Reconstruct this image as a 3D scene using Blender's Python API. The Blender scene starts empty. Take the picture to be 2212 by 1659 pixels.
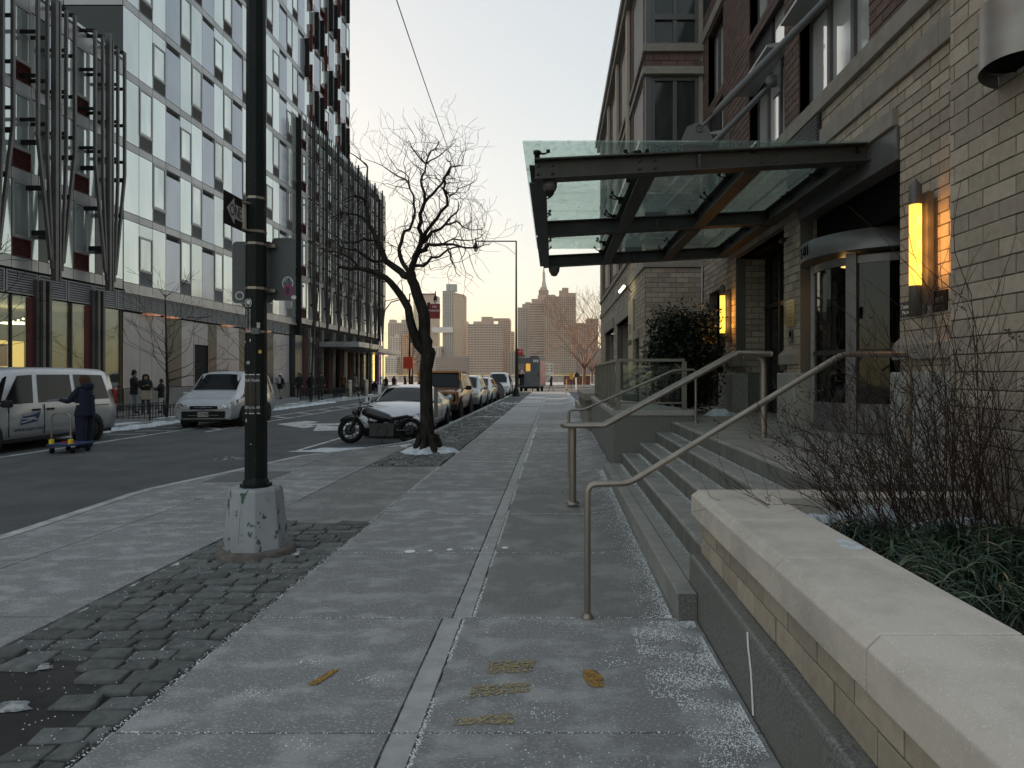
import bpy, bmesh, math, random
from mathutils import Vector, Matrix, Euler
R = random.Random(7)
pi = math.pi
col = bpy.context.scene.collection
scene = bpy.context.scene

# ------------------------------------------------------------------ camera, sky, sun, exposure
cam_d = bpy.data.cameras.new('camera')
cam = bpy.data.objects.new('camera', cam_d); col.objects.link(cam)
cam.location = (0, 0, 1.6); cam.rotation_euler = (pi/2, 0, 0)
cam_d.sensor_width = 36; cam_d.lens = 22.785
cam_d.shift_x = -91/2212; cam_d.shift_y = -21.5/2212
cam_d.clip_start = 0.05; cam_d.clip_end = 8000
scene.camera = cam

SUN_EL, SUN_AZ = math.radians(5.5), math.radians(-47)      # azimuth from +Y, negative = to the left
world = bpy.data.worlds.new('World'); scene.world = world; world.use_nodes = True
wn = world.node_tree; wn.nodes.clear()
sky = wn.nodes.new('ShaderNodeTexSky'); sky.sky_type = 'NISHITA'; sky.sun_disc = False
sky.sun_elevation = SUN_EL; sky.sun_rotation = SUN_AZ
sky.air_density = 1.0; sky.dust_density = 1.6; sky.ozone_density = 1.0
hs = wn.nodes.new('ShaderNodeHueSaturation'); hs.inputs['Saturation'].default_value = 1.7
gm = wn.nodes.new('ShaderNodeGamma'); gm.inputs['Gamma'].default_value = 0.24
bg = wn.nodes.new('ShaderNodeBackground'); bg.inputs['Strength'].default_value = 0.15
wo = wn.nodes.new('ShaderNodeOutputWorld')
wn.links.new(sky.outputs[0], gm.inputs[0]); wn.links.new(gm.outputs[0], hs.inputs['Color'])
wb = wn.nodes.new('ShaderNodeMix'); wb.data_type = 'RGBA'; wb.blend_type = 'MULTIPLY'; wb.inputs[0].default_value = 1; wb.inputs[7].default_value = (1.04, 1.0, .965, 1)      # the phone's white balance
wn.links.new(hs.outputs[0], wb.inputs[6]); wn.links.new(wb.outputs[2], bg.inputs[0]); wn.links.new(bg.outputs[0], wo.inputs[0])
sd = bpy.data.lights.new('sun', 'SUN'); sd.energy = 2.2; sd.angle = math.radians(0.5); sd.color = (1.0, 0.70, 0.45)
so = bpy.data.objects.new('sun', sd); col.objects.link(so)
sv = Vector((math.sin(SUN_AZ)*math.cos(SUN_EL), math.cos(SUN_AZ)*math.cos(SUN_EL), math.sin(SUN_EL)))
so.rotation_euler = sv.to_track_quat('Z', 'Y').to_euler(); so.location = (0, 0, 60)
scene.view_settings.view_transform = 'Standard'; scene.view_settings.look = 'None'
scene.view_settings.gamma = 1; scene.view_settings.use_curve_mapping = False
scene.view_settings.exposure = 2.25

# pixel of the 2212-wide view -> point at depth Y, or on a level z
def W(x, y, Y): return Vector(((x-1197)*Y/1400, Y, 1.6-(y-808)*Y/1400))
def G(x, y, z=0.0):
    Y = 1400*(1.6-z)/(y-808); return Vector(((x-1197)*Y/1400, Y, z))
def cl(a, lo=0.0, hi=1.0): return max(lo, min(hi, a))
def ss(a): a = cl(a); return a*a*(3-2*a)
def gz(X, Y):     # the walk warps up towards the entrance steps
    return 0.09*ss((X-.25)/.6)*cl((Y-4.2)/6.2)*(1-ss((Y-30)/28))

# ------------------------------------------------------------------ mesh builder
class MB:
    def __init__(s): s.v = []; s.f = []; s.m = []; s.sm = []
    def add(s, vs, fs, m=0, smooth=False):
        b = len(s.v); s.v.extend([tuple(p) for p in vs])
        for f in fs: s.f.append(tuple(i+b for i in f)); s.m.append(m); s.sm.append(smooth)
    def box(s, x0, x1, y0, y1, z0, z1, m=0):
        s.add([(x0,y0,z0),(x1,y0,z0),(x1,y1,z0),(x0,y1,z0),(x0,y0,z1),(x1,y0,z1),(x1,y1,z1),(x0,y1,z1)],
              [(0,3,2,1),(4,5,6,7),(0,1,5,4),(1,2,6,5),(2,3,7,6),(3,0,4,7)], m); return s
    def hexa(s, b, t, m=0):      # bottom quad and top quad, counter-clockwise from above
        s.add(list(b)+list(t), [(0,3,2,1),(4,5,6,7),(0,1,5,4),(1,2,6,5),(2,3,7,6),(3,0,4,7)], m); return s
    def quad(s, a, b, c, d, m=0): s.add([a,b,c,d], [(0,1,2,3)], m); return s
    def poly(s, pts, m=0): s.add(pts, [tuple(range(len(pts)))], m); return s
    def prism(s, pts, h, m=0):   # 3-d outline, extruded by vector h
        n = len(pts); h = Vector(h); p = [Vector(q) for q in pts]
        s.add(p+[q+h for q in p], [tuple(range(n-1,-1,-1)), tuple(range(n,2*n))]+[(i,(i+1)%n,(i+1)%n+n,i+n) for i in range(n)], m); return s
    def path(s, pts, r, n=8, m=0, caps=True, smooth=True, roll=0.0):
        P = [Vector(p) for p in pts]; rr = r if isinstance(r, (list, tuple)) else [r]*len(P)
        rings = []; N = None
        for i, p in enumerate(P):
            if i == 0: t = P[1]-P[0]
            elif i == len(P)-1: t = P[-1]-P[-2]
            else: t = (P[i+1]-p).normalized()+(p-P[i-1]).normalized()
            if t.length < 1e-9: t = Vector((0,0,1))
            t.normalize()
            if N is None:
                N = t.cross(Vector((0,0,1)))
                if N.length < 0.05: N = Vector((1,0,0))
            N = (N - t*N.dot(t))
            if N.length < 1e-6: N = t.orthogonal()
            N.normalize(); B = t.cross(N)
            rings.append([p+(N*math.cos(2*pi*k/n+roll)+B*math.sin(2*pi*k/n+roll))*rr[i] for k in range(n)])
        vs = [q for ring in rings for q in ring]; fs = []
        for i in range(len(P)-1):
            for k in range(n): fs.append((i*n+k, i*n+(k+1)%n, (i+1)*n+(k+1)%n, (i+1)*n+k))
        s.add(vs, fs, m, smooth)
        if caps:
            s.add(rings[0], [tuple(range(n-1,-1,-1))], m); s.add(rings[-1], [tuple(range(n))], m)
        return s
    def tube(s, a, b, r0, r1=None, n=8, m=0, caps=True, smooth=True): return s.path([a,b], [r0, r0 if r1 is None else r1], n, m, caps, smooth)
    def lathe(s, prof, c=(0,0,0), n=24, m=0, axis='Z', smooth=True, a0=0.0, a1=2*pi):
        c = Vector(c); full = abs(a1-a0-2*pi) < 1e-6; k = n if full else n+1; vs = []
        for (r, h) in prof:
            for i in range(k):
                a = a0+(a1-a0)*i/n; u, w = r*math.cos(a), r*math.sin(a)
                vs.append(c+(Vector((u,w,h)) if axis == 'Z' else Vector((h,u,w)) if axis == 'X' else Vector((w,h,u))))
        fs = []
        for j in range(len(prof)-1):
            for i in range(n): fs.append((j*k+i, j*k+(i+1)%k, (j+1)*k+(i+1)%k, (j+1)*k+i))
        s.add(vs, fs, m, smooth); return s
    def xform(s, M):
        s.v = [tuple(M@Vector(p)) for p in s.v]; return s
    def build(s, name, mats, parent=None, bevel=0, seg=2, world=True, smooth=None, sub=0, label=None, kind=None):
        me = bpy.data.meshes.new(name)
        off = parent.location if (parent is not None and world) else Vector((0,0,0))
        if parent is not None and world and parent.parent is not None: off = off + parent.parent.location
        me.from_pydata([(p[0]-off[0], p[1]-off[1], p[2]-off[2]) for p in s.v], [], s.f)
        if not isinstance(mats, (list, tuple)): mats = [mats]
        for q in mats: me.materials.append(q)
        me.polygons.foreach_set('material_index', s.m)
        me.polygons.foreach_set('use_smooth', [bool(x) if smooth is None else smooth for x in s.sm])
        me.update()
        o = bpy.data.objects.new(name, me); col.objects.link(o)
        if parent is not None: o.parent = parent
        if bevel:
            b = o.modifiers.new('bevel', 'BEVEL'); b.width = bevel; b.segments = seg; b.limit_method = 'ANGLE'; b.angle_limit = 0.6
        if sub:
            q = o.modifiers.new('sub', 'SUBSURF'); q.levels = sub; q.render_levels = sub
        if label: o['label'] = label
        if kind: o['kind'] = kind
        return o
def box(x0,x1,y0,y1,z0,z1): return MB().box(x0,x1,y0,y1,z0,z1)
def thing(name, label, cat, loc=(0,0,0), group=None, kind=None, rz=0):
    o = bpy.data.objects.new(name, None); col.objects.link(o); o.location = loc; o.rotation_euler = (0,0,rz)
    o.empty_display_size = 0.2
    if label: o['label'] = label
    if cat: o['category'] = cat
    if group: o['group'] = group
    if kind: o['kind'] = kind
    return o
def tag(o, label, cat, group=None, kind=None):
    o['label'] = label
    if cat: o['category'] = cat
    if group: o['group'] = group
    if kind: o['kind'] = kind
    return o
def inst(src, parent, loc=(0,0,0), rot=(0,0,0), scl=(1,1,1), mat=None, name=None):    # a linked copy sharing mesh data
    o = src.copy(); col.objects.link(o); o.parent = parent; o.location = loc; o.rotation_euler = rot; o.scale = scl
    if name: o.name = name
    return o
def copy_tree(o, parent=None):
    c = o.copy(); col.objects.link(c); c.parent = parent
    for ch in list(o.children): copy_tree(ch, c)
    return c
def text_mb(body, size, ext=0.002):
    cu = bpy.data.curves.new('t', 'FONT'); cu.body = body; cu.size = size; cu.extrude = ext; cu.align_x = 'CENTER'; cu.align_y = 'CENTER'; cu.resolution_u = 3
    o = bpy.data.objects.new('t', cu); col.objects.link(o)
    dg = bpy.context.evaluated_depsgraph_get(); me = bpy.data.meshes.new_from_object(o.evaluated_get(dg))
    mb = MB(); mb.add([v.co.copy() for v in me.vertices], [tuple(p.vertices) for p in me.polygons])
    bpy.data.objects.remove(o); bpy.data.curves.remove(cu); bpy.data.meshes.remove(me)
    return mb
def place(mb, origin, xdir, ydir):     # map text plane (x,y) onto a surface
    x = Vector(xdir).normalized(); y = Vector(ydir).normalized(); z = x.cross(y); M = Matrix((x, y, z)).transposed().to_4x4(); M.translation = Vector(origin)
    return mb.xform(M)

# ------------------------------------------------------------------ materials
MAT = {}
def N(nt, t, **k):
    n = nt.nodes.new(t)
    for a, b in k.items():
        if a in n.inputs: n.inputs[a].default_value = b
        else: setattr(n, a, b)
    return n
def mat(name, c, rough=0.6, metal=0.0, c2=None, sc=6.0, bump=0.0, bsc=60.0, rnd=0.0, spec=0.5, emit=None, es=0.0, stretch=(1,1,1), c3=None, sc3=1.0, th3=0.55, w3=0.12, det=4.0, alpha=None, rvar=0.0, th2=0.5, w2=0.15, coat=0.0, trans=0.0, ior=1.45):
    if name in MAT: return MAT[name]
    m = bpy.data.materials.new(name); m.use_nodes = True; MAT[name] = m; nt = m.node_tree; L = nt.links
    b = nt.nodes['Principled BSDF']
    b.inputs['Roughness'].default_value = rough; b.inputs['Metallic'].default_value = metal; b.inputs['Specular IOR Level'].default_value = spec
    b.inputs['Coat Weight'].default_value = coat; b.inputs['Coat Roughness'].default_value = 0.06
    b.inputs['Transmission Weight'].default_value = trans; b.inputs['IOR'].default_value = ior
    b.inputs['Base Color'].default_value = (*c, 1)
    geo = None
    def pos(scale):
        nonlocal geo
        if geo is None: geo = N(nt, 'ShaderNodeNewGeometry')
        vm = N(nt, 'ShaderNodeVectorMath', operation='MULTIPLY'); L.new(geo.outputs['Position'], vm.inputs[0]); vm.inputs[1].default_value = stretch
        t = N(nt, 'ShaderNodeTexNoise', Scale=scale, Detail=det, Roughness=0.6); L.new(vm.outputs[0], t.inputs['Vector']); return t
    cur = None
    if c2 is not None:
        t = pos(sc); mr = N(nt, 'ShaderNodeMapRange'); mr.inputs['From Min'].default_value = th2-w2; mr.inputs['From Max'].default_value = th2+w2; L.new(t.outputs['Fac'], mr.inputs['Value'])
        mx = N(nt, 'ShaderNodeMix', data_type='RGBA'); mx.inputs[6].default_value = (*c, 1); mx.inputs[7].default_value = (*c2, 1)
        L.new(mr.outputs[0], mx.inputs[0]); cur = mx.outputs[2]
        if rvar:
            m2 = N(nt, 'ShaderNodeMapRange'); m2.inputs['To Min'].default_value = rough; m2.inputs['To Max'].default_value = rough+rvar; L.new(mr.outputs[0], m2.inputs['Value']); L.new(m2.outputs[0], b.inputs['Roughness'])
    if c3 is not None:
        t = pos(sc3); mr = N(nt, 'ShaderNodeMapRange'); mr.inputs['From Min'].default_value = th3-w3; mr.inputs['From Max'].default_value = th3+w3; L.new(t.outputs['Fac'], mr.inputs['Value'])
        mx = N(nt, 'ShaderNodeMix', data_type='RGBA'); mx.inputs[7].default_value = (*c3, 1)
        if cur: L.new(cur, mx.inputs[6])
        else: mx.inputs[6].default_value = (*c, 1)
        L.new(mr.outputs[0], mx.inputs[0]); cur = mx.outputs[2]
    if rnd:
        oi = N(nt, 'ShaderNodeObjectInfo'); mr = N(nt, 'ShaderNodeMapRange'); mr.inputs['To Min'].default_value = 1-rnd; mr.inputs['To Max'].default_value = 1+rnd
        L.new(oi.outputs['Random'], mr.inputs['Value']); vm = N(nt, 'ShaderNodeVectorMath', operation='SCALE')
        if cur: L.new(cur, vm.inputs[0])
        else: vm.inputs[0].default_value = c
        L.new(mr.outputs[0], vm.inputs['Scale']); cur = vm.outputs[0]
    if cur: L.new(cur, b.inputs['Base Color'])
    if bump:
        t = pos(bsc); bp = N(nt, 'ShaderNodeBump', Strength=bump, Distance=0.01); L.new(t.outputs['Fac'], bp.inputs['Height']); L.new(bp.outputs[0], b.inputs['Normal'])
    if emit is not None:
        b.inputs['Emission Color'].default_value = (*emit, 1); b.inputs['Emission Strength'].default_value = es
    if alpha is not None:
        t = pos(alpha[0]); mr = N(nt, 'ShaderNodeMapRange'); mr.inputs['From Min'].default_value = alpha[1]-.08; mr.inputs['From Max'].default_value = alpha[1]+.08; L.new(t.outputs['Fac'], mr.inputs['Value']); L.new(mr.outputs[0], b.inputs['Alpha'])
    return m
def g(v): return (v, v, v)
# ground
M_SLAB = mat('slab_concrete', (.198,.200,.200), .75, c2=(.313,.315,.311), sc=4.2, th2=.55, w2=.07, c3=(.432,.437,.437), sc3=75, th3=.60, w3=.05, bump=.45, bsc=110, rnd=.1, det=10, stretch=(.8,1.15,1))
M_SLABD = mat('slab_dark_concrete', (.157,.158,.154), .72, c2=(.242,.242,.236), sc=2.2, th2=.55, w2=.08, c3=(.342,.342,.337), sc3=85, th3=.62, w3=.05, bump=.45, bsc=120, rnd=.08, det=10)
M_BAND = mat('edge_concrete', (.300,.300,.292), .8, c2=(.405,.405,.398), sc=7, bump=.3, bsc=90, rnd=.08, det=6)
M_SLABG = mat('slab_far_glare', (.33,.335,.335), .8, c2=(.42,.43,.43), sc=1.1, c3=(.24,.245,.245), sc3=4, th3=.58, w3=.08, bump=.3, bsc=60, rnd=.08, det=8)  # bright glare on the distant walk, put into a paler slab colour
M_JOINT = mat('joint_filler', (.07,.07,.07), .9, c2=(.6,.62,.62), sc=9, th2=.5, w2=.06, det=6)
M_CURB = mat('curb_concrete', (.262,.268,.262), .8, c2=(.476,.488,.476), sc=4, bump=.3, rnd=.08)
M_ROAD = mat('asphalt', (.066,.069,.071), .85, c2=(.10,.103,.105), sc=1.1, th2=.52, w2=.12, c3=(.20,.205,.21), sc3=60, th3=.63, w3=.05, bump=.6, bsc=220, det=8)
M_PAINT = mat('road_paint', (.55,.56,.56), .8, c2=(.22,.23,.23), sc=5, th2=.56, w2=.08, det=6)
M_COB = mat('granite_cobble', (.079,.085,.082), .78, c2=(.138,.143,.138), sc=14, bump=.9, bsc=45, rnd=.28, det=6)
M_COBBED = mat('cobble_bed', (.022,.022,.021), .95, c2=(.32,.33,.33), sc=2.6, th2=.64, w2=.05, bump=.5, det=7)
M_ICE = mat('dark_ice', (.016,.016,.017), .35, c2=(.04,.038,.036), sc=3, c3=(.4,.4,.4), sc3=6, th3=.72, w3=.03, bump=.25, bsc=18, det=6)
M_SNOW = mat('snow', (.62,.66,.70), .8, c2=(.34,.36,.38), sc=9, th2=.6, bump=.8, bsc=30, det=6)
M_SNOWG = mat('grey_crusted_snow', (.38,.39,.40), .9, c2=(.16,.16,.165), sc=22, th2=.5, w2=.08, bump=1, bsc=40, det=8)
M_SALT = mat('salt_grains', (.78,.80,.80), .6)
M_ORANGE = mat('utility_paint', (.45,.24,.05), .9, c2=(.25,.15,.05), sc=25, alpha=(70, .45))
M_YFADE = mat('faded_yellow_paint', (.33,.27,.15), .9, alpha=(55, .52))
M_GRAN = mat('granite_dark', (.101,.101,.095), .5, c2=(.216,.216,.203), sc=75, w2=.1, det=3, c3=(.163,.163,.148), sc3=2, bump=.1, bsc=120)
M_GRANL = mat('granite_light', (.240,.240,.225), .6, c2=(.420,.420,.390), sc=70, w2=.1, det=3, bump=.15, bsc=120)
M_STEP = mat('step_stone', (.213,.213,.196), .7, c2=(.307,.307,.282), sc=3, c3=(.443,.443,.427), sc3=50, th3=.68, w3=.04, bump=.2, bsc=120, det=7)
M_COPING = mat('cast_stone', (.60,.54,.47), .75, c2=(.44,.40,.35), sc=2.4, th2=.54, w2=.1, c3=(.72,.69,.63), sc3=120, th3=.62, w3=.05, bump=.3, bsc=170, rnd=.05, det=9)
M_TRIM = mat('stone_trim', (.231,.210,.182), .75, c2=(.294,.266,.231), sc=5, bump=.2, bsc=100, rnd=.06)
# bricks
def brickset(n, cols, r=.8):
    return [mat('%s_%d' % (n, i), c, r, c2=tuple(x*.82 for x in c), sc=18, bump=.3, bsc=120, det=5) for i, c in enumerate(cols)]
B_TAN = brickset('tan_brick', [(.44,.375,.30), (.39,.335,.265), (.49,.42,.335), (.35,.30,.245)])
B_RED = brickset('red_brick', [(.155,.10,.085), (.14,.09,.077), (.17,.11,.094), (.125,.083,.072)])
M_MORT = mat('mortar_dark', (.13,.12,.105), .9)
M_MORTR = mat('mortar_red', (.05,.035,.032), .9)
# metal, glass
M_STEEL = mat('brushed_steel', (.33,.29,.25), .42, .8, c2=(.25,.22,.19), sc=5, stretch=(1,1,.3), bump=.05, bsc=80)
M_PAINTST = mat('painted_steel', (.055,.055,.050), .55, .1, spec=.3, c2=(.07,.07,.064), sc=4, bump=.08, bsc=60)
M_ROD = mat('grey_rod', (.12,.12,.122), .5, .2)
M_ALU = mat('window_aluminium', (.10,.10,.10), .45, .3)
M_DARKALU = mat('dark_frame', (.035,.036,.037), .45, .2)
M_DOORFR = mat('door_frame_metal', (.20,.20,.205), .45, .5, c2=(.165,.165,.17), sc=3)
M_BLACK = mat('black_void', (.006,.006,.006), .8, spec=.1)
M_BLACKP = mat('black_plastic', (.013,.013,.014), .55, spec=.3)
M_DGL = mat('dark_glass', (.010,.012,.013), .05, 0, spec=.45)
M_GLV = mat('vehicle_glass', (.010,.012,.013), .05, spec=.3)
M_WHITE = mat('white_paint', (.75,.75,.73), .5)
# ------------------------------------------------------------------ special materials
def glass_mat(name, tint, glossc=(.9,.95,.95), diff=(.3,.36,.34), dw=.12, rough=.02, fmin=.08, fmax=.9, bump=0.0, spots=False):
    m = bpy.data.materials.new(name); m.use_nodes = True; nt = m.node_tree; nt.nodes.clear(); L = nt.links
    tr = N(nt, 'ShaderNodeBsdfTransparent'); tr.inputs[0].default_value = (*tint, 1)
    gl = N(nt, 'ShaderNodeBsdfGlossy', Roughness=rough); gl.inputs['Color'].default_value = (*glossc, 1)
    df = N(nt, 'ShaderNodeBsdfTranslucent'); df.inputs[0].default_value = (*diff, 1)
    d2 = N(nt, 'ShaderNodeBsdfDiffuse'); d2.inputs[0].default_value = (*diff, 1)
    md = N(nt, 'ShaderNodeMixShader'); md.inputs[0].default_value = .5; L.new(df.outputs[0], md.inputs[1]); L.new(d2.outputs[0], md.inputs[2])
    m1 = N(nt, 'ShaderNodeMixShader'); m1.inputs[0].default_value = dw; L.new(tr.outputs[0], m1.inputs[1]); L.new(md.outputs[0], m1.inputs[2])
    if spots:
        geo = N(nt, 'ShaderNodeNewGeometry'); no = N(nt, 'ShaderNodeTexNoise', Scale=16.0, Detail=5.0); L.new(geo.outputs['Position'], no.inputs['Vector'])
        mr = N(nt, 'ShaderNodeMapRange'); mr.inputs['From Min'].default_value = .52; mr.inputs['From Max'].default_value = .7; mr.inputs['To Min'].default_value = dw; mr.inputs['To Max'].default_value = dw+.28
        L.new(no.outputs['Fac'], mr.inputs['Value']); L.new(mr.outputs[0], m1.inputs[0])
    lw = N(nt, 'ShaderNodeLayerWeight', Blend=.5); mr = N(nt, 'ShaderNodeMapRange'); mr.inputs['To Min'].default_value = fmin; mr.inputs['To Max'].default_value = fmax
    pw = N(nt, 'ShaderNodeMath', operation='POWER'); pw.inputs[1].default_value = 3.0
    L.new(lw.outputs['Facing'], pw.inputs[0]); L.new(pw.outputs[0], mr.inputs['Value'])
    m2 = N(nt, 'ShaderNodeMixShader'); L.new(mr.outputs[0], m2.inputs[0]); L.new(m1.outputs[0], m2.inputs[1]); L.new(gl.outputs[0], m2.inputs[2])
    o = N(nt, 'ShaderNodeOutputMaterial'); L.new(m2.outputs[0], o.inputs[0]); MAT[name] = m
    return m
M_CGL = glass_mat('canopy_glass', (.85,.94,.90), diff=(.62,.70,.66), dw=.13, fmin=.05, fmax=.45, spots=True)
M_RGL = glass_mat('clear_glass', (.80,.86,.85), dw=.05, fmin=.06, fmax=.7)
M_DOORGL = glass_mat('door_glass', (.30,.31,.31), dw=.01, fmin=.04, fmax=.35)
M_SHOPGL = glass_mat('shop_glass', (.55,.62,.60), dw=.05, fmin=.10, fmax=.8, diff=(.25,.3,.3))
def refl(name, c, rough, metal, bump=.03, var=.0, c2=None, rnd=0.0):
    return mat(name, c, rough, metal, c2=c2, sc=.9, bump=bump, bsc=1.1, rnd=rnd, spec=.6, det=2, stretch=(1,1,.35))
F_PALE = refl('pale_glass_panel', (.66,.71,.71), .09, .70, c2=(.58,.64,.63), rnd=.15, bump=.07)
F_WIN = refl('window_pane', (.74,.79,.77), .05, .70, bump=.16, c2=(.52,.58,.57), rnd=.2)
F_BLUE = refl('blue_grey_panel', (.40,.43,.49), .16, .55, c2=(.35,.38,.44), rnd=.08)
F_BAND = refl('grey_floor_band', (.36,.36,.37), .3, .4, c2=(.29,.29,.30), rnd=.06)
F_FRAME = mat('facade_frame', (.26,.265,.27), .4, .5)
F_LOUV = mat('grey_louvre', (.25,.25,.255), .5, .3)
F_LBACK = mat('louvre_back', (.05,.05,.052), .8)
F_REDL = mat('dark_red_louvre', (.085,.022,.02), .5, .1)
F_RED = mat('dark_red_metal', (.075,.014,.012), .6, spec=.3)
F_POST = mat('facade_post', (.105,.10,.10), .45, .4, c2=(.07,.07,.07), sc=1)
F_POSTD = mat('dark_facade_post', (.02,.02,.02), .6, .1, spec=.2)
F_DARK = mat('dark_core', (.013,.013,.014), .75, spec=.2)
F_GPANEL = mat('pale_ground_panel', (.30,.295,.31), .35, .2, c2=(.25,.245,.26), sc=.8, rnd=.1)
F_GDARK = mat('dark_ground_panel', (.045,.05,.052), .25, .2, rnd=.2)
F_PLINTH = mat('concrete_plinth', (.19,.185,.175), .8, c2=(.14,.135,.13), sc=1.5, bump=.2)
M_WARM = mat('warm_lit_interior', (.5,.33,.12), .7, emit=(1,.56,.14), es=.55)

# ------------------------------------------------------------------ ground
road = box(-250, 250, -60, 128, -.6, -.15).build('road', M_ROAD); road['kind'] = 'structure'
wat = mat('river_water', (.10,.12,.13), .12, bump=.4, bsc=.5)
MB().poly([(-1290,128.2,-3), (1290,128.2,-3), (1290,2190,-3), (-1290,2190,-3)]).build('river', wat)['kind'] = 'structure'
MB().poly([(-1290,2190,-2), (1290,2190,-2), (1290,2690,-2), (-1290,2690,-2)]).build('far_shore', mat('far_ground', (.1,.1,.1), .9))['kind'] = 'structure'
# river-side path, low parapet
pk = thing('riverside_path', None, None, (0,84,0), kind='structure')
box(-120, 120, 84, 127.9, -.14, -.02).build('pavement', M_CURB, pk)
def XL(Y):     # left edge (kerb line) of the near walk: bulb-out, then the parking bay
    P = [(-8,-5.3),(6.5,-5.5),(8.9,-5.72),(11.1,-5.3),(12.7,-5.02),(13.8,-4.3),(15.2,-3.55),(16.5,-3.42),(90,-3.42)]
    for (a, xa), (b, xb) in zip(P, P[1:]):
        if Y <= b: return xa+(xb-xa)*(Y-a)/(b-a)
    return P[-1][1]
YEND = 60.0
walk = thing('sidewalk', None, None, (0,0,0), kind='structure')
# base sheet under the slabs: shows in the joints
mb = MB(); ys = [-8+.5*i for i in range(int((YEND+8)/.5)+1)]; xs = [-5.9,-3.24,-1.97,-.54,.2,.4,.6,.8,.95,1.3]
for i in range(len(ys)-1):
    for j in range(len(xs)-1):
        def P(X, Y): X = max(X, XL(Y)); return (X, Y, gz(X,Y)-.022)
        if max(XL(ys[i]), XL(ys[i+1])) >= xs[j+1]: continue
        mb.quad(P(xs[j],ys[i]), P(xs[j+1],ys[i]), P(xs[j+1],ys[i+1]), P(xs[j],ys[i+1]))
mb.build('joint_bed', M_JOINT, walk)
def slab(X0, X1, Y0, Y1, m, g_=.007, clipl=False, name='slab'):
    mb = MB(); n = max(1, int((Y1-Y0)/.5)); k = 8 if X1 > .5 else 1
    w = R.uniform(-.002,.002)
    for i in range(n):
        ya = Y0+g_+(Y1-Y0-2*g_)*i/n; yb = Y0+g_+(Y1-Y0-2*g_)*(i+1)/n
        for j in range(k):
            def P(t, Y, dz=0):
                a = max(X0, XL(Y)+.15) if clipl else X0
                X = a+g_+(X1-a-2*g_)*t; return (X, Y, gz(X,Y)+w+dz)
            if clipl and (XL(ya)+.15 > X1-.05 or XL(yb)+.15 > X1-.05): continue
            A, B_, C, D = P(j/k,ya), P((j+1)/k,ya), P((j+1)/k,yb), P(j/k,yb)
            mb.quad(A, B_, C, D)
            dn = lambda p: (p[0],p[1],p[2]-.03)
            if i == 0: mb.quad(dn(A), dn(B_), B_, A)
            if i == n-1: mb.quad(dn(C), dn(D), D, C)
            if j == 0: mb.quad(dn(D), dn(A), A, D)
            if j == k-1: mb.quad(dn(B_), dn(C), C, B_)
    if mb.f: return mb.build(name, m, walk)
rows = [1.35, 2.89, 4.255, 5.80, 7.42, 8.80, 10.35] + [10.35+1.5*i for i in range(1,34)]
for a, b in zip(rows, rows[1:]):
    b = min(b, YEND)
    if a >= b: continue
    x2 = -.60 if a < 4 else -.54
    slab(-1.97, x2-.13, a, b, M_SLAB if a < 17 or R.random() < .4 else M_SLABG); slab(x2-.13, x2, a, b, M_BAND, name='edge_strip')
    x3 = .86 if a >= 4.2 and a < 10.3 else .925
    if a < 4.2 or a >= 10.3:
        slab(x2, .93, a, b, M_SLAB if a < 4 or 10 < a < 17 or (a > 17 and R.random() < .4) else M_SLABG)
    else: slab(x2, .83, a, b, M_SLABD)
r2 = [1.6, 2.95, 4.27, 5.56, 6.95, 8.3, 9.8, 11.2]
for a, b in zip(r2, r2[1:]):
    for X0, X1 in ((-5.9,-4.55), (-4.55,-3.24)):
        slab(X0, X1, a, b, M_SLAB, clipl=True)
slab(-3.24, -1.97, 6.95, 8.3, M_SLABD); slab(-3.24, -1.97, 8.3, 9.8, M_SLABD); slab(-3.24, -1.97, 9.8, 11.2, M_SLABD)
for a, b in ((11.2,12.7),(12.7,14.2)):
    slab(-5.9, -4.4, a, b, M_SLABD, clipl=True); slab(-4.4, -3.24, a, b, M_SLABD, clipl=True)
# kerb stones following the edge
y = -6.0
while y < YEND:
    L_ = 1.0 if y < 20 else 2.4
    n = 3; mb = MB(); pts = [y+.006+(L_-.012)*i/n for i in range(n+1)]
    for a, b in zip(pts, pts[1:]):
        xa, xb = XL(a), XL(b)
        mb.hexa([(xa,a,-.3),(xa+.145,a,-.3),(xb+.145,b,-.3),(xb,b,-.3)], [(xa+.012,a,.004),(xa+.145,a,.004),(xb+.145,b,.004),(xb+.012,b,.004)])
    mb.build('kerb_stone', M_CURB, walk); y += L_
# faint sawn joints and the wall-side seam
box(.93, 1.02, 10.4, YEND-.05, -.1, .02).build('wall_strip', M_BAND, walk) if False else None
# detectable warning mat near the kerb
mb = MB(); mb.box(-5.2, -4.3, 9.6, 10.6, .002, .008)
for i in range(14):
    for j in range(15): mb.lathe([(.016,.008),(.011,.014),(0,.015)], (-5.15+i*.0615, 9.65+j*.062, 0), 6)
mb.build('tactile_mat', mat('tactile_grey', (.13,.13,.13), .8), walk)

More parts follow.
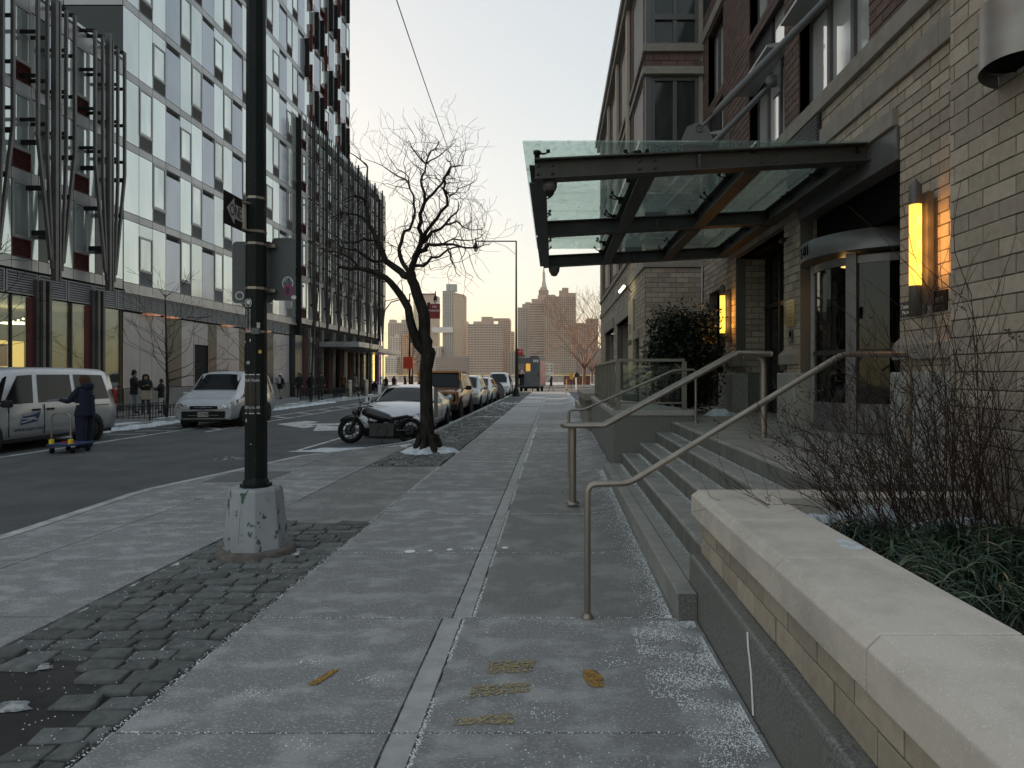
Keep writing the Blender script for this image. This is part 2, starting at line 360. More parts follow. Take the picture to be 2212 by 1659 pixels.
# cobble strips
cob_meshes = []
for k in range(7):
    bmm = bmesh.new(); bmesh.ops.create_cube(bmm, size=1)
    for v in bmm.verts:
        if v.co.z > 0: v.co.x *= .95; v.co.y *= .93
        v.co.x += R.uniform(-.03,.03); v.co.y += R.uniform(-.03,.03); v.co.z += R.uniform(-.06,.06)*(v.co.z > 0)
    bmesh.ops.bevel(bmm, geom=[e for e in bmm.edges if (e.verts[0].co.z+e.verts[1].co.z) > .1], offset=.06, segments=2, affect='EDGES', profile=.6)
    me = bpy.data.meshes.new('cobblestone'); bmm.to_mesh(me); bmm.free(); me.materials.append(M_COB)
    for p in me.polygons: p.use_smooth = True
    cob_meshes.append(me)
def cobbles(owner, X0, X1, Y0, Y1, most, skip):
    n = 0; stuff = MB(); y = Y0; far = Y0 > 8
    while y < Y1-.05:
        h = R.uniform(.125,.155); x = X0+R.uniform(-.02,.03)
        while x < X1-.06:
            w = R.uniform(.18,.27); w = min(w, X1-x)
            if X1-(x+w) < .08: w = X1-x
            cx, cy = x+w/2, y+h/2
            if not skip(cx, cy):
                z = R.uniform(-.012,.008); rz = R.gauss(0,.05)
                if n < most:
                    o = bpy.data.objects.new('cobblestone', R.choice(cob_meshes)); col.objects.link(o); o.parent = owner
                    o.location = (cx-owner.location.x, cy-owner.location.y, -.042+z); o.scale = (w-.018, h-.016, .10); o.rotation_euler = (R.gauss(0,.03),R.gauss(0,.03),rz)
                else:
                    a, b = w/2-.012, h/2-.012; t = .008+z
                    vs = []
                    for (sx, sy, zz) in ((-a,-b,-.06),(a,-b,-.06),(a,b,-.06),(-a,b,-.06),(-a*.85,-b*.8,t),(a*.85,-b*.8,t),(a*.85,b*.8,t),(-a*.85,b*.8,t)):
                        vs.append((cx+sx+R.uniform(-.006,.006), cy+sy+R.uniform(-.006,.006), zz))
                    stuff.add(vs, [(4,5,6,7),(0,1,5,4),(1,2,6,5),(2,3,7,6),(3,0,4,7)], 0, False)
                n += 1
            x += w
        y += h
    if stuff.f: stuff.build('cobblestones_beyond', M_COB, owner, kind='stuff')
c1 = thing('cobble_strip', None, None, (-2.6,4.5,0), kind='structure')
def pit(x, y): return ((x+2.95)/.75)**2 + ((y-2.95)/.62)**2 < 1 + .12*math.sin(9*x)+.1*math.cos(11*y)
def underbase(x, y): return (x+2.62)**2+(y-5.86)**2 < .30**2
mb = MB(); mb.poly([(-3.23,1.6,-.055),(-1.98,1.6,-.055),(-1.98,6.94,-.055),(-3.23,6.94,-.055)]); mb.build('bed', M_COBBED, c1)
cobbles(c1, -3.225, -1.985, 1.7, 6.93, 400, lambda x, y: pit(x,y) or underbase(x,y))
mb = MB(); rn = 40; ring = [(-2.95+.86*math.cos(2*pi*i/rn)*(1+.10*math.sin(5*i)), 2.95+.72*math.sin(2*pi*i/rn)*(1+.08*math.cos(3*i)), -.012) for i in range(rn)]
ring = [(cl(p[0],-3.22,-2.0), p[1], p[2]) for p in ring]
mb.add([(-2.95,2.95,-.004)]+ring, [(0,i+1,(i+1)%rn+1) for i in range(rn)], 0, True); mb.build('frozen_soil_patch', M_ICE, c1)
c2_ = thing('cobble_strip', None, None, (-2.6,30,0), kind='structure')
MB().poly([(-3.26,11.2,-.05),(-1.98,11.2,-.05),(-1.98,YEND,-.05),(-3.26,YEND,-.05)]).build('bed', M_COBBED, c2_)
cobbles(c2_, -3.24, -1.985, 11.22, 58, 300, lambda x, y: (x+2.6)**2+(y-13.35)**2 < .28**2 or (24<y<24.9 and x>-3) or (35<y<36.2 and x>-3) or (46<y<47 and x>-3) or (x+2.9)**2+(y-44.6)**2<.09)
# ------------------------------------------------------------------ salt, snow, frost, paint marks
def grains(pts, name, label, size=(.0022,.0048)):
    mb = MB()
    for (x, y, z) in pts:
        r = R.uniform(*size)*max(1.0, y/6.5); a = R.uniform(0, pi); c, s = math.cos(a)*r, math.sin(a)*r
        q = R.uniform(.5,1.2)
        mb.add([(x+c,y+s,z),(x-s*q,y+c*q,z),(x-c,y-s,z),(x+s*q,y-c*q,z),(x,y,z+r*.9)], [(0,1,4),(1,2,4),(2,3,4),(3,0,4)])
    o = mb.build(name, M_SALT); tag(o, label, None, kind='stuff'); return o
pts = []
for i in range(8500):     # heap of salt on the slabs along the planter wall
    y = R.uniform(2.55,4.2); t = R.random()**1.7; d = t*(.42 if y > 3.2 else .30)
    cl_ = math.sin(y*9+d*11)+math.sin(y*23-d*7)
    if R.random() < .55+.4*cl_: pts.append((.90-d, y, gz(.9-d,y)))
for i in range(1500):
    y = R.uniform(2.0,4.2); x = R.uniform(-.5,.88)
    if math.sin(x*6+y*3)+math.sin(x*3-y*7) > R.uniform(-.6,1.6): pts.append((x, y, .001))
for i in range(4200):     # along the first riser
    y = 4.25+6*R.random()**1.5; d = abs(R.gauss(0,.05+.01*y))
    if R.random() < .5: d *= .35
    x = .79-d
    if x > -.5: pts.append((x, y, gz(x,y)))
for a in rows[:12]:       # salt caught in the joints
    for i in range(340 if a < 8 else 200): x = R.uniform(-1.95,.85); pts.append((x, a+R.gauss(0,.006), gz(x,a)))
for i in range(4000):
    y = 2+18*R.random()**1.6; x = (-.60 if y < 4.25 else -.54)+R.gauss(0,.007)+.01
    if math.sin(y*7)+math.sin(y*3.1) > -.9: pts.append((x, y, gz(x,y)))
for i in range(1500):
    y = 2.2+9*R.random()**1.3; x = -1.975+R.gauss(0,.015); pts.append((x, y, 0.002))
for i in range(2600):
    y = R.uniform(4.2,11); x = R.uniform(-5.3,-2.2)
    if math.sin(x*3+y*2)+math.sin(x*2-y*3.3) > R.uniform(-.8,1.6): pts.append((x, y, .001))
for i in range(4500):
    y = 11.3+26*R.random()**1.4; x = R.uniform(-3.22,-2.0)
    if math.sin(x*9+y*2.3)+math.sin(y*5.1-x*4) > -.3: pts.append((x, y, R.choice((-.03,.006,.008))))
for i in range(2200):
    y = 2.3+4.5*R.random(); x = R.uniform(-3.2,-2.02); pts.append((x, y, R.choice((-.04,-.035,.004))))
for i in range(260):      # small clusters
    cx, cy = R.choice([(-.05,3.05),(-1.35,3.6),(-1.5,3.25),(-.95,3.4),(.35,3.6),(-1.1,2.8)]); pts.append((cx+R.gauss(0,.05), cy+R.gauss(0,.03), .001))
grains([p for p in pts if not(p[0] > .775 and p[1] > 4.215)], 'salt_grains', 'white de-icing salt scattered over the near walk')
pts = []
for k, (xs_, zt) in enumerate(((1.085,.176),(1.365,.341),(1.635,.506),(1.90,.671))):
    for i in range(1000):
        y = 4.3+5.9*R.random(); pts.append((xs_-.01-abs(R.gauss(0,.03)), y, zt+.001))
    for i in range(260):
        y = 4.3+5.9*R.random(); pts.append((xs_+.004+R.random()*.008, y, zt+.166))
pts = [p for p in pts if p[1] > 4.95 or p[0] < 1.02]
grains(pts, 'step_salt_grains', 'white de-icing salt lying along the entrance steps')
def blob(cx, cy, rx, ry, h, z0=0, n=26, k=7, seed=0):
    mb = MB(); vs = []; Rr = random.Random(seed)
    ph = [Rr.uniform(0,6) for _ in range(6)]
    for j in range(k+1):
        for i in range(n):
            a = 2*pi*i/n; e = 1+.16*math.sin(3*a+ph[0])+.12*math.sin(5*a+ph[1])+.10*math.sin(9*a+ph[2])
            r = 1-j/k; zz = h*(1-r*r)*(.75+.35*math.sin(4*a+6*r+ph[3])*r+.2*Rr.uniform(-1,1)*r)
            vs.append((cx+rx*r*e*math.cos(a), cy+ry*r*e*math.sin(a), z0+(max(0,zz) if j else -.004)))
    mb.add(vs, [(j*n+i, j*n+(i+1)%n, (j+1)*n+(i+1)%n, (j+1)*n+i) for j in range(k) for i in range(n)], 0, True); return mb
o = blob(-2.6, 13.3, .60, .42, .2, -.02, seed=3).build('snow_pile', M_SNOW); tag(o, 'snow heaped round the foot of the bare street tree', 'snow')
for (cx, cy, rx, ry, lab) in ((-3.15,2.55,.24,.13,'crusted snow patch on the dark frozen soil, nearest the camera'), (-2.85,3.55,.10,.04,'thin snow scrap beside the frozen soil edge'), (-2.62,3.12,.10,.05,'small V-shaped scrap of snow on the frozen soil')):
    o = blob(cx, cy, rx, ry, .022, 0.0, seed=int(rx*100)).build('snow_patch', M_SNOWG); tag(o, lab, 'snow')
mb = MB()
for (x, y, r) in ((-.95,5.9,.03),(-.62,5.95,.014),(-.75,5.93,.012),(-1.12,5.86,.022),(-.45,5.96,.03),(-1.3,5.84,.05),(-.82,5.92,.01)):
    mb.lathe([(r,0.003),(r*.9,.006),(0,.007)], (x,y,0), 10)
tag(mb.build('spilled_drops', M_SALT), 'row of white splashed drops across the middle slab', None, kind='stuff')
def flat(pts, z, name, m, par, label=None):
    return MB().prism([(x,y,z) for x,y in pts], (0,0,.0015)).build(name, m, par, label=label)
flat([(-1.27,3.33),(-1.22,3.33),(-1.16,3.50),(-1.20,3.50)], .0035, 'paint_mark', M_ORANGE, walk, 'short orange dash sprayed on the slab')
flat([(.165,3.36),(.19,3.31),(.25,3.31),(.26,3.40),(.225,3.50),(.16,3.50),(.15,3.44)], .0035, 'paint_mark', M_ORANGE, walk, 'rounded orange spot sprayed on the slab')
flat([(-.36,3.45),(-.12,3.48),(-.10,3.62),(-.36,3.60)], .0035, 'paint_mark', M_YFADE, walk, 'worn yellow spray marking')
flat([(-.42,3.2),(-.12,3.26),(-.13,3.36),(-.42,3.32)], .0035, 'paint_mark', M_YFADE, walk, 'worn yellow spray marking')
flat([(-.46,2.95),(-.18,2.96),(-.2,3.06),(-.46,3.0)], .0035, 'paint_mark', M_YFADE, walk, 'worn yellow spray marking')
def line_r(pts, w, name='road_line'):    # painted line on the road
    mb = MB()
    for a, b in zip(pts, pts[1:]):
        a, b = Vector((*a,-.144)), Vector((*b,-.144)); d = (b-a).normalized(); n = Vector((-d.y,d.x,0))*w/2
        mb.quad(a-n, b-n, b+n, a+n)
    return mb.build(name, M_PAINT, road)
# buffered bicycle lane, left kerb side
line_r([(-11.6,12),(-11.6,62)], .12); line_r([(-10.5,19.5),(-10.5,62)], .12)
yy = 20.5
while yy < 60: line_r([(-11.5,yy+.9),(-10.6,yy)], .2, 'hatch_bar'); yy += 2.6
for i in range(4): line_r([(-12.9+.1*i,18.6+i*1.2),(-11.9+.1*i,18.9+i*1.2)], .12, 'hatch_bar')
# turn arrow and lane lines
def rpoly(pts, name): MB().poly([(G(x,y,-.145)) for x, y in pts]).build(name, M_PAINT, road)
rpoly([(598,916),(660,909),(690,911),(668,915),(820,913),(835,918),(672,918),(682,921),(655,925)][::-1], 'turn_arrow')
rpoly([(676,931),(686,918),(740,921),(835,905),(840,909),(745,929)][::-1], 'turn_arrow')
line_r([G(645,973,-.15)[:2], G(800,928,-.15)[:2]], .12)
# snow slush by the bay and along the far kerb
tag(blob(-4.75,14.95,1.15,.5,.03,-.15,seed=9).build('slush_patch', M_SNOW), 'grey slush under the parked motorcycle', 'snow')
for i, (a, b, w) in enumerate(((17.6,23.8,.28),(24,40,.2))):
    mb = MB(); n = int((b-a)*6)
    for j in range(n):
        y = a+(b-a)*j/n; mb2 = blob(-13.65+R.uniform(-.05,.12), y, w*R.uniform(.5,1.2), .25, R.uniform(.05,.16), -.15, 9, 3, seed=j); mb.add(mb2.v, mb2.f, 0, True)
    tag(mb.build('snow_bank', M_SNOW), ('dirty snow ridge in the gutter behind the parked mail van' if i == 0 else 'thin snow ridge along the far kerb beyond the silver van'), 'snow')
for i, (y0, y1) in enumerate(((16.8,24.),(26,40))):
    mb = MB()
    for j in range(26):
        y = R.uniform(y0,y1); mb2 = blob(-3.6+R.uniform(-.12,.08), y, R.uniform(.05,.14), R.uniform(.1,.3), R.uniform(.03,.1), -.15, 8, 3, seed=j+50); mb.add(mb2.v, mb2.f, 0, True)
    tag(mb.build('snow_bank', M_SNOW), ('crumbled snow in the gutter beside the orange off-roader' if i == 0 else 'crumbled snow in the gutter beside the black covered vehicle'), 'snow')
# far side pavement
lw = thing('far_sidewalk', None, None, (-16,30,0), kind='structure')
mb = MB(); mb.box(-18.8,-13.95,2,YEND+12,-.3,-.03); mb.build('pavement', mat('far_pavement', (.13,.13,.128), .8, c2=(.19,.19,.185), sc=1.2, c3=(.3,.3,.3), sc3=3, th3=.68, w3=.05, bump=.3), lw)
y = 2.0
while y < 72: box(-13.94,-13.78,y,y+2.38,-.3,-.02).build('kerb_stone', M_CURB, lw); y += 2.4
mb = MB()
for i in range(26): mb2 = blob(-14.6+R.uniform(-.3,.5), 20+R.random()*34, R.uniform(.15,.4), R.uniform(.3,1.2), .03, -.03, 9, 3, seed=i+90); mb.add(mb2.v, mb2.f, 0, True)
tag(mb.build('snow_dusting', M_SNOW), 'patches of old snow on the far pavement', None, kind='stuff')

M_UNDERG = mat('frosted_iron', (.05,.05,.05), .8, c2=(.4,.41,.42), sc=9, th2=.55, w2=.05)
dg_ = thing('manhole', 'round frosted manhole cover in the road behind the near lamp post', 'manhole', tuple(G(497,990,-.15)))
MB().lathe([(0,.004),(.33,.004),(.33,.0)], (dg_.location.x,dg_.location.y,-.15), 28).build('cover', M_UNDERG, dg_)
# ------------------------------------------------------------------ left side buildings
def unit_panel(name, m):      # 1 x 1 panel in Y/Z, facing +X, origin at lower corner, 3 cm thick
    return box(-.03,0,0,1,0,1).build(name, m)
def louvre_mesh(name, m, n=9):
    mb = MB(); mb.box(-.05,-.045,0,1,0,1,1)
    for i in range(n):
        z = (i+.5)/n; h = .5/n
        mb.quad((-.045,0.02,z+h*.9),(0.0,0.02,z-h*.6),(0.0,.98,z-h*.6),(-.045,.98,z+h*.9)); mb.quad((0,0.02,z-h*.6),(-.03,0.02,z-h*.9),(-.03,.98,z-h*.9),(0,.98,z-h*.6))
    for (a,b,c,d) in ((0,.04,0,1),(.96,1,0,1),(.04,.96,0,.05),(.04,.96,.95,1)): mb.box(-.04,.008,a,b,c,d)
    return mb.build(name, [m, F_LBACK])
def frame_mesh(name, m):
    mb = MB()
    for (a,b,c,d) in ((0,.09,0,1),(.91,1,0,1),(.09,.91,0,.06),(.09,.91,.955,1)): mb.box(-.05,.035,a,b,c,d)
    return mb.build(name, m)
U = {}
U['pale'] = unit_panel('glass_panel', F_PALE); U['blue'] = unit_panel('blue_panel', F_BLUE); U['band'] = unit_panel('floor_band', F_BAND)
U['pane'] = unit_panel('pane', F_WIN); U['frame'] = frame_mesh('window', F_FRAME); U['louvre'] = louvre_mesh('louvre', F_LOUV); U['redl'] = louvre_mesh('louvre', F_REDL)
U['dark'] = unit_panel('dark_panel', F_GDARK); U['gp'] = unit_panel('wall_panel', F_GPANEL); U['red'] = unit_panel('red_panel', F_RED)
U['plinth'] = unit_panel('plinth_block', F_PLINTH)
for o in U.values(): col.objects.unlink(o)
def uinst(key, par, X, Y, z, w, h, name=None):
    o = U[key].copy(); col.objects.link(o); o.parent = par; L = par.location if par.parent is None else par.location+par.parent.location
    o.location = (X-L.x, Y-L.y, z-L.z); o.scale = (1, w, h)
    if name: o.name = name
    return o
def window_cell(par, X, Y, z, w, h, key='louvre', lh=.62, full=True):
    j = .012
    uinst(key, par, X, Y+j, z+j, w-2*j, lh-2*j)
    f = uinst('frame', par, X, Y+j, z+lh, w-2*j, h-lh-j)
    p = U['pane'].copy(); col.objects.link(p); p.parent = f; p.location = (0,.09,.06); p.scale = (1,.82,.895)
def vis(Y, z): return z < 1.6+.578*Y+2.2
FL = [5.3+3.1*i for i in range(12)]
tower = thing('glass_tower', 'tall pale glass and grey panel apartment tower across the street', 'building', (-18.8,44,0))
box(-34,-18.86,28.36,59.7,0,39.5).build('core', F_DARK, tower)
XF = -18.8
for f, z0 in enumerate(FL[:11]):
    Y = 28.3; k = 0
    while Y < 59.5:
        fin = Y > 47.0; seq = [('P',1.05)] if k == 0 else []
        seq += [('A',1.0),('B',1.02),('L',1.22)]
        for (t, w) in seq:
            w = min(w, 59.7-Y)
            if w < .2: break
            if vis(Y, z0):
                j = .014
                uinst('band', tower, XF, Y+j, z0+j, w-2*j, .34-2*j)
                zb = z0+.34; h = 2.76
                win = (t == 'A' and f % 2 == 0) or (t == 'B' and f % 2 == 1)
                if t == 'L':
                    uinst('blue', tower, XF, Y+j, zb+j, w-2*j, h-.3)
                    uinst('louvre', tower, XF-.02, Y+.05, zb+h-.28, w-.1, .24)
                elif win:
                    if (f*7+k) % 3 == 0: uinst('pale', tower, XF, Y+j, zb+h-.55, w-2*j, .53); window_cell(tower, XF, Y, zb, w, h-.56, 'redl' if fin else 'louvre')
                    else: window_cell(tower, XF, Y, zb, w, h, 'redl' if fin else 'louvre')
                else: uinst('pale', tower, XF, Y+j, zb+j, w-2*j, h-2*j)
                if fin and z0 > 17 and (k+f+(t == 'L')) % 2 == 0 and t != 'B':
                    mb = MB().box(XF+.01, XF+.34, Y+.03, Y+.08, z0+.1, z0+3.0); mb.build('side_fin', F_DARK, tower)
                elif fin and z0 > 17 and t == 'B': MB().box(XF+.01, XF+.22, Y+.03, Y+.10, z0-.6, z0+1.5).build('side_fin', F_RED, tower)
            Y += w
        k += 1
# side wall of the tower above the low wing
for i in range(7):
    z0 = 14.6+3.1*(i)
    for j in range(5):
        x1 = -18.82-2.6*j; mb = MB()
        mb.box(x1-2.57, x1-.02, 28.30, 28.34, z0+.34, z0+3.08); o = mb.build('side_glass', M_DGL if (j+i) % 3 else F_GDARK, tower)
        box(x1-2.57, x1-.02, 28.28, 28.34, z0+.02, z0+.33).build('side_band', F_BAND, tower)
        if j == 2:
            mb = MB()
            for q in range(10): mb.box(x1-2.4, x1-.4, 28.24, 28.29, z0+1.6+q*.12, z0+1.66+q*.12)
            mb.build('side_louvre', F_LOUV, tower)
# ground storey of the tower
Yb = [28.3,29.4,30.3,31.4,32.7,33.8,35.2,36.1,37.4,38.7,39.7,41,42.3,43.4,44.7,46]
kinds = ['gp','gp','gp','dark','gp','D','dark','gp','gp','dark','gp','gp','dark','gp','gp']
for a, b, k in zip(Yb, Yb[1:], kinds):
    if k == 'D':
        uinst('gp', tower, XF, a+.02, 3.15, b-a-.04, 1.15)
        mb = MB(); mb.box(-19.3,-19.25,a,b,0,3.13); mb.build('door_leaf', F_GDARK, tower); box(-18.84,-18.78,a,a+.06,0,3.12).build('door_jamb', F_FRAME, tower)
    else:
        uinst(k, tower, XF, a+.012, .98, b-a-.024, 3.34); uinst('plinth', tower, XF+.04, a+.005, -.03, b-a-.01, .98)
    uinst('louvre', tower, XF, a+.03, 4.42, (b-a)/2-.04, .72); uinst('louvre', tower, XF, a+(b-a)/2+.02, 4.42, (b-a)/2-.04, .72)
box(-18.86,-18.74,28.3,52,5.17,5.3).build('ledge', F_BAND, tower)
for i, y in enumerate((29.6,31.2,36.6,41.5)):
    mb = MB().box(-18.8,-18.45,y,y+.8,4.32,4.37); mb.build('wall_lamp', mat('copper_lamp', (.3,.16,.1), .4, .6, emit=(1,.45,.22), es=.07), tower)
# post "trees" that screen the low buildings
def post_tree(par, Y0, zb, zc, zt, X=-18.15, full=True, pm=None, th=1.0):
    pm = pm or F_POST
    def P(y0, y1, z0, z1, y2=None, z2=None, w=.05, d=.09):
        w, d = w*th, d*th*(.55 if th < .7 else .75)
        mb = MB(); pts = [(y0,z0),(y1,z1)]+([(y2,z2)] if z2 else [])
        for (a, za), (b, zb_) in zip(pts, pts[1:]):
            mb.hexa([(X-d,a-w,za),(X+d,a-w,za),(X+d,a+w,za),(X-d,a+w,za)], [(X-d,b-w,zb_),(X+d,b-w,zb_),(X+d,b+w,zb_),(X-d,b+w,zb_)])
        mb.build('post', pm, par)
    P(Y0-.10, Y0-.10, 5.0, zt+.3, w=.09, d=.16); P(Y0+.12, Y0+.12, 5.0, zt+.1, w=.05)
    for s in (-1, 1):
        P(Y0+s*.22, Y0+s*.45, zc-.6, zb-.4, Y0+s*.45, zt-.05); P(Y0+s*.30, Y0+s*.88, zc-.3, zb, Y0+s*.88, zt, w=.06)
    mb = MB(); z = zb+.5
    while z < zt:
        for q in (-.88,-.45,.45,.88): mb.box(X-.16 if th < .7 else -18.8, X-.02, Y0+q-.03, Y0+q+.03, z, z+.12)
        z += 1.55
    z = zc+.6
    while z < zb:
        t = (z-zc)/(zb-zc)
        for s in (-1,1): mb.box(X-.16 if th < .7 else -18.8, X, Y0+s*(.3+.55*t)-.05, Y0+s*(.3+.55*t)+.05, z, z+.16)
        z += 1.55
    mb.build('post_bracket', F_DARK, par, kind='stuff')
def screened(par, Y0, Y1, floors, XF, trunks, per, zb, zt, wide=.85, pm=None, th=1.0):
    for z0 in floors:
        y = Y0
        while y < Y1-.05:
            for (t, w) in (('W',wide),('pale',.33),('dark',.45),('blue',.62),('pale',per-wide-1.4)):
                w = min(w, Y1-y)
                if w > .1 and vis(y, z0):
                    j = .012; uinst('band', par, XF, y+j, z0+j, w-2*j, .40)
                    if t == 'W': window_cell(par, XF, y, z0+.42, w, 2.68, 'redl', .66)
                    else: uinst(t, par, XF, y+j, z0+.43, w-2*j, 2.64)
                y += w
    for y in trunks: post_tree(par, y, zb, 6.0, zt, X=XF+.62, pm=pm, th=th)
    for y in trunks:       # ribbed column below
        mb = MB()
        for q in range(4): mb.box(XF-.1, XF+.12+.1*(q % 2), y-.28+q*.15, y-.16+q*.15, 0, 5.0)
        mb.build('column', F_POST, par)
        box(XF-.05, XF+.03, y-.62, y-.3, 0, 4.35).build('red_jamb', F_RED, par)
wing = thing('low_glass_wing', 'low glass wing with slanting metal posts behind the mail van', 'building', (-18.8,21,0))
MB().box(-34,-18.86,6,28.25,4.4,15.0).build('core', F_DARK, wing)
screened(wing, 13.75, 28.25, FL[:3], XF, (15.1,18.0,20.9,23.7,26.55), 2.9, 10.0, 15.2, .85, None, .78)
y = 8.0
while y < 28.2:
    w = min(1.9, 28.25-y); box(-18.84,-18.8,y+.01,y+w-.01,14.62,15.3).build('parapet_panel', F_BAND, wing); y += w
box(-19.2,-18.72,8,28.28,15.3,15.42).build('parapet_cap', mat('pale_cap', (.45,.5,.55), .4, .4), wing)
y = 8.0
while y < 28.2:
    w = 1.42; 
    if not any(abs(y+w/2-t) < .2 for t in (1,)): uinst('louvre', wing, XF, y+.03, 4.42, w-.06, .8)
    y += w
# storefront
gl = []
for a in (12.3,15.2,18.1,21.0,23.8,26.65):
    for q in range(2):
        y0 = a+.25+q*1.15; mb = MB(); mb.box(-18.82,-18.79,y0+.02,y0+1.13,.35,4.36); mb.build('shop_pane', M_SHOPGL, wing) if y0 < 27.9 else None
        box(-18.86,-18.74,y0-.03,y0+.02,.35,4.36).build('mullion', M_DARKALU, wing)
box(-18.9,-18.76,8,28.2,-.03,.35).build('sill', M_DARKALU, wing)
mb = MB(); mb.box(-26,-25.9,8,28.2,0,4.4); mb.box(-26,-18.9,8,28.2,4.3,4.35); mb.box(-26,-18.9,8,28.2,-.03,.02); mb.build('shop_interior', mat('shop_wall', (.35,.28,.17), .8, c2=(.25,.24,.22), sc=.7), wing)
mb = MB(); mb.box(-24.6,-24.5,28.8,30,.4,3.1); 
for (y0, y1, z0, z1) in ((30.2,31.6,.4,3.0),(27.2,28.2,.4,3.0)): pass
box(-23.0,-22.9,24.9,26.0,.3,3.15).build('lit_partition', M_WARM, wing); box(-23.0,-22.9,26.8,28.0,.3,3.0).build('lit_partition', M_WARM, wing)
box(-24.6,-24.5,21.2,26.0,.3,2.6).build('lit_partition', mat('warm_dim', (.4,.3,.2), .8, emit=(1,.6,.3), es=.16), wing)
for y in (21.5,23.3,25.6): box(-22.2,-21.0,y,y+.9,3.62,3.66).build('ceiling_lamp', mat('warm_lamp', (1,.9,.7), .5, emit=(1,.8,.45), es=3.0), wing)
mb = MB()
for i in range(6): mb.lathe([(0,-.05),(.05,0),(0,.05)], (-22.2, 26.6+.25*i, 3.75+.08*(i%3)), 8)
mb.build('ceiling_lamp', mat('warm_lamp', (1,.9,.7), .5), wing)
sg = box(-21.02,-21.0,20.7,24.9,1.9,2.75).build('shop_sign', mat('shop_sign_red', (.20,.02,.025), .6, emit=(.3,.02,.02), es=.08), wing, label='dark red shop sign reading photo in pale letters')
place(text_mb('photo s', .62, .004), (-20.98, 23.45, 2.3), (0,1,0), (0,0,1)).build('sign_lettering', mat('sign_pale', (.7,.65,.6), .6, emit=(1,.8,.7), es=.15), sg)
mb = MB(); mb.path([(-20.97,21.75,2.05),(-20.97,21.75,2.55),(-20.97,22.2,2.55),(-20.97,22.2,2.05),(-20.97,21.75,2.05)], .03, 6); mb.lathe([(.12,0),(.07,0.02)], (-20.97,21.97,2.3), 12, axis='X'); mb.build('camera_emblem', mat('sign_pale', (.7,.65,.6)), sg)
box(-21.02,-21.0,22.4,24.9,1.45,1.8).build('shop_sign', M_BLACKP, wing, label='small black strip under the red shop sign')
place(text_mb('cosmetics and more', .22, .003), (-20.98, 23.7, 1.62), (0,1,0), (0,0,1)).build('sign_lettering', mat('sign_pale', (.7,.65,.6)), wing) if False else None

far = thing('low_glass_block', 'six storey glass block behind dense black posts past the tower', 'building', (-18.4,57,0))
MB().box(-34,-18.5,47.2,68.4,4.4,20.3).build('core', F_DARK, far)
XF2 = -18.42
screened(far, 47.3, 68.4, FL[:5], XF2, [48.2+2.72*i for i in range(8)], 2.72, 9.2, 20.3, .9, F_POSTD, .62)
for i in range(8):   # extra slim posts that make the screen dense
    for q in (1.25,): box(XF2+.55,XF2+.59,48.2+2.72*i+q,48.2+2.72*i+q+.07,6.5+q*1.6,20.2-q*.3).build('post', F_POSTD, far)
y = 47.3
while y < 68.3: box(-18.46,-18.42,y+.01,min(y+2.7,68.4)-.01,19.5,20.35).build('parapet_panel', F_BAND, far); y += 2.72
# dark entrance recess, slab canopy, end shopfront
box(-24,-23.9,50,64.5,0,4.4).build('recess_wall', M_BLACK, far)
box(-34,-18.45,46.2,50.2,0,4.4).build('recess_side', F_GDARK, far); box(-34,-19.4,64.3,68.4,0,.9).build('shop_base', F_PLINTH, far)
for y in (50.2,53.5,57,60.6,63.9): box(-18.6,-18.3,y,y+.35,0,4.4).build('column', F_POST, far)
box(-19.9,-19.8,54.2,55.1,0,2.4).build('lit_doorway', mat('brass_door', (.25,.12,.06), .4, emit=(.8,.4,.2), es=.12), far)
box(-18.4,-15.2,50.5,57.4,3.72,4.12).build('slab_canopy', F_BAND, far, bevel=.02); box(-18.4,-15.6,57.6,66,3.55,3.95).build('slab_canopy', F_BAND, far, bevel=.02)
for y in (61.2,62.4,63.2,65.0): box(-18.46,-18.42,y,y+1.1,.6,4.3).build('shop_pane', M_SHOPGL, far)
box(-18.9,-18.8,61,64.6,.6,4.3).build('curtain', mat('pale_curtain', (.25,.24,.23), .8, c2=(.16,.16,.16), sc=2, stretch=(1,1,.1)), far)
box(-18.6,-18.5,65.6,67.4,.9,3.9).build('lit_window', mat('gold_glow', (.6,.4,.1), .6, c2=(.3,.3,.3), sc=1.4, emit=(1,.68,.18), es=.5), far)
box(-18.44,-18.36,60.9,61.2,0,4.4).build('red_jamb', F_RED, far); box(-18.44,-18.36,64.5,64.9,0,4.4).build('red_jamb', F_RED, far)
box(-18.44,-18.3,67.7,67.95,0.5,5).build('neon_strip', mat('violet_neon', (.3,.0,.5), .5, emit=(.6,.05,1), es=.9), far)
box(-18.46,-18.3,67.95,68.5,0,20).build('end_post', F_DARK, far)
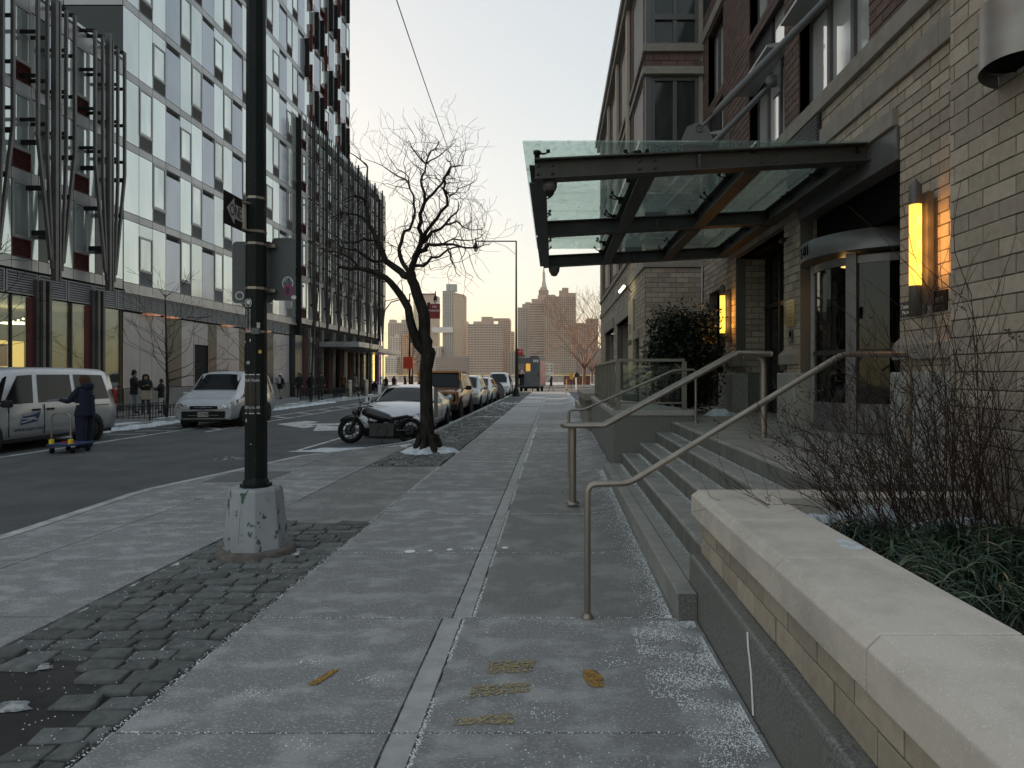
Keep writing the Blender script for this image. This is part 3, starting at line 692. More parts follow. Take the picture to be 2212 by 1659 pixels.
# ------------------------------------------------------------------ right side building
bld = thing('brick_apartment_building', 'tan and red brick apartment building with the entrance steps', 'building', (3.7,10,0))
def unit_brick(name, m, k=0):
    bmm = bmesh.new(); bmesh.ops.create_cube(bmm, size=1)
    for v in bmm.verts: v.co.z += R.uniform(-.02,.02); v.co.y += R.uniform(-.006,.006)
    me = bpy.data.meshes.new(name); bmesh.ops.bevel(bmm, geom=[e for e in bmm.edges if all(v.co.x < 0 for v in e.verts)], offset=.035, segments=1, affect='EDGES')
    bmm.to_mesh(me); bmm.free(); me.materials.append(m); return me
UB = {'tan': [unit_brick('brick', m) for m in B_TAN], 'red': [unit_brick('brick', m) for m in B_RED]}
CN = {'n': 0}
def brick_wall(owner, axis, plane, u0, u1, z0, z1, kind, holes=(), c=.1215, l=.308, most=0, back=True, order=1, j=.010):
    """axis 'Y': wall on plane X=plane seen from -X, u runs along Y. axis 'X': wall on plane Y=plane seen from -Y."""
    mats_ = B_TAN if kind == 'tan' else B_RED; mort = M_MORT if kind == 'tan' else M_MORTR
    stuff = MB(); n = 0; row = 0; z = z0; L = owner.location
    while z < z1-.02:
        h = min(c, z1-z); cuts = []
        u = u0 - (l/2 if row % 2 else 0)
        while u < u1:
            a, b = max(u, u0), min(u+l, u1); u += l
            segs = [(a, b)]
            for (h0, h1, k0, k1) in holes:
                if z+h/2 > k0 and z+h/2 < k1:
                    ns = []
                    for (p, q) in segs:
                        if q <= h0 or p >= h1: ns.append((p,q))
                        else:
                            if p < h0: ns.append((p,h0))
                            if q > h1: ns.append((h1,q))
                    segs = ns
            cuts += [s for s in segs if s[1]-s[0] > .03]
        for (a, b) in (cuts if order > 0 else cuts[::-1]):
            d = R.uniform(-.002,.002)
            if n < most:
                o = bpy.data.objects.new('brick', R.choice(UB[kind])); col.objects.link(o); o.parent = owner
                cy, cz = (a+b)/2, z+h/2
                if axis == 'Y': o.location = (plane+.03+d-L.x, cy-L.y, cz-L.z); o.scale = (.06, b-a-j, h-j)
                else: o.location = (cy-L.x, plane+.03+d-L.y, cz-L.z); o.rotation_euler = (0,0,pi/2); o.scale = (.06, b-a-j, h-j)
            else:
                m = R.randrange(4); e = j/2; f = plane+d; g2 = plane+.02; t = .004
                P = (lambda x, y, zz: (x, y, zz)) if axis == 'Y' else (lambda x, y, zz: (y, x, zz))
                A = [P(f,a+e+t,z+e+t),P(f,b-e-t,z+e+t),P(f,b-e-t,z+h-e-t),P(f,a+e+t,z+h-e-t)]
                B = [P(g2,a+e,z+e),P(g2,b-e,z+e),P(g2,b-e,z+h-e),P(g2,a+e,z+h-e)]
                stuff.add(A+B, [(0,1,2,3),(4,5,1,0),(5,6,2,1),(6,7,3,2),(7,4,0,3)], m)
            n += 1
        z += h; row += 1
    if stuff.f: stuff.build('brickwork', mats_, owner, kind='stuff')
    if back:      # mortar sheets round the holes
        us = sorted(set([u0,u1]+[cl(v,u0,u1) for h in holes for v in h[:2]])); zs = sorted(set([z0,z1]+[cl(v,z0,z1) for h in holes for v in h[2:]])); mb = MB()
        for a, b in zip(us, us[1:]):
            for p, q in zip(zs, zs[1:]):
                if b-a < 1e-4 or q-p < 1e-4: continue
                cu, cz = (a+b)/2, (p+q)/2
                if any(h0 < cu < h1 and k0 < cz < k1 for (h0,h1,k0,k1) in holes): continue
                if axis == 'Y': mb.box(plane+.010, plane+.20, a, b, p, q)
                else: mb.box(a, b, plane+.010, plane+.20, p, q)
        mb.build('mortar', mort, owner)
ZL = .836
# projecting pilaster beside the planter
brick_wall(bld, 'Y', 2.85, 2.0, 4.67, .40, 7.2, 'tan', most=300, order=-1)
box(3.05, 3.75, 4.45, 4.66, .4, 7.2).build('return_wall', B_TAN[1], bld)
# entrance wall
H_TAN = [(6.94,9.76,-1,4.27),(10.45,13.2,-1,3.95),(14.2,15.5,-1,3.5)]
brick_wall(bld, 'Y', 3.7, 4.68, 16.1, ZL, 4.72, 'tan', H_TAN, most=300)
brick_wall(bld, 'Y', 3.7, 4.68, 16.1, 4.98, 5.22, 'tan', most=0)
def trim(u0, u1, z0, z1, X=3.7, pr=.05, n=None, name='trim_stone', m=None, L_=1.2):
    y = u0
    while y < u1-.02:
        e = min(y+L_, u1); box(X-pr, X+.1, y+.003, e-.003, z0, z1).build(name, m or M_TRIM, bld, bevel=.008); y = e
trim(4.68, 16.1, 4.72, 4.97, pr=.04, L_=1.5); trim(4.68, 16.1, 5.22, 5.44, pr=.07, L_=1.5)
mb = MB()     # louvre below the upper window
for i in range(14): mb.box(3.64,3.69,9.0,10.1,4.0+.05*i+.0,4.0+.05*i+.02)
LOUV = box(3.655,3.69,8.95,10.15,4.5,5.2).build('wall_louvre', M_DARKALU, bld)
mb = MB()
for i in range(16): mb.box(3.63,3.655,8.97,10.13,4.51+i*.043,4.53+i*.043)
mb.build('louvre_slat', M_ROD, bld)
# lintel above door with stepped end
trim(6.96, 10.6, 4.27, 4.46, pr=.07, name='lintel_stone', L_=3.9); box(3.67,3.9,6.945,9.755,3.90,4.268).build('fascia_plate', M_DOORFR, bld)

# piers: bevelled moulding and granite base
def pier_base(y0, y1, name='pier_base'):
    box(3.60, 3.95, y0-.05, y1+.04, ZL-.01, 1.62).build(name, M_GRANL, bld, bevel=.02)
    mb = MB(); mb.prism([(3.62,y0-.03,1.75),(3.62,y0-.03,1.90),(3.71,y0-.03,1.99),(3.9,y0-.03,1.99),(3.9,y0-.03,1.75)], (0, y1-y0+.06, 0)); mb.build('pier_moulding', M_TRIM, bld, bevel=.006)
pier_base(4.70, 6.92); pier_base(9.80, 10.45); pier_base(13.2, 14.2)
# brick returns of the piers facing the camera
def ret(y, x0, x1, z0, z1, kind='tan', most=0): brick_wall(bld, 'X', y, x0, x1, z0, z1, kind, most=most)
ret(9.765, 3.72, 4.3, ZL+.79, 3.95); box(3.74,4.3,9.79,10.4,1.6,3.95).build('pier_core', M_MORT, bld)
ret(13.205, 3.72, 4.6, ZL+.79, 3.95); box(3.74,4.6,13.23,14.2,1.6,3.95).build('pier_core', M_MORT, bld)
box(3.72,4.3,9.77,10.43,ZL,1.62).build('pier_core', M_GRAN, bld); box(3.72,4.6,13.2,14.2,ZL,1.62).build('pier_core', M_GRAN, bld)
# recess rooms behind the openings
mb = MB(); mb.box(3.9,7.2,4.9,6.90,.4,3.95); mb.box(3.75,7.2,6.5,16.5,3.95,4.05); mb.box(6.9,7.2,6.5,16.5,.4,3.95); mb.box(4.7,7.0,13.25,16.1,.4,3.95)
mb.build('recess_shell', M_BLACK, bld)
mb = MB(); mb.box(4.35,4.40,10.45,13.2,ZL,3.95); mb.build('recess_glazing', M_DGL, bld)
for y in (10.5,11.4,12.3,13.1): box(4.28,4.35,y,y+.07,ZL,3.95).build('glazing_bar', M_DARKALU, bld)
box(4.28,4.35,10.5,13.2,2.9,2.98).build('glazing_bar', M_DARKALU, bld)
# front face of the wing (faces the camera) and its street face
brick_wall(bld, 'X', 16.1, 2.27, 3.69, ZL, 4.25, 'tan', most=200)
trim(16.1, 31.4, 4.25, 4.45, X=2.26, pr=.05, L_=2.5)
box(2.24,3.7,16.03,16.12,4.25,4.45).build('trim_stone', M_TRIM, bld, bevel=.006)
H2 = [(17.25,18.0,-1,2.55),(19.5,23.3,-1,3.35),(24.6,28.6,-1,3.35)]
brick_wall(bld, 'Y', 2.26, 16.135, 31.4, .0, 4.25, 'tan', H2)
brick_wall(bld, 'Y', 2.26, 16.1, 31.4, 4.45, 4.95, 'tan'); trim(16.1, 31.4, 4.95, 5.1, X=2.26, pr=.06, L_=2.5)
for (a, b, z) in ((19.5,23.3,3.35),(24.6,28.6,3.35)):
    box(2.2,2.5,a-.2,b+.2,z,z+.36).build('lintel_stone', M_TRIM, bld, bevel=.01)
    mb = MB(); mb.box(2.95,3.0,a,b,.5,z); mb.build('bay_glazing', M_DGL, bld); box(2.47,2.95,b,b+.1,.4,z).build('bay_jamb', M_TRIM, bld); box(2.47,2.95,a-.1,a,.4,z).build('bay_jamb', M_TRIM, bld)
    for q in range(4): box(2.9,2.95,a+q*(b-a)/3-.04,a+q*(b-a)/3+.04,.5,z).build('glazing_bar', M_DARKALU, bld)
box(2.2,2.42,17.15,18.1,2.55,2.8).build('lintel_stone', M_TRIM, bld); box(2.5,2.55,17.2,18.05,.5,2.6).build('service_door', M_DARKALU, bld)
box(2.28,7,16.25,31.3,4.5,12.5).build('wing_core', M_DARKALU, bld); box(3.05,7,16.3,31.3,-.2,4.5).build('wing_core', M_BLACK, bld)
box(4.05,7,2,16.2,4.1,7.0).build('upper_core', M_BLACK, bld); box(4.05,7,2,16.2,7.0,12.5).build('upper_core', M_BLACK, bld)
# red brick storeys, entrance side
WIN = [(7.63,9.8),(10.43,12.3),(14.2,15.6)]
zs = [(5.44,6.95),(7.95,9.7),(10.7,12.4)]
holes = [(a,b,z0,(7.8 if z0 < 7 else z1)) for a,b in WIN for z0,z1 in zs]
brick_wall(bld, 'Y', 3.7, 4.68, 16.1, 5.44, 10.4, 'red', holes, most=0)
def win_y(X, a, b, z0, z1, cols=3, depth=.16, par=None):     # window in a wall plane X, seen from -X
    w = MB(); x0, x1 = X+depth, X+depth+.05
    w.box(x0,x1,a,a+.07,z0,z1); w.box(x0,x1,b-.07,b,z0,z1); w.box(x0,x1,a+.07,b-.07,z0,z0+.07); w.box(x0,x1,a+.07,b-.07,z1-.07,z1)
    for k in range(1, cols): y = a+(b-a)*k/cols; w.box(x0-.02,x1,y-.045,y+.045,z0+.07,z1-.07)
    o = w.build('window', M_ALU, bld)
    for k in range(cols):
        p = MB().box(x0+.03,x0+.04,a+(b-a)*k/cols+.03,a+(b-a)*(k+1)/cols-.03,z0+.05,z1-.05); p.build('pane', M_PANE, o)
    mb = MB(); mb.box(X+.21,X+.3,a-.02,b+.02,z0-.02,z1+.02); mb.build('window_back', M_BLACK, bld)
    mb = MB(); mb.box(X+.02,X+.22,b,b+.05,z0,z1); mb.build('reveal', M_DARKALU, bld)
M_PANE = mat('bright_window_pane', (.80,.82,.80), .05, .45, spec=.7, bump=.02, bsc=2, c2=(.66,.68,.66), sc=.8, rnd=.12)
M_PANED = mat('dark_window_pane', (.05,.058,.055), .07, .1, spec=.5, c2=(.03,.035,.034), sc=1.5, stretch=(1,1,.2))
for a, b in WIN:
    win_y(3.7, a, b, 5.46, 6.9, 3); win_y(3.7, a, b, 7.95, 9.7, 3)
    mb = MB(); mb.hexa([(3.42,a,6.86),(3.8,a,6.86),(3.8,b,6.86),(3.42,b,6.86)], [(3.42,a,6.90),(3.8,a,6.98),(3.8,b,6.98),(3.42,b,6.90)]); mb.build('awning_panel', mat('pale_metal', (.42,.43,.42), .4, .5), bld)
    sp = MB(); m_ = a+(b-a)*.45; sp.box(3.84,3.87,a,m_,7.02,7.9); sp.build('spandrel_pane', M_PANE, bld)
    sp = MB(); sp.box(3.85,3.87,m_+.04,b,7.02,7.9); sp.build('spandrel_back', M_BLACK, bld); sp = MB()
    for q in range(18): sp.box(3.80,3.85,m_+.05,b-.02,7.04+q*.048,7.06+q*.048)
    sp.build('wall_louvre', M_ROD, bld)
trim(4.68, 16.1, 9.75, 10.0, X=3.7, pr=.05, L_=2)
# bay on the wing's near end
def win_x(Y, a, b, z0, z1, cols=2, transom=None, mp=None):
    w = MB(); y0, y1 = Y+.08, Y+.14
    w.box(a,a+.09,y0-.04,y1,z0,z1); w.box(b-.09,b,y0-.04,y1,z0,z1); w.box(a+.09,b-.09,y0-.04,y1,z0,z0+.09); w.box(a+.09,b-.09,y0-.04,y1,z1-.09,z1)
    for k in range(1, cols): x = a+(b-a)*k/cols; w.box(x-.05,x+.05,y0-.03,y1,z0+.09,z1-.09)
    if transom: w.box(a+.09,b-.09,y0-.045,y1,transom-.07,transom+.07)
    o = w.build('window', M_ALU, bld)
    for k in range(cols): MB().box(a+(b-a)*k/cols+.05,a+(b-a)*(k+1)/cols-.05,y0+.02,y0+.03,z0+.05,z1-.05).build('pane', mp or M_PANED, o)
for (z0, z1, t) in ((6.55,9.0,7.35),(9.78,12.3,10.5)):
    win_x(16.1, 2.42, 3.60, z0, z1, 2, t)
    box(2.27,2.42,16.1,16.24,z0,z1).build('corner_post', M_ALU, bld)
box(3.60,3.70,16.1,16.24,5.1,12.5).build('corner_post', M_TRIM, bld)
brick_wall(bld, 'X', 16.1, 2.27, 3.69, 9.2, 9.58, 'red', c=.19, l=.4); 
for z in (9.02,9.58): box(2.2,3.7,16.0,16.2,z,z+.19).build('trim_stone', M_TRIM, bld, bevel=.008)
brick_wall(bld, 'X', 16.1, 2.27, 3.69, 4.45, 6.5, 'red')
box(2.43,3.59,16.27,16.34,4.4,12.4).build('bay_back', M_BLACK, bld)
# wing street face above
WW = [(16.5,18.6),(20.2,21.9),(23.5,25.3),(27,28.9)]; zz = [(5.3,6.4),(6.75,9.0),(9.8,12.0)]
holes = [(a,b,z0,z1) for a,b in WW for z0,z1 in zz]
brick_wall(bld, 'Y', 2.26, 16.25, 31.4, 5.1, 12.35, 'red', holes)
for a, b in WW:
    for z0, z1 in zz: win_y(2.26, a, b, z0, z1, 2, depth=.05 if a < 17 else .12)
for z in (9.1,9.55): trim(16.2, 31.4, z, z+.16, X=2.26, pr=.06, L_=3)
box(2.08,2.6,16.0,31.5,12.35,12.6).build('cornice', M_TRIM, bld); box(2.0,2.7,15.95,31.55,12.6,12.85).build('cornice', M_TRIM, bld); box(2.3,7,16.2,31.4,12.3,12.7).build('roof', M_DARKALU, bld)
for y in (19.4,22.7,26.2,30.2): box(2.16,2.24,y-.25,y+.25,5.1,12.35).build('pilaster_strip', B_TAN[2], bld)
box(3.35,3.5,15.95,16.09,ZL,5.5).build('downpipe', M_STEEL, bld) if False else MB().tube((3.66,16.04,ZL),(3.66,16.04,4.25),.02,n=8).build('downpipe', mat('white_pipe',(.5,.5,.5),.5), bld)

# ------------------------------------------------------------------ entrance steps and landing
st = thing('entrance_steps', 'broad stone entrance steps rising to the glass door', 'steps', (1.4,7.4,0))
M_RISER = mat('dark_riser', (.11,.11,.10), .8, c2=(.17,.17,.155), sc=5, stretch=(1,1,.15), bump=.2, bsc=90, det=7)  # riser faces darker than the treads, with vertical streaks
edge = [(.80,.176),(1.08,.341),(1.36,.506),(1.63,.671),(1.88,.836)]
for k, (x, z) in enumerate(edge):
    x1 = edge[k+1][0]+.02 if k < 4 else 1.95
    y0 = 4.215 if k == 0 else 4.475
    zb = z-.165 if k else -.12
    yb = 10.38 if k else 10.38
    if k == 0:
        MB().hexa([(x,4.215,-.1),(.93,4.215,-.1),(.93,10.38,-.1),(x,10.38,-.1)], [(x,4.215,z),(.93,4.215,z),(.93,10.38,z),(x,10.38,z)]).build('tread', M_STEP, st, bevel=.012)
        MB().box(.931,x1,4.475,10.38,-.1,z-.0015).build('tread', M_STEP, st)
        MB().box(.932,1.09,4.23,4.9,-.1,.3405).build('tread', M_STEP, st) if False else None
    else:
        ys = [y0, 6.9, 8.7, yb]
        for a, b in zip(ys, ys[1:]):
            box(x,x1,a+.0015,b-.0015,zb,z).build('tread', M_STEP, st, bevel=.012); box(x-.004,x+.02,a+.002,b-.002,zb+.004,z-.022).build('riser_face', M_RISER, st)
ys = [4.475,7.0,8.7,10.38,13.2,16.08]; xs = [1.951,2.75,3.7]
for a, b in zip(ys, ys[1:]):
    for c, d in zip(xs, xs[1:]): box(c+.002,d-.002,a+.002,b-.002,.7,ZL).build('landing_slab', M_STEP, st)
box(3.7,7.0,6.9,16.1,.70,ZL-.003).build('landing_slab', M_STEP, st)
box(.806,.926,4.198,4.214,.0,.174).build('dark_end_block', M_GRAN, st)

# ------------------------------------------------------------------ near planter
pl = thing('raised_planter', 'long raised planter with pale stone coping in the near right corner', 'planter', (1.2,3,0))
mb = MB(); mb.box(.93,1.10,-3,4.47,-.1,.366); mb.build('granite_plinth', M_GRAN, pl, bevel=.02)
MB().path([(.925,3.1,.367),(.922,3.08,.31),(.924,3.04,.2),(.922,3.0,.02)], .005, 5).build('frozen_drip', M_SALT, pl)
brick_wall(pl, 'Y', 1.01, -2.0, 4.46, .366, .606, 'tan', c=.12, l=.31, most=80, order=-1, j=.008)

mb = MB(); mb.box(1.101,1.45,-3,4.455,.0,.606); mb.box(1.45,3.6,4.27,4.455,.0,.606); mb.build('planter_core', M_TRIM, pl)
def coping(y0, y1, x0=.97, x1=1.463):
    c = .045; mb = MB(); z0, z1 = .608, .79
    mb.prism([(x0,y0,z0),(x0,y0,z1-c),(x0+c,y0,z1),(x1,y0,z1),(x1,y0,z0)], (0,y1-y0,0)); return mb.build('coping_stone', M_COPING, pl, bevel=.006)
ye = 4.25
for a, b in ((3.60,4.246),(2.86,3.596),(2.02,2.856),(1.0,2.016),(-.3,.996),(-2,-.304)): coping(a+.002, b-.002)
mb = MB(); z0, z1, c = .608, .79, .045    # corner stone, chamfered on two sides
mb.add([(.97,4.25,z0),(1.463,4.25,z0),(1.463,4.59,z0),(.97,4.59,z0),(.97,4.25,z1-c),(1.463,4.25,z1-c),(1.463,4.59,z1-c),(.97,4.59,z1-c),(.97+c,4.25,z1),(1.463,4.25,z1),(1.463,4.59-c,z1),(.97+c,4.59-c,z1)],
       [(0,3,2,1),(3,0,4,7),(2,3,7,6),(1,2,6,10,9,5),(0,1,5,9,8,4),(4,8,11,7),(7,11,10,6),(8,9,10,11)]); mb.build('coping_stone', M_COPING, pl, bevel=.006)
for a, b in ((1.467,2.4),(2.404,3.58)):
    mb = MB(); mb.prism([(a,4.25,z0),(a,4.25,z1),(a,4.59-c,z1),(a,4.59,z1-c),(a,4.59,z0)], (b-a,0,0)); mb.build('coping_stone', M_COPING, pl, bevel=.006)
mb = MB(); n = 24
M_SOIL = mat('soil', (.03,.026,.02), .95, c2=(.015,.013,.011), sc=20, bump=1, bsc=40)
vs = [(1.44+i*1.42/n, -1.9+j*6.17/n, .60+.03*math.sin(i*1.9)*math.cos(j*2.3)+R.uniform(-.012,.012)) for j in range(n+1) for i in range(n+1)]
mb.add(vs, [(j*(n+1)+i, j*(n+1)+i+1, (j+1)*(n+1)+i+1, (j+1)*(n+1)+i) for j in range(n) for i in range(n)], 0, True); mb.build('soil', M_SOIL, pl)

# ------------------------------------------------------------------ ramp wall, glass railing, far planter
rw = thing('ramp_wall', 'dark granite ramp wall below the glass railing', 'wall', (1.5,13.5,0))
def P4(x, y, z): return (x, y, z)
mb = MB(); mb.hexa([(.95,10.4,-.1),(2.25,10.4,-.1),(2.25,10.75,-.1),(1.0,17.4,-.1)], [(.95,10.4,.93),(2.25,10.4,.93),(2.25,10.75,.93),(1.0,17.4,.93)]); mb.build('granite_face', M_GRAN, rw)
mb = MB(); mb.hexa([(.92,10.37,.932),(2.27,10.37,.932),(2.27,10.80,.932),(.97,17.4,.932)], [(.92,10.37,1.02),(2.27,10.37,1.02),(2.27,10.80,1.02),(.97,17.4,1.02)]); mb.build('wall_cap', M_GRANL, rw, bevel=.01)
gr = thing('glass_railing', 'metal railing with clear glass panes on the ramp wall', 'railing', (1.6,12.5,1.02))
RA, RB, RC = Vector((1.03,10.45,1.02)), Vector((1.10,17.0,1.02)), Vector((2.10,10.45,1.02))
def bar(name, a, b, w, h, m=None, par=None):
    a, b = Vector(a), Vector(b); d = (b-a).normalized(); s = Vector((-d.y,d.x,0)).normalized()*w/2; u = Vector((0,0,h))
    return MB().hexa([a-s,b-s,b+s,a+s], [a-s+u,b-s+u,b+s+u,a+s+u]).build(name, m or M_STEEL, par or gr)
M_RAIL = mat('beige_metal', (.24,.225,.195), .45, .4, c2=(.19,.18,.155), sc=4)
bar('top_rail', RA+Vector((0,0,.78)), RB+Vector((0,0,.78)), .06, .045, M_RAIL); bar('top_rail', RA+Vector((-.03,0,.781)), RC+Vector((0,0,.781)), .06, .045, M_RAIL)
bar('bottom_rail', RA+Vector((0,0,.10)), RB+Vector((0,0,.10)), .03, .03, M_RAIL); bar('bottom_rail', RA+Vector((.04,0,.10)), RC+Vector((0,0,.10)), .03, .03, M_RAIL)
def post(p, h=.78, w=.07):
    box(p.x-w/2,p.x+w/2,p.y-.02,p.y+.02,p.z,p.z+h).build('post', M_RAIL, gr)
    MB().lathe([(.035,0),(.035,.012),(.012,.03),(0,.03)], (p.x-.06,p.y,p.z), 8).build('bolt', M_STEEL, gr)
for k in range(9): post(RA+(RB-RA)*(k/8))
post(RC)
for k in range(8):
    a, b = RA+(RB-RA)*((k+.12)/8), RA+(RB-RA)*((k+.88)/8); bar('glass_pane', a+Vector((.0,0,.14)), b+Vector((0,0,.14)), .01, .58, M_RGL)
bar('glass_pane', RA+Vector((.08,0,.14)), RC+Vector((-.08,0,.14)), .01, .58, M_RGL)
g2 = thing('ramp_handrail', 'second metal handrail inside the ramp behind the glass railing', 'railing', (2.2,13,.9))
for y in (11.6,13.2,15): MB().box(2.28,2.34,y-.02,y+.02,.84,1.78).build('post', M_RAIL, g2)
MB().path([(2.3,11.3,1.62),(2.3,12.2,1.78),(2.3,15.4,1.80)], .022, 8).build('top_rail', M_RAIL, g2); MB().path([(1.75,11.4,1.45),(2.0,11.5,1.62),(2.28,11.6,1.62)], .018, 8).build('lower_rail', M_STEEL, g2)
fp = thing('ramp_planter', 'square stepped stone planter at the far end of the ramp wall', 'planter', (1.3,18.6,0))
box(.90,2.2,17.42,22.4,-.1,.62).build('base', M_TRIM, fp); box(.86,2.24,17.40,22.5,.62,.88).build('brick_band', mat('planter_band', (.15,.135,.11), .8, c2=(.12,.11,.09), sc=8), fp, bevel=.01); box(.80,2.25,17.36,22.6,.88,1.08).build('cap_stone', M_TRIM, fp, bevel=.03)
# benches and tables on the terrace beyond
ft = thing('cafe_table', 'snow-topped dark table on the terrace behind the far planter', 'table', (1.75,24,.4))
box(1.4,2.15,23.4,24.4,1.24,1.28).build('table_top', M_SNOW, ft); MB().tube((1.75,24,.3),(1.75,24,1.24),.04).build('leg', M_BLACKP, ft); box(1.45,2.1,23.7,24.1,.75,.8).build('seat', M_BLACKP, ft)
box(1.0,2.26,22.6,31,-.1,.35).build('terrace', M_TRIM, fp)
# concrete end of the steps towards the ramp: low kerb seen behind rail
# ------------------------------------------------------------------ handrails
def handrail(name, label, Y, pts, r, posts, Y2=None, loop=False):
    h = thing(name, label, 'handrail', (pts[0][0], Y, 0), group='tubular handrails on the entrance steps')
    def yy(x): return Y if Y2 is None else Y+(Y2-Y)*cl((x-pts[0][0])/(pts[-1][0]-pts[0][0]))
    def rnd(P, rad=.06):
        out = [P[0]]
        for i in range(1, len(P)-1):
            a, b, c = P[i-1], P[i], P[i+1]; d0 = (a-b); d1 = (c-b); t = min(rad, d0.length*.45, d1.length*.45)
            p, q = b+d0.normalized()*t, b+d1.normalized()*t
            for k in range(5):
                u = k/4; out.append(p*(1-u)**2+b*2*u*(1-u)+q*u*u)
        out.append(P[-1]); return out
    P3 = [Vector((x, yy(x), z)) for x, z in pts]
    MB().path(rnd(P3), r, 14).build('rail', M_STEEL, h)
    for (x, z) in posts:
        MB().lathe([(r*1.9,0),(r*1.9,.012),(r*1.35,.03),(r,.034)], (x,yy(x),z), 18).build('flange', M_STEEL, h)
    return h
handrail('handrail', 'nearest tubular handrail, its post on the slab joint beside the planter', 4.25, [(.218,0),(.218,.875),(.50,.875),(2.07,1.742),(2.62,1.742),(2.62,.60)], .021, [(.218,0)], Y2=4.78)
hB = handrail('handrail', 'thick middle handrail with a looped lower end', 7.85, [(.225,.03),(.225,.955),(.225,.96)], .043, [(.225,.03)])
loop = [(.60,7.74),(.2,7.74),(.13,7.78),(.105,7.85),(.13,7.92),(.2,7.96),(.60,7.96)]
MB().path([(2.58,7.74,1.845),(2.2,7.74,1.852),(.60,7.74,.98)]+[(x,y,.98) for x,y in loop[1:-1]]+[(.60,7.96,.98),(2.2,7.96,1.852),(2.58,7.96,1.845),(2.62,7.85,1.842),(2.58,7.74,1.845)], .031, 12).build('rail', M_STEEL, hB)
MB().path([(2.3,7.85,1.83),(2.46,7.85,1.82),(2.52,7.85,1.77),(2.535,7.85,1.68),(2.535,7.85,ZL)], .043, 14).build('post', M_STEEL, hB)
MB().path([(.2,7.85,.97),(.225,7.85,.95)], .03, 8).build('post_head', M_STEEL, hB)
handrail('handrail', 'thin far handrail in front of the ramp wall', 10.15, [(.23,.03),(.23,1.04),(.46,1.04),(1.88,1.66),(2.22,1.67),(2.22,ZL)], .02, [(.23,.05),(2.22,ZL)])

# ------------------------------------------------------------------ canopy
cn = thing('glass_canopy', 'steel and glass entrance canopy reaching over the steps', 'canopy', (1.7,10.7,3.9))
def ibeam_x(Y, x0, x1, zl, zr, zbl, zbr, w=.10, name='cross_beam'):     # along X, tapering
    mb = MB(); t = .016
    for (a, b, c, d, ww) in ((zl-t, zl, zr-t, zr, w), (zbl, zbl+t, zbr, zbr+t, w), (zbl+t, zl-t, zbr+t, zr-t, .008)):
        mb.hexa([(x0,Y-ww,a),(x1,Y-ww,c),(x1,Y+ww,c),(x0,Y+ww,a)], [(x0,Y-ww,b),(x1,Y-ww,d),(x1,Y+ww,d),(x0,Y+ww,b)])
    b = mb.build(name, M_PAINTST, cn)
    return b
def ibeam_y(X, y0, y1, zt, zb, w=.095, name='long_beam'):
    mb = MB(); t = .016
    mb.box(X-w,X+w,y0,y1,zt-t,zt); mb.box(X-w,X+w,y0,y1,zb,zb+t); mb.box(X-.008,X+.008,y0,y1,zb+t,zt-t); return mb.build(name, M_PAINTST, cn)
def bz(X): return (X+.226)/3.92*.20
for k, Y in enumerate((7.6,10.7,13.75)):
    ibeam_x(Y, -.225, 3.68, 4.10, 4.29, 3.86, 4.08)
    box(1.67,1.70,Y-.09,Y+.09,3.99,4.15).build('stiffener', M_PAINTST, cn)
    if k == 0:     # bolt heads
        for X in (-.19,-.02,1.0,1.18,2.42,2.60):
            for dz in (.07,.16): MB().lathe([(0,-.022),(.016,-.018),(.02,0)], (X,Y-.008,3.87+bz(X)+dz), 8, axis='Y').build('bolt', M_PAINTST, cn)
for X in (-.20,1.10,2.35,3.52):
    for a, b in ((7.705,10.595),(10.805,13.645)):
        ibeam_y(X, a, b, 4.085+bz(X), 3.862+bz(X))
# glass sheets on spider fittings
zg = 4.275; xsG = [-.37,.98,2.33,3.68]; ysG = [7.47,8.54,9.61,10.68,11.74,12.80,13.86]
for a, b in zip(xsG, xsG[1:]):
    for c, d in zip(ysG, ysG[1:]):
        box(a+.006,b-.006,c+.006,d-.006,zg,zg+.019).build('glass_pane', M_CGL, cn)
for i, X in enumerate((-.2,.98,2.33,3.55)):
    for j, Y in enumerate(ysG):
        Yc = cl(Y, 7.62, 13.7); mb = MB(); zb = 4.09+bz(X)
        mb.lathe([(.032,zb-.02),(.032,zg-.09),(.045,zg-.09),(.045,zg-.055),(0,zg-.05)], (X,Yc,0), 10)
        for (dx, dy) in ((-.13,.11),(.13,.11),(.13,-.11),(-.13,-.11)):
            if (i == 0 and dx < 0) or (j == 0 and dy < 0) or (j == len(ysG)-1 and dy > 0): continue
            mb.path([(X,Yc,zg-.07),(X+dx*.6,Yc+dy*.6,zg-.065),(X+dx,Yc+dy,zg-.03),(X+dx,Yc+dy,zg-.002)], [.014,.012,.010,.010], 6)
            mb.lathe([(.0,-.036),(.024,-.032),(.024,-.022),(.012,-.018),(.024,-.014),(.024,-.002),(0,-.001)], (X+dx,Yc+dy,zg), 10)
        mb.build('glass_fitting', M_BLACKP, cn)
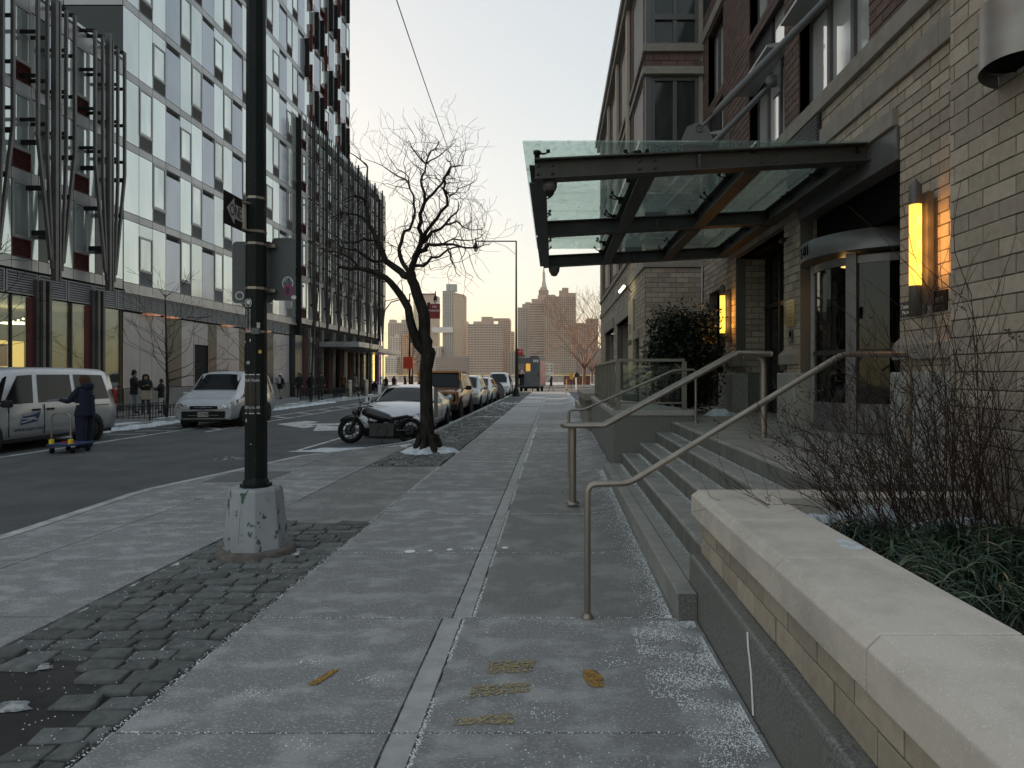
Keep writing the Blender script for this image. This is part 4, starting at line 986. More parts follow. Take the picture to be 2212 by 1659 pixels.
for Y in (7.6,10.7,13.75):
    mb = MB(); mb.prism([(1.5,Y-.012,4.16),(1.86,Y-.012,4.18),(1.86,Y-.012,4.36),(1.80,Y-.012,4.50),(1.68,Y-.012,4.55),(1.56,Y-.012,4.50),(1.5,Y-.012,4.36)], (0,.024,0)); mb.build('lug_plate', M_ROD, cn)
    a = Vector((1.70,Y,4.47)); b = Vector((3.66,Y,6.46)); d = (b-a).normalized()
    MB().path([a, a+d*.26, a+d*.27, a+d*.5, b-d*.3, b-d*.22, b-d*.21, b], [.018,.018,.038,.046,.046,.038,.018,.018], 12).build('tie_rod', M_ROD, cn)
    MB().lathe([(.04,-.03),(.04,.03)], (a.x,Y,a.z), 10, axis='Y').build('pin', M_ROD, cn)
    box(3.665,3.695,Y-.16,Y+.16,6.2,6.72).build('anchor_plate', M_ROD, cn, bevel=.004)
    mb = MB(); mb.lathe([(0,-.012),(.11,-.012),(.11,.012),(0,.012)], (3.60,Y,6.44), 16, axis='Y'); mb.build('anchor_lug', M_ROD, cn)
sc_ = thing('security_camera', 'small dome camera under the near corner of the canopy', 'camera', (-.05,7.66,3.86))
MB().lathe([(.0,0),(.085,0),(.085,-.05),(.07,-.09),(.055,-.10)], (-.05,7.66,3.86), 16).build('housing', mat('cam_grey', (.1,.1,.1), .4), sc_); MB().lathe([(.055,-.10),(.045,-.14),(.02,-.165),(0,-.17)], (-.05,7.66,3.86), 16).build('dome', M_DGL, sc_)
sc2 = thing('security_camera', 'small dome camera under the far corner of the canopy', 'camera', (.0,13.7,3.86))
MB().lathe([(.0,0),(.12,0),(.11,-.09),(.06,-.18),(0,-.2)], (.0,13.7,3.86), 14).build('housing', mat('cam_grey', (.1,.1,.1), .4), sc2)

# ------------------------------------------------------------------ revolving door
rd = thing('revolving_door', 'dark glass revolving door below the curved 2-01 fascia', 'door', (4.62,8.95,ZL))
cx, cy = 4.62, 8.95; Rr = .95
arc = lambda r, a: (cx+r*math.cos(math.radians(a)), cy+r*math.sin(math.radians(a)))
mb = MB(); mb.lathe([(1.14,3.17),(1.14,3.42),(.2,3.42)], (cx,cy,0), 60, a0=math.radians(125), a1=math.radians(292)); mb.lathe([(1.14,3.17),(1.0,3.17),(.2,3.16)], (cx,cy,0), 60, a0=math.radians(125), a1=math.radians(292)); mb.build('curved_fascia', M_DOORFR, rd)
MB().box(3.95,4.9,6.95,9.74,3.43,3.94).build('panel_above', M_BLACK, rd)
MB().lathe([(0,3.10),(.1,3.095),(.11,3.10)], (cx-.5,cy+.1,0), 16).build('ceiling_lamp', mat('downlight', (1,.8,.5), .5, emit=(1,.55,.15), es=4), rd)
for a in (153,217,281):
    x, y = arc(Rr, a); t = math.radians(a); mb = MB(); w = .07
    MB().box(-.05,.05,-w,w,ZL,3.16).xform(Matrix.Translation((x,y,0)) @ Matrix.Rotation(t,4,'Z')).build('post', M_DOORFR, rd)
def curved(r, a0, a1, z0, z1, m, name, n=10, th=.012):
    mb = MB(); mb.lathe([(r,z0),(r,z1),(r-th,z1),(r-th,z0),(r,z0)], (cx,cy,0), n, a0=math.radians(a0), a1=math.radians(a1)); return mb.build(name, m, rd, smooth=False)
for a0, a1 in ((157,213),(221,277)):
    curved(Rr, a0, a1, 1.22, 3.02, M_DOORGL, 'curved_pane'); curved(Rr+.015, a0, a1, ZL+.01, 1.22, M_DOORFR, 'kick_panel', th=.04); curved(Rr+.015, a0, a1, 3.02, 3.12, M_DOORFR, 'head_rail', th=.04); curved(Rr+.02, a0, a1, 1.86, 1.92, M_DARKALU, 'push_bar', th=.03) if a0 > 180 or True else None
for a in (20,110,200,290):
    t = math.radians(a+18); M = Matrix.Translation((cx,cy,0)) @ Matrix.Rotation(t,4,'Z')
    mb = MB(); mb.box(.04,.88,-.025,.025,ZL+.01,ZL+.25); mb.box(.04,.88,-.025,.025,2.95,3.05); mb.box(.82,.88,-.02,.02,ZL+.25,2.95); mb.box(.04,.1,-.02,.02,ZL+.25,2.95); mb.xform(M).build('door_wing', M_DARKALU, rd)
    mb = MB(); mb.box(.1,.82,-.005,.005,ZL+.25,2.95); mb.xform(M).build('wing_pane', M_DOORGL, rd)
t = text_mb('2-01', .2, .006)      # numbers bent round the fascia
vs = []
for (x, y, z) in t.v:
    a = math.radians(154)+(-x)/1.31*-1; vs.append((cx+(1.305+z)*math.cos(a), cy+(1.305+z)*math.sin(a), 3.30+y))
t.v = [(cx+(1.143+max(0,p[2]))*math.cos(math.radians(176)+p[0]/1.14), cy+(1.143+max(0,p[2]))*math.sin(math.radians(176)+p[0]/1.14), 3.295+p[1]) for p in t.v]
t.build('house_number', M_BLACK, rd)

# ------------------------------------------------------------------ sconces, plaques
def sconce(label, X, Y):
    s = thing('wall_sconce', label, 'lamp', (X,Y,2.8), group='glowing tube sconces beside the entrance'); r = .055
    MB().lathe([(r+.004,3.24),(r+.004,3.42),(r*.6,3.455),(0,3.50)], (X,Y,0), 20).build('top_cap', mat('sconce_metal', (.13,.12,.11), .5, .3), s)
    MB().lathe([(r,2.455),(r,3.24)], (X,Y,0), 24).build('glowing_tube', mat('sconce_glow', (1,.7,.2), .5, emit=(1,.47,.055), es=.42), s)
    for zz in (2.62,2.85,3.08):
        l = bpy.data.lights.new('sconce_light', 'POINT'); l.energy = .38; l.color = (1,.42,.08); l.shadow_soft_size = .04; lo = bpy.data.objects.new('sconce_light', l); col.objects.link(lo); lo.parent = s; lo.location = (.03, -.105, zz-2.8)
    MB().lathe([(0,2.16),(r+.004,2.16),(r+.004,2.455)], (X,Y,0), 20).build('bottom_cap', mat('sconce_metal', (.13,.12,.11)), s)
    MB().box(X+.09,X+.15,Y-.05,Y+.05,2.27,3.36).build('back_box', mat('sconce_metal', (.13,.12,.11)), s); MB().box(X+.15,3.70,Y-.03,Y+.03,2.4,3.3).build('bracket', mat('sconce_metal', (.13,.12,.11)), s)
sconce('glowing amber tube sconce on the tan pier right of the revolving door', 3.50, 6.28)
sconce('smaller-looking amber tube sconce behind the dark evergreen bush', 3.52, 13.55)
def plate(name, label, cat, y0, y1, z0, z1, m, X=3.695, th=.012):
    t = thing(name, label, cat, (X,(y0+y1)/2,z0)); box(X-th,X,y0,y1,z0,z1).build('plate', m, t, bevel=.002); return t
def ptext(t, body, y, z, size, m, X=3.680): place(text_mb(body, size, .0015), (X,y,z), (0,-1,0), (0,0,1)).build('lettering', m, t)
p = plate('wall_sign', 'small dark grey sign starting with Community left of the near sconce', 'sign', 6.42, 6.90, 2.20, 2.36, mat('sign_grey', (.06,.06,.065), .5))
ptext(p, 'Community', 6.73, 2.305, .062, M_WHITE); ptext(p, 'Mandated J', 6.71, 2.245, .062, M_WHITE)
p = plate('wall_sign', 'black square sign reading BILT right of the near sconce', 'sign', 5.16+.93, 6.34, 2.22, 2.40, M_BLACKP) if False else plate('wall_sign', 'black square sign reading BILT right of the near sconce', 'sign', 6.08, 6.26+.05, 2.20, 2.40, M_BLACKP)
ptext(p, 'BILT', 6.195, 2.31, .07, mat('grey_letters', (.16,.16,.16), .5)) ; box(3.680,3.682,6.14,6.25,2.25,2.256).build('engraved_line', M_ROD, p)
p = plate('wall_plaque', 'pale brass plaque on the pier left of the revolving door', 'plaque', 9.95, 10.28, 2.34, 2.76, mat('brass', (.55,.46,.22), .35, .7, c2=(.45,.38,.2), sc=4, emit=(.9,.7,.3), es=.0)); 
for i in range(6): box(3.680,3.682,10.0+.02*(i%3),10.22,2.70-i*.055,2.708-i*.055).build('engraved_line', M_ROD, p)
p = plate('intercom', 'narrow metal intercom under the brass plaque', 'intercom', 10.0, 10.12, 2.08, 2.28, M_ALU, th=.03); MB().lathe([(0,-.004),(.012,-.004),(.012,0)], (3.662,10.06,2.13), 10, axis='X').build('button', M_WHITE, p); box(3.66,3.664,10.02,10.1,2.18,2.26).build('screen', M_DGL, p)
p = plate('push_plate', 'grey door opener box below the pier moulding', 'switch', 10.30, 10.42, 1.66, 1.80, M_ALU, X=3.69, th=.06); box(3.625,3.629,10.32,10.40,1.68,1.78).build('button', M_ROD, p)
p = thing('wall_bullet_camera', 'small black camera high on the pier left of the door', 'camera', (3.6,10.2,3.7)); MB().tube((3.69,10.2,3.75),(3.58,10.2,3.72),.012).build('bracket', M_BLACKP, p); MB().tube((3.60,10.3,3.71),(3.56,10.05,3.68),.035,.04,n=12).build('body', M_BLACKP, p)
# hooded vent lamp on the pilaster
hv = thing('hood_vent', 'rounded grey metal vent hood high on the near brick pilaster', 'vent', (2.85,3.95,3.7))
M_HOOD = mat('hood_metal', (.27,.235,.21), .42, .55, c2=(.34,.33,.31), sc=3)
n = 18; mb = MB(); rx, ry = .255, .27; top, bot = 3.80, 3.47
A = [(2.845-rx*math.sin(pi*i/n), 3.88+ry*math.cos(pi*i/n)) for i in range(n+1)]
def zb_(x): return 3.42+(2.85-x)*.12
vs = [(x,y,top+.03*(2.85-x)/.25) for x,y in A]+[(x,y,zb_(x)) for x,y in A]; mb.add(vs, [(i,i+1,i+n+2,i+n+1) for i in range(n)], 0, True)
mb.add([(x,y,top+.03*(2.85-x)/.25) for x,y in A], [tuple(range(n+1))]); mb.add([(2.845-(2.845-x)*.9,3.88+(y-3.88)*.92,zb_(x)+.07) for x,y in A], [tuple(range(n+1))]); 
mb.build('hood', M_HOOD, hv); MB().box(2.80,2.85,3.70,3.74,3.28,3.45).build('drip_tab', M_SALT, hv); MB().box(2.595,2.60,3.86,3.875,3.55,3.72).build('seam', M_HOOD, hv)
MB().lathe([(.0,.002),(.16,.0)], (2.76,3.88,3.47), 14).build('grille', M_BLACK, hv)
# restaurant sign board and its picture lamp on the wing
sb = thing('wall_sign_board', 'tall pale gold sign board on the brick wing, lit from above', 'sign', (2.24,18.6,2.6))
box(2.20,2.25,18.15,19.25,1.62,3.72).build('board', mat('sign_gold', (.42,.36,.22), .5, c2=(.32,.29,.2), sc=1.2), sb)
for i, s in enumerate('ADDA'): place(text_mb(s, .24, .003), (2.19,19.03-i*.2,2.5), (0,-1,0), (0,0,1)).build('lettering', M_BLACKP, sb)
MB().prism([(2.19,18.75,2.75),(2.19,18.65,2.75),(2.19,18.65,3.05),(2.19,18.75,3.05)], (-.004,0,0)).build('emblem', M_BLACKP, sb)
pl2 = thing('picture_lamp', 'arm lamp above the gold sign board', 'lamp', (2.2,18.8,4.0)); MB().path([(2.24,18.7,3.95),(2.1,18.7,4.12),(1.95,18.7,4.1)], .015, 6).build('arm', M_BLACKP, pl2); MB().tube((1.95,18.1,4.05),(1.95,19.3,4.05),.04,n=8).build('lamp_tube', mat('pale_lamp', (.8,.75,.6), .5, emit=(1,.85,.5), es=1.0), pl2)
# ------------------------------------------------------------------ near lamp post and what hangs on it
lp = thing('street_lamp', 'big dark octagonal lamp post in the near cobbles, stickers all over it', 'street lamp', (-2.695,5.86,0))
LX, LY = -2.695, 5.86; ro = pi/8
M_POLE = mat('dark_green_paint', (.006,.010,.010), .42, c2=(.010,.014,.013), sc=7, c3=(.050,.050,.048), sc3=16, th3=.70, w3=.03, bump=.15, bsc=40, det=6, stretch=(1,1,.4), spec=.18)
M_BASE = mat('worn_pole_base', (.338,.358,.378), .6, c2=(.257,.270,.290), sc=3, c3=(.041,.095,.068), sc3=13, th3=.60, w3=.02, bump=.25, bsc=35, det=6, stretch=(1,1,.6))
def octo(prof, m, name, par, bev=.008): 
    mb = MB(); mb.lathe(prof, (LX,LY,0), 8, smooth=False, a0=ro, a1=2*pi+ro-1e-9) if False else mb.path([(LX,LY,h) for r,h in prof], [r for r,h in prof], 8, smooth=False, roll=ro); return mb.build(name, m, par, bevel=bev)
MB().lathe([(.34,-.05),(.34,.03),(.31,.05),(.0,.055)], (LX,LY,0), 20).build('footing', mat('rusty_footing', (.09,.075,.065), .85, c2=(.15,.14,.13), sc=9, bump=.5), lp)
octo([(.272,.05),(.270,.10),(.250,.30),(.226,.56),(.213,.585)], M_BASE, 'base', lp)
octo([(.135,.585),(.135,.615)], M_POLE, 'collar', lp); octo([(.113,.615),(.106,.64),(.097,.66)], M_POLE, 'collar', lp)
octo([(.096,.64),(.080,5.2),(.060,9.2)], M_POLE, 'shaft', lp, bev=.004)
MB().path([(LX,LY,8.9),(LX-.6,LY+.1,9.6),(LX-2.4,LY+.2,9.8)], [.05,.045,.035], 8).build('arm', M_POLE, lp); MB().lathe([(0,-.1),(.16,-.06),(.13,.05),(0,.09)], (LX-2.6,LY+.2,9.75), 14).build('lamp_head', M_ROD, lp)
# door of the base, its rivets
def onface(z, u, t=.25):     # point on the front-left octagon face of the base
    r = .272-(z-.05)*(.057/.5)
    a = math.radians(-112.5); ap = r*math.cos(pi/8); n = Vector((math.cos(a),math.sin(a),0)); s = Vector((-n.y,n.x,0)); return Vector((LX,LY,z))+n*(ap+.002)+s*u, n, s
for (z0, z1, u0, u1, nm) in ((.13,.50,-.065,.055,'access_door'),):
    c = [onface(z0,u0),onface(z0,u1),onface(z1,u1),onface(z1,u0)]; MB().prism([p for p,_,_ in c], c[0][1]*.006).build(nm, M_BASE, lp, bevel=.002)
    p, n, s = onface(.165,-.045); MB().prism([p+n*.008+s*.012*math.cos(k)+Vector((0,0,.012*math.sin(k))) for k in [i*pi/3 for i in range(6)]], n*.01).build('bolt', M_STEEL, lp)
mb = MB()
for fa in (-112.5,-67.5,-22.5,-157.5):
    for k in range(8):
        z = .09+k*.062; r = .272-(z-.05)*(.057/.5); a = math.radians(fa); n = Vector((math.cos(a),math.sin(a),0)); s = Vector((-n.y,n.x,0)); p = Vector((LX,LY,z))+n*r*math.cos(pi/8)+s*(r*math.sin(pi/8)*.86)
        mb.prism([p+s*.005*math.cos(q)+Vector((0,0,.005*math.sin(q))) for q in [i*pi/3 for i in range(6)]], n*.004)
mb.build('rivets', M_BASE, lp)
def band_z(z, h=.022, m=None): r = .096-(z-.64)*(.016/4.56)+.003; octo([(r,z),(r,z+h)], m or M_STEEL, 'steel_band', lp, bev=0)
for z in (3.17,3.03-.16,2.60+.16,2.36,1.97): band_z(z)
box(LX+.01,LX+.075,LY-.112,LY-.088,1.955,2.01).build('band_clip', M_ALU, lp)
def pole_pt(x, y, face=0):  # point on a face (0 = front-left, 1 = front-right) 
    return None
FA = [math.radians(-112.5-0), math.radians(-67.5)]
def sticker(mb, z, u, face, m, label=None, par=None, dz=0.0):
    a = FA[face]; r = (.096-(z-.64)*(.016/4.56)); n = Vector((math.cos(a),math.sin(a),0)); s = Vector((-n.y,n.x,0)); o_ = Vector((LX,LY,z))+n*(r*math.cos(pi/8)+.0025+dz)+s*u
    place(mb, o_, s, (0,0,1)); return mb.build('sticker', m, par or lp, label=label)
M_STW = mat('sticker_white', (.55,.56,.56), .5); M_STD = mat('sticker_dark', (.02,.025,.035), .5)
def disc(r, z=0.0, n=20, th=.001): return MB().prism([(r*math.cos(2*pi*i/n), r*math.sin(2*pi*i/n), z) for i in range(n)], (0,0,th))
def stick_round(z, u, f, r, lab):
    o = sticker(disc(r), z, u, f, M_STW, lab); sticker(disc(r*.82), z, u, f, M_STD, par=lp, dz=.0012); sticker(disc(r*.52,n=12), z+r*.12, u+r*.1, f, M_STW, dz=.0024)
stick_round(2.235, .0, 0, .040, 'round white and black sticker under the sign'); stick_round(1.70, .0, 0, .020, 'small round skull-like sticker')
sticker(MB().box(-.03,.03,-.09,.09,0,.001), 2.09, .0, 0, mat('sticker_grey', (.2,.22,.23), .5, c2=(.04,.05,.06), sc=30), 'grey rectangular sticker'); sticker(MB().box(-.03,.03,-.02,.02,0,.001), 1.99, 0, 0, mat('sticker_pink', (.35,.2,.19), .6), 'pinkish strip')
sticker(MB().box(-.02,.02,-.03,.03,0,.001), 2.03, .015, 1, mat('sticker_cream', (.4,.38,.32), .6), 'cream sticker scrap'); sticker(MB().box(-.012,.012,-.015,.015,0,.001), 1.80, .035, 1, mat('sticker_yellow', (.5,.35,.04), .6), 'torn yellow scrap')
for k in range(7):
    z = R.uniform(.75,1.95); sticker(MB().poly([(-.006*R.uniform(.3,2),-.012*R.uniform(.2,2),0),(.006,-.006,0),(.004*R.uniform(.3,2),.012*R.uniform(.3,2.5),0),(-.005,.006,0)]), z, R.uniform(-.04,.04), R.randrange(2), M_STW)
# hand-bill: one sheet folded round two faces
z0, z1 = 1.245, 1.60; r = .0935
a0, a1 = math.radians(-90), math.radians(-157.5+22.5); mb = MB()
def ov(a, r=r): return Vector((LX+r*math.cos(a), LY+r*math.sin(a), 0))
c_l, c_m, c_r = ov(math.radians(-135)), ov(math.radians(-90)), ov(math.radians(-45))
def sheet(e, zz0, zz1, m, name, par, lab=None):
    mb = MB()
    for a, b in ((c_l, c_m), (c_m, c_r)):
        n = (b-a).cross(Vector((0,0,1))).normalized()*e
        mb.quad(a+n+Vector((0,0,zz0)), b+n+Vector((0,0,zz0)), b+n+Vector((0,0,zz1)), a+n+Vector((0,0,zz1)))
    return mb.build(name, m, par, label=lab)
M_BILL = mat('black_handbill', (.012,.012,.014), .35, c2=(.2,.2,.2), sc=14, th2=.73, w2=.03)
hb = sheet(.003, z0, z1, M_STW, 'handbill', lp, 'torn black handbill with psychic reading lettering'); sheet(.0045, z0+.008, z1-.008, M_BILL, 'print', hb)
def billtext(body, size, z, split):
    l, r_ = body[:split], body[split:]
    for part, a, b in ((l, c_l, c_m), (r_, c_m, c_r)):
        if not part: continue
        n = (b-a).cross(Vector((0,0,1))).normalized(); mid = (a+b)/2+n*.006+Vector((0,0,z)); t = text_mb(part, size, .0005); w = max(p[0] for p in t.v)-min(p[0] for p in t.v); k = min(1.0, .066/w)
        t.xform(Matrix.Diagonal((k,1,1,1))); place(t, mid, (b-a), (0,0,1)); t.build('lettering', M_STW, hb)
billtext('Psychic Reader', .040, 1.545, 8); billtext('347-641-49', .036, 1.30, 5)
# ONE WAY sign, turned along the street
ow = thing('one_way_sign', 'black one way arrow sign strapped to the near lamp post', 'sign', (-2.765,5.8,3.0))
mb = MB(); mb.box(-2.768,-2.762,5.42,6.12,2.865,3.145); mb.build('plate', mat('sign_black', (.012,.012,.013), .45), ow, bevel=.0)
arr = [(.0,0),(.13,.115),(.13,.062),(.62,.062),(.62,-.062),(.13,-.062),(.13,-.115)]
M_SGREY = mat('sign_white_shaded', (.42,.42,.41), .6)
def M_on(u, v): return (-2.7605, 5.445+u, 3.005+v)
MB().prism([M_on(u+.02, v) for u,v in arr], (.001,0,0)).build('arrow', M_SGREY, ow)
for wd, yc in (('ONE',5.618),('WAY',5.90)):
    tt = text_mb(wd, .145, .0008); ww_ = max(p[0] for p in tt.v)-min(p[0] for p in tt.v); tt.xform(Matrix.Diagonal((.20/ww_,1,1,1))); place(tt, (-2.758, yc, 3.003), (0,1,0), (0,0,1)).build('lettering', mat('sign_black', (.012,.012,.013)), ow)
for z in (2.88,3.12): MB().tube((-2.76,5.72,z),(-2.70,5.80,z),.012).build('strap_bracket', M_STEEL, ow)
box(-2.757,-2.750,5.735,5.79,2.88,3.13).build('backing_strip', mat('pale_strip', (.6,.55,.42), .6), ow)
sbk = thing('sign_back', 'grey back of a square road sign behind the near lamp post', 'sign', (-2.63,6.0,2.55))
def rrect(x0,x1,z0,z1,r,y,n=5):
    P = []
    for (cx_,cz_,a) in ((x1-r,z1-r,0),(x0+r,z1-r,90),(x0+r,z0+r,180),(x1-r,z0+r,270)):
        for k in range(n): t = math.radians(a+90*k/(n-1)); P.append((cx_+r*math.cos(t), y, cz_+r*math.sin(t)))
    return P
M_SBK = mat('sign_back_aluminium', (.085,.095,.10), .5, .35, c2=(.07,.078,.082), sc=3)
MB().prism(rrect(-3.0,-2.62,2.26,2.835,.04,6.04), (0,.004,0)).build('left_plate', M_SBK, sbk); MB().prism(rrect(-2.615,-2.395,2.28,2.86,.04,6.0), (0,.004,0)).build('right_plate', M_SBK, sbk)
for z in (2.35,2.76): box(-2.70,-2.56,5.94,6.03,z,z+.03).build('bracket', M_STEEL, sbk)
for (x, z) in [(-2.95+.0*i,2.75-.085*i) for i in range(6)]+[(-2.43,2.78-.085*i) for i in range(4)]: MB().lathe([(.004,-.002),(0,-.004)], (x,6.0 if x > -2.6 else 6.04,z), 6, axis='Y').build('rivet', M_STEEL, sbk)
def yst(x, z, r, m, y, lab=None, sx=1, sz=1.0, n=18): return MB().prism([(x+r*sx*math.cos(2*pi*i/n), y, z+r*sz*math.sin(2*pi*i/n)) for i in range(n)], (0,-.001,0)).build('sticker', m, sbk, label=lab)
yst(-2.465,2.44,.052,M_STW,5.998,'oval white-edged sticker',1,1.2); yst(-2.465,2.44,.045,mat('sticker_navy', (.03,.05,.07), .5, c2=(.3,.4,.42), sc=35, th2=.6),5.9965,None,1,1.2)
yst(-2.46,2.375,.046,mat('sticker_magenta', (.20,.03,.10), .5),5.995,'magenta sticker with a dark profile',1,1.35); yst(-2.465,2.37,.024,M_STD,5.9935,None,.9,1.6,9)
yst(-2.41,2.31,.025,M_STW,5.998,'small white crown-shaped sticker',1,.8,7); yst(-2.93,2.33,.040,M_STW,6.038,'white round scribble sticker'); yst(-2.93,2.33,.030,M_SBK,6.0365)
# ------------------------------------------------------------------ trees
def grow(mb, p, d, r, depth, rnd, up=.12, spread=.55, lmin=.25, lmax=.6, tip=.003, wig=.18, n=5, fork=(2,3), shrink=.68):
    """a wiggling limb that forks; adds tubes to mb"""
    L = rnd.uniform(lmin, lmax)*(1+depth*.25); k = 3; pts = [p]; q = p; dd = d.normalized()
    for i in range(k):
        dd = (dd+Vector((rnd.gauss(0,wig),rnd.gauss(0,wig),rnd.gauss(0,wig)+up*.4))).normalized(); q = q+dd*L/k; pts.append(q)
    r1 = max(tip, r*shrink); mb.path(pts, [r+(r1-r)*i/k for i in range(k+1)], n, caps=False)
    if depth <= 0: return
    for i in range(rnd.randint(*fork)):
        a = dd.orthogonal(); a.rotate(Matrix.Rotation(rnd.uniform(0,2*pi),3,dd)); nd = (dd+a*rnd.uniform(spread*.5,spread*1.3)+Vector((0,0,up))).normalized()
        grow(mb, pts[-1] if i < 2 else pts[rnd.randint(1,2)], nd, r1*rnd.uniform(.75,1), depth-1, rnd, up, spread, lmin, lmax, tip, wig, max(3,n-1), fork, shrink)
M_BARK = mat('dark_bark', (.016,.014,.013), .95, spec=.1, c2=(.045,.04,.035), sc=22, bump=.9, bsc=26, stretch=(1,1,.22), det=6)
M_TWIG = mat('twig', (.03,.024,.02), .95, spec=.1)
tr = thing('street_tree', 'bare crooked street tree in snow beside the parked motorcycle', 'tree', (-2.6,13.35,0))
def T(x, y, dy=0.0): return W((1400+x/1.843)*.54, (500+y/1.843)*.54, 13.35+dy)
trunk = MB(); rt = random.Random(5)
base = [W(925,985,13.35), W(923,930,13.35), W(921,860,13.35), W(920,800,13.35), W(926,762,13.35), T(575,1660-10)]
trunk.path([base[0]+Vector((0,0,-.05))]+base, [.22,.175,.145,.13,.13,.15,.125], 14)
for a in range(7): t = a*.9; trunk.path([Vector((-2.6+.17*math.cos(t),13.35+.17*math.sin(t),.35)), Vector((-2.6+.27*math.cos(t),13.35+.27*math.sin(t),-.02))], [.05,.09], 8)
LIMBS = []
def limb(pts, r0, r1, dys, sub=None):
    P = [T(x, y, dys[0]+(dys[1]-dys[0])*i/(len(pts)-1)) for i, (x, y) in enumerate(pts)]; Q = [P[0]]
    for a, b in zip(P, P[1:]): Q += [(a+b)/2+Vector((rt.gauss(0,.02),rt.gauss(0,.02),rt.gauss(0,.02))), b]
    rr = [r0+(r1-r0)*i/(len(Q)-1) for i in range(len(Q))]; trunk.path(Q, rr, 9 if r0 > .05 else 6, caps=False); LIMBS.append((Q, rr)); return Q
limb([(570,1670),(565,1600),(550,1480),(520,1320),(475,1180),(448,1090)], .135, .10, (0,0))
limb([(555,1670),(505,1620),(460,1500),(430,1350),(340,1210),(262,1125),(160,1080),(60,1055),(-80,1045)], .11, .03, (0,-.8))
limb([(445,1120),(380,1085),(262,1000),(200,860),(130,720),(110,560),(125,420),(130,310)], .085, .016, (0,1.2))
limb([(450,1100),(470,1010),(500,930),(520,880),(505,760),(515,660),(550,570),(530,450),(535,370),(560,285)], .07, .014, (0,-.6))
limb([(440,1090),(385,1010),(362,910),(390,810),(440,770),(480,640),(470,520),(430,430),(410,360)], .05, .012, (0,.9))
limb([(525,870),(560,790),(640,690),(720,590),(690,470),(690,390),(745,310),(830,300)], .045, .010, (-.1,-1.6))
limb([(520,880),(600,790),(700,735),(790,640),(800,565)], .042, .010, (-.1,.6))
limb([(550,570),(620,500),(680,430),(740,310),(735,270),(708,245)], .032, .008, (-.3,.4))
limb([(560,285),(600,190),(650,140),(652,118)], .018, .006, (-.5,-.7)); limb([(560,285),(500,225),(450,150),(412,130)], .018, .006, (-.5,-.4)); limb([(560,285),(640,240),(700,190),(780,120)], .016, .005, (-.5,-1))
limb([(500,940),(560,920),(580,880),(680,880),(760,880),(850,905),(950,900),(1030,880)], .05, .007, (0,-1.5)); limb([(470,1040),(540,1040),(600,975),(660,970),(720,920),(820,900)], .038, .012, (0,-1.2))
limb([(720,920),(740,990),(770,1040),(812,1112)], .018, .006, (-1,-1.2)); limb([(700,735),(790,710),(830,750),(910,775),(990,755)], .022, .006, (-.1,-.6)); limb([(680,880),(760,840),(860,850),(960,830),(1000,790)], .02, .006, (-.7,-.2))
limb([(690,470),(730,520),(800,470),(918,420)], .018, .006, (-.8,-1)); limb([(120,560),(40,520),(-60,560)], .03, .012, (.8,.4)); limb([(200,850),(100,840),(0,870),(-120,850)], .03, .01, (.5,-.3)); limb([(130,310),(80,260),(0,205),(-60,190)], .018, .006, (1.2,1.0)); limb([(260,1000),(180,1010),(60,930),(-60,900)], .035, .012, (.2,-.5))
limb([(60,1055),(0,980),(-90,940),(-190,935)], .025, .008, (-.6,-1)); limb([(130,720),(40,660),(-80,650),(-180,700)], .028, .008, (1,.6)); limb([(410,360),(350,330),(280,225)], .014, .005, (.9,1)); limb([(430,430),(360,380),(240,300),(110,250)], .018, .005, (.9,.5))
trunk.build('trunk', M_BARK, tr)
cr = MB()
for Q, rr in LIMBS:
    for i in range(2 if rr[0] > .1 else 0, len(Q)):
        if rr[i] > .075: continue
        for k in range(2 if rr[i] > .012 else 3):
            if rt.random() < .50:
                t = (Q[min(i+1,len(Q)-1)]-Q[i-1]) if i else Q[1]-Q[0]
                t = t.normalized(); a = t.orthogonal(); a.rotate(Matrix.Rotation(rt.uniform(0,2*pi),3,t)); grow(cr, Q[i], (t*.5+a+Vector((0,0,.25))), min(rr[i]*.5,.009), 2, rt, .12, .7, .14, .36, .0028, .32, 4, (1,2), .72)
cr.build('crown', M_TWIG, tr)
tg = thing('tree_tag', 'small framed plate strapped to the bare street tree trunk', 'sign', (-2.38,13.2,.8)); box(-2.43,-2.36,13.10,13.16,.72,1.32).build('plate', M_ALU, tg)
# far pavement saplings
def sapling(x, y, h, seed, label, lean=0.0, mt=None):
    rnd = random.Random(seed); t = thing('sapling', label, 'tree', (x,y,-.03), group='bare saplings along the far pavement'); mb = MB(); pts = [Vector((x,y,-.05))]; 
    for i in range(5): pts.append(Vector((x+lean*(i+1)/5*h+rnd.gauss(0,.03), y+rnd.gauss(0,.03), h*(i+1)/5)))
    mb.path(pts, [.065*(1-.15*i) for i in range(6)], 7); mb.build('trunk', M_BARK, t); c = MB()
    for i in range(26):
        f = rnd.uniform(.28,1); k = min(4,int(f*5)); p = pts[k]+(pts[k+1]-pts[k])*(f*5-k if k < 4 else .9); a = rnd.uniform(0,2*pi)
        grow(c, p, Vector((math.cos(a),math.sin(a),rnd.uniform(.2,.9))), .018*(1.3-f), 2, rnd, .1, .45, .35*(1.3-f)+.1, .75*(1.35-f)+.15, .006, .1, 3, (2,2), .6)
    c.build('crown', M_TWIG, t); return t
sapling(-14.6, 16.35, 4.4, 1, 'sapling at the left edge in front of the red shop sign', -.06)
sapling(-14.6, 24.4, 4.6, 2, 'sapling rising behind the three people in the far tree guard')
sapling(-15.0, 31.5, 5.0, 3, 'sapling half hidden by the near lamp post above the silver van')
sapling(-15.0, 41.3, 7.6, 4, 'tall sapling by the long tree guard before the dark entrance')
sapling(-14.9, 52.5, 6.5, 5, 'sapling beside the two steel bollards')
sapling(-14.4, 66, 7.0, 6, 'thin distant sapling left of the red construction sign')
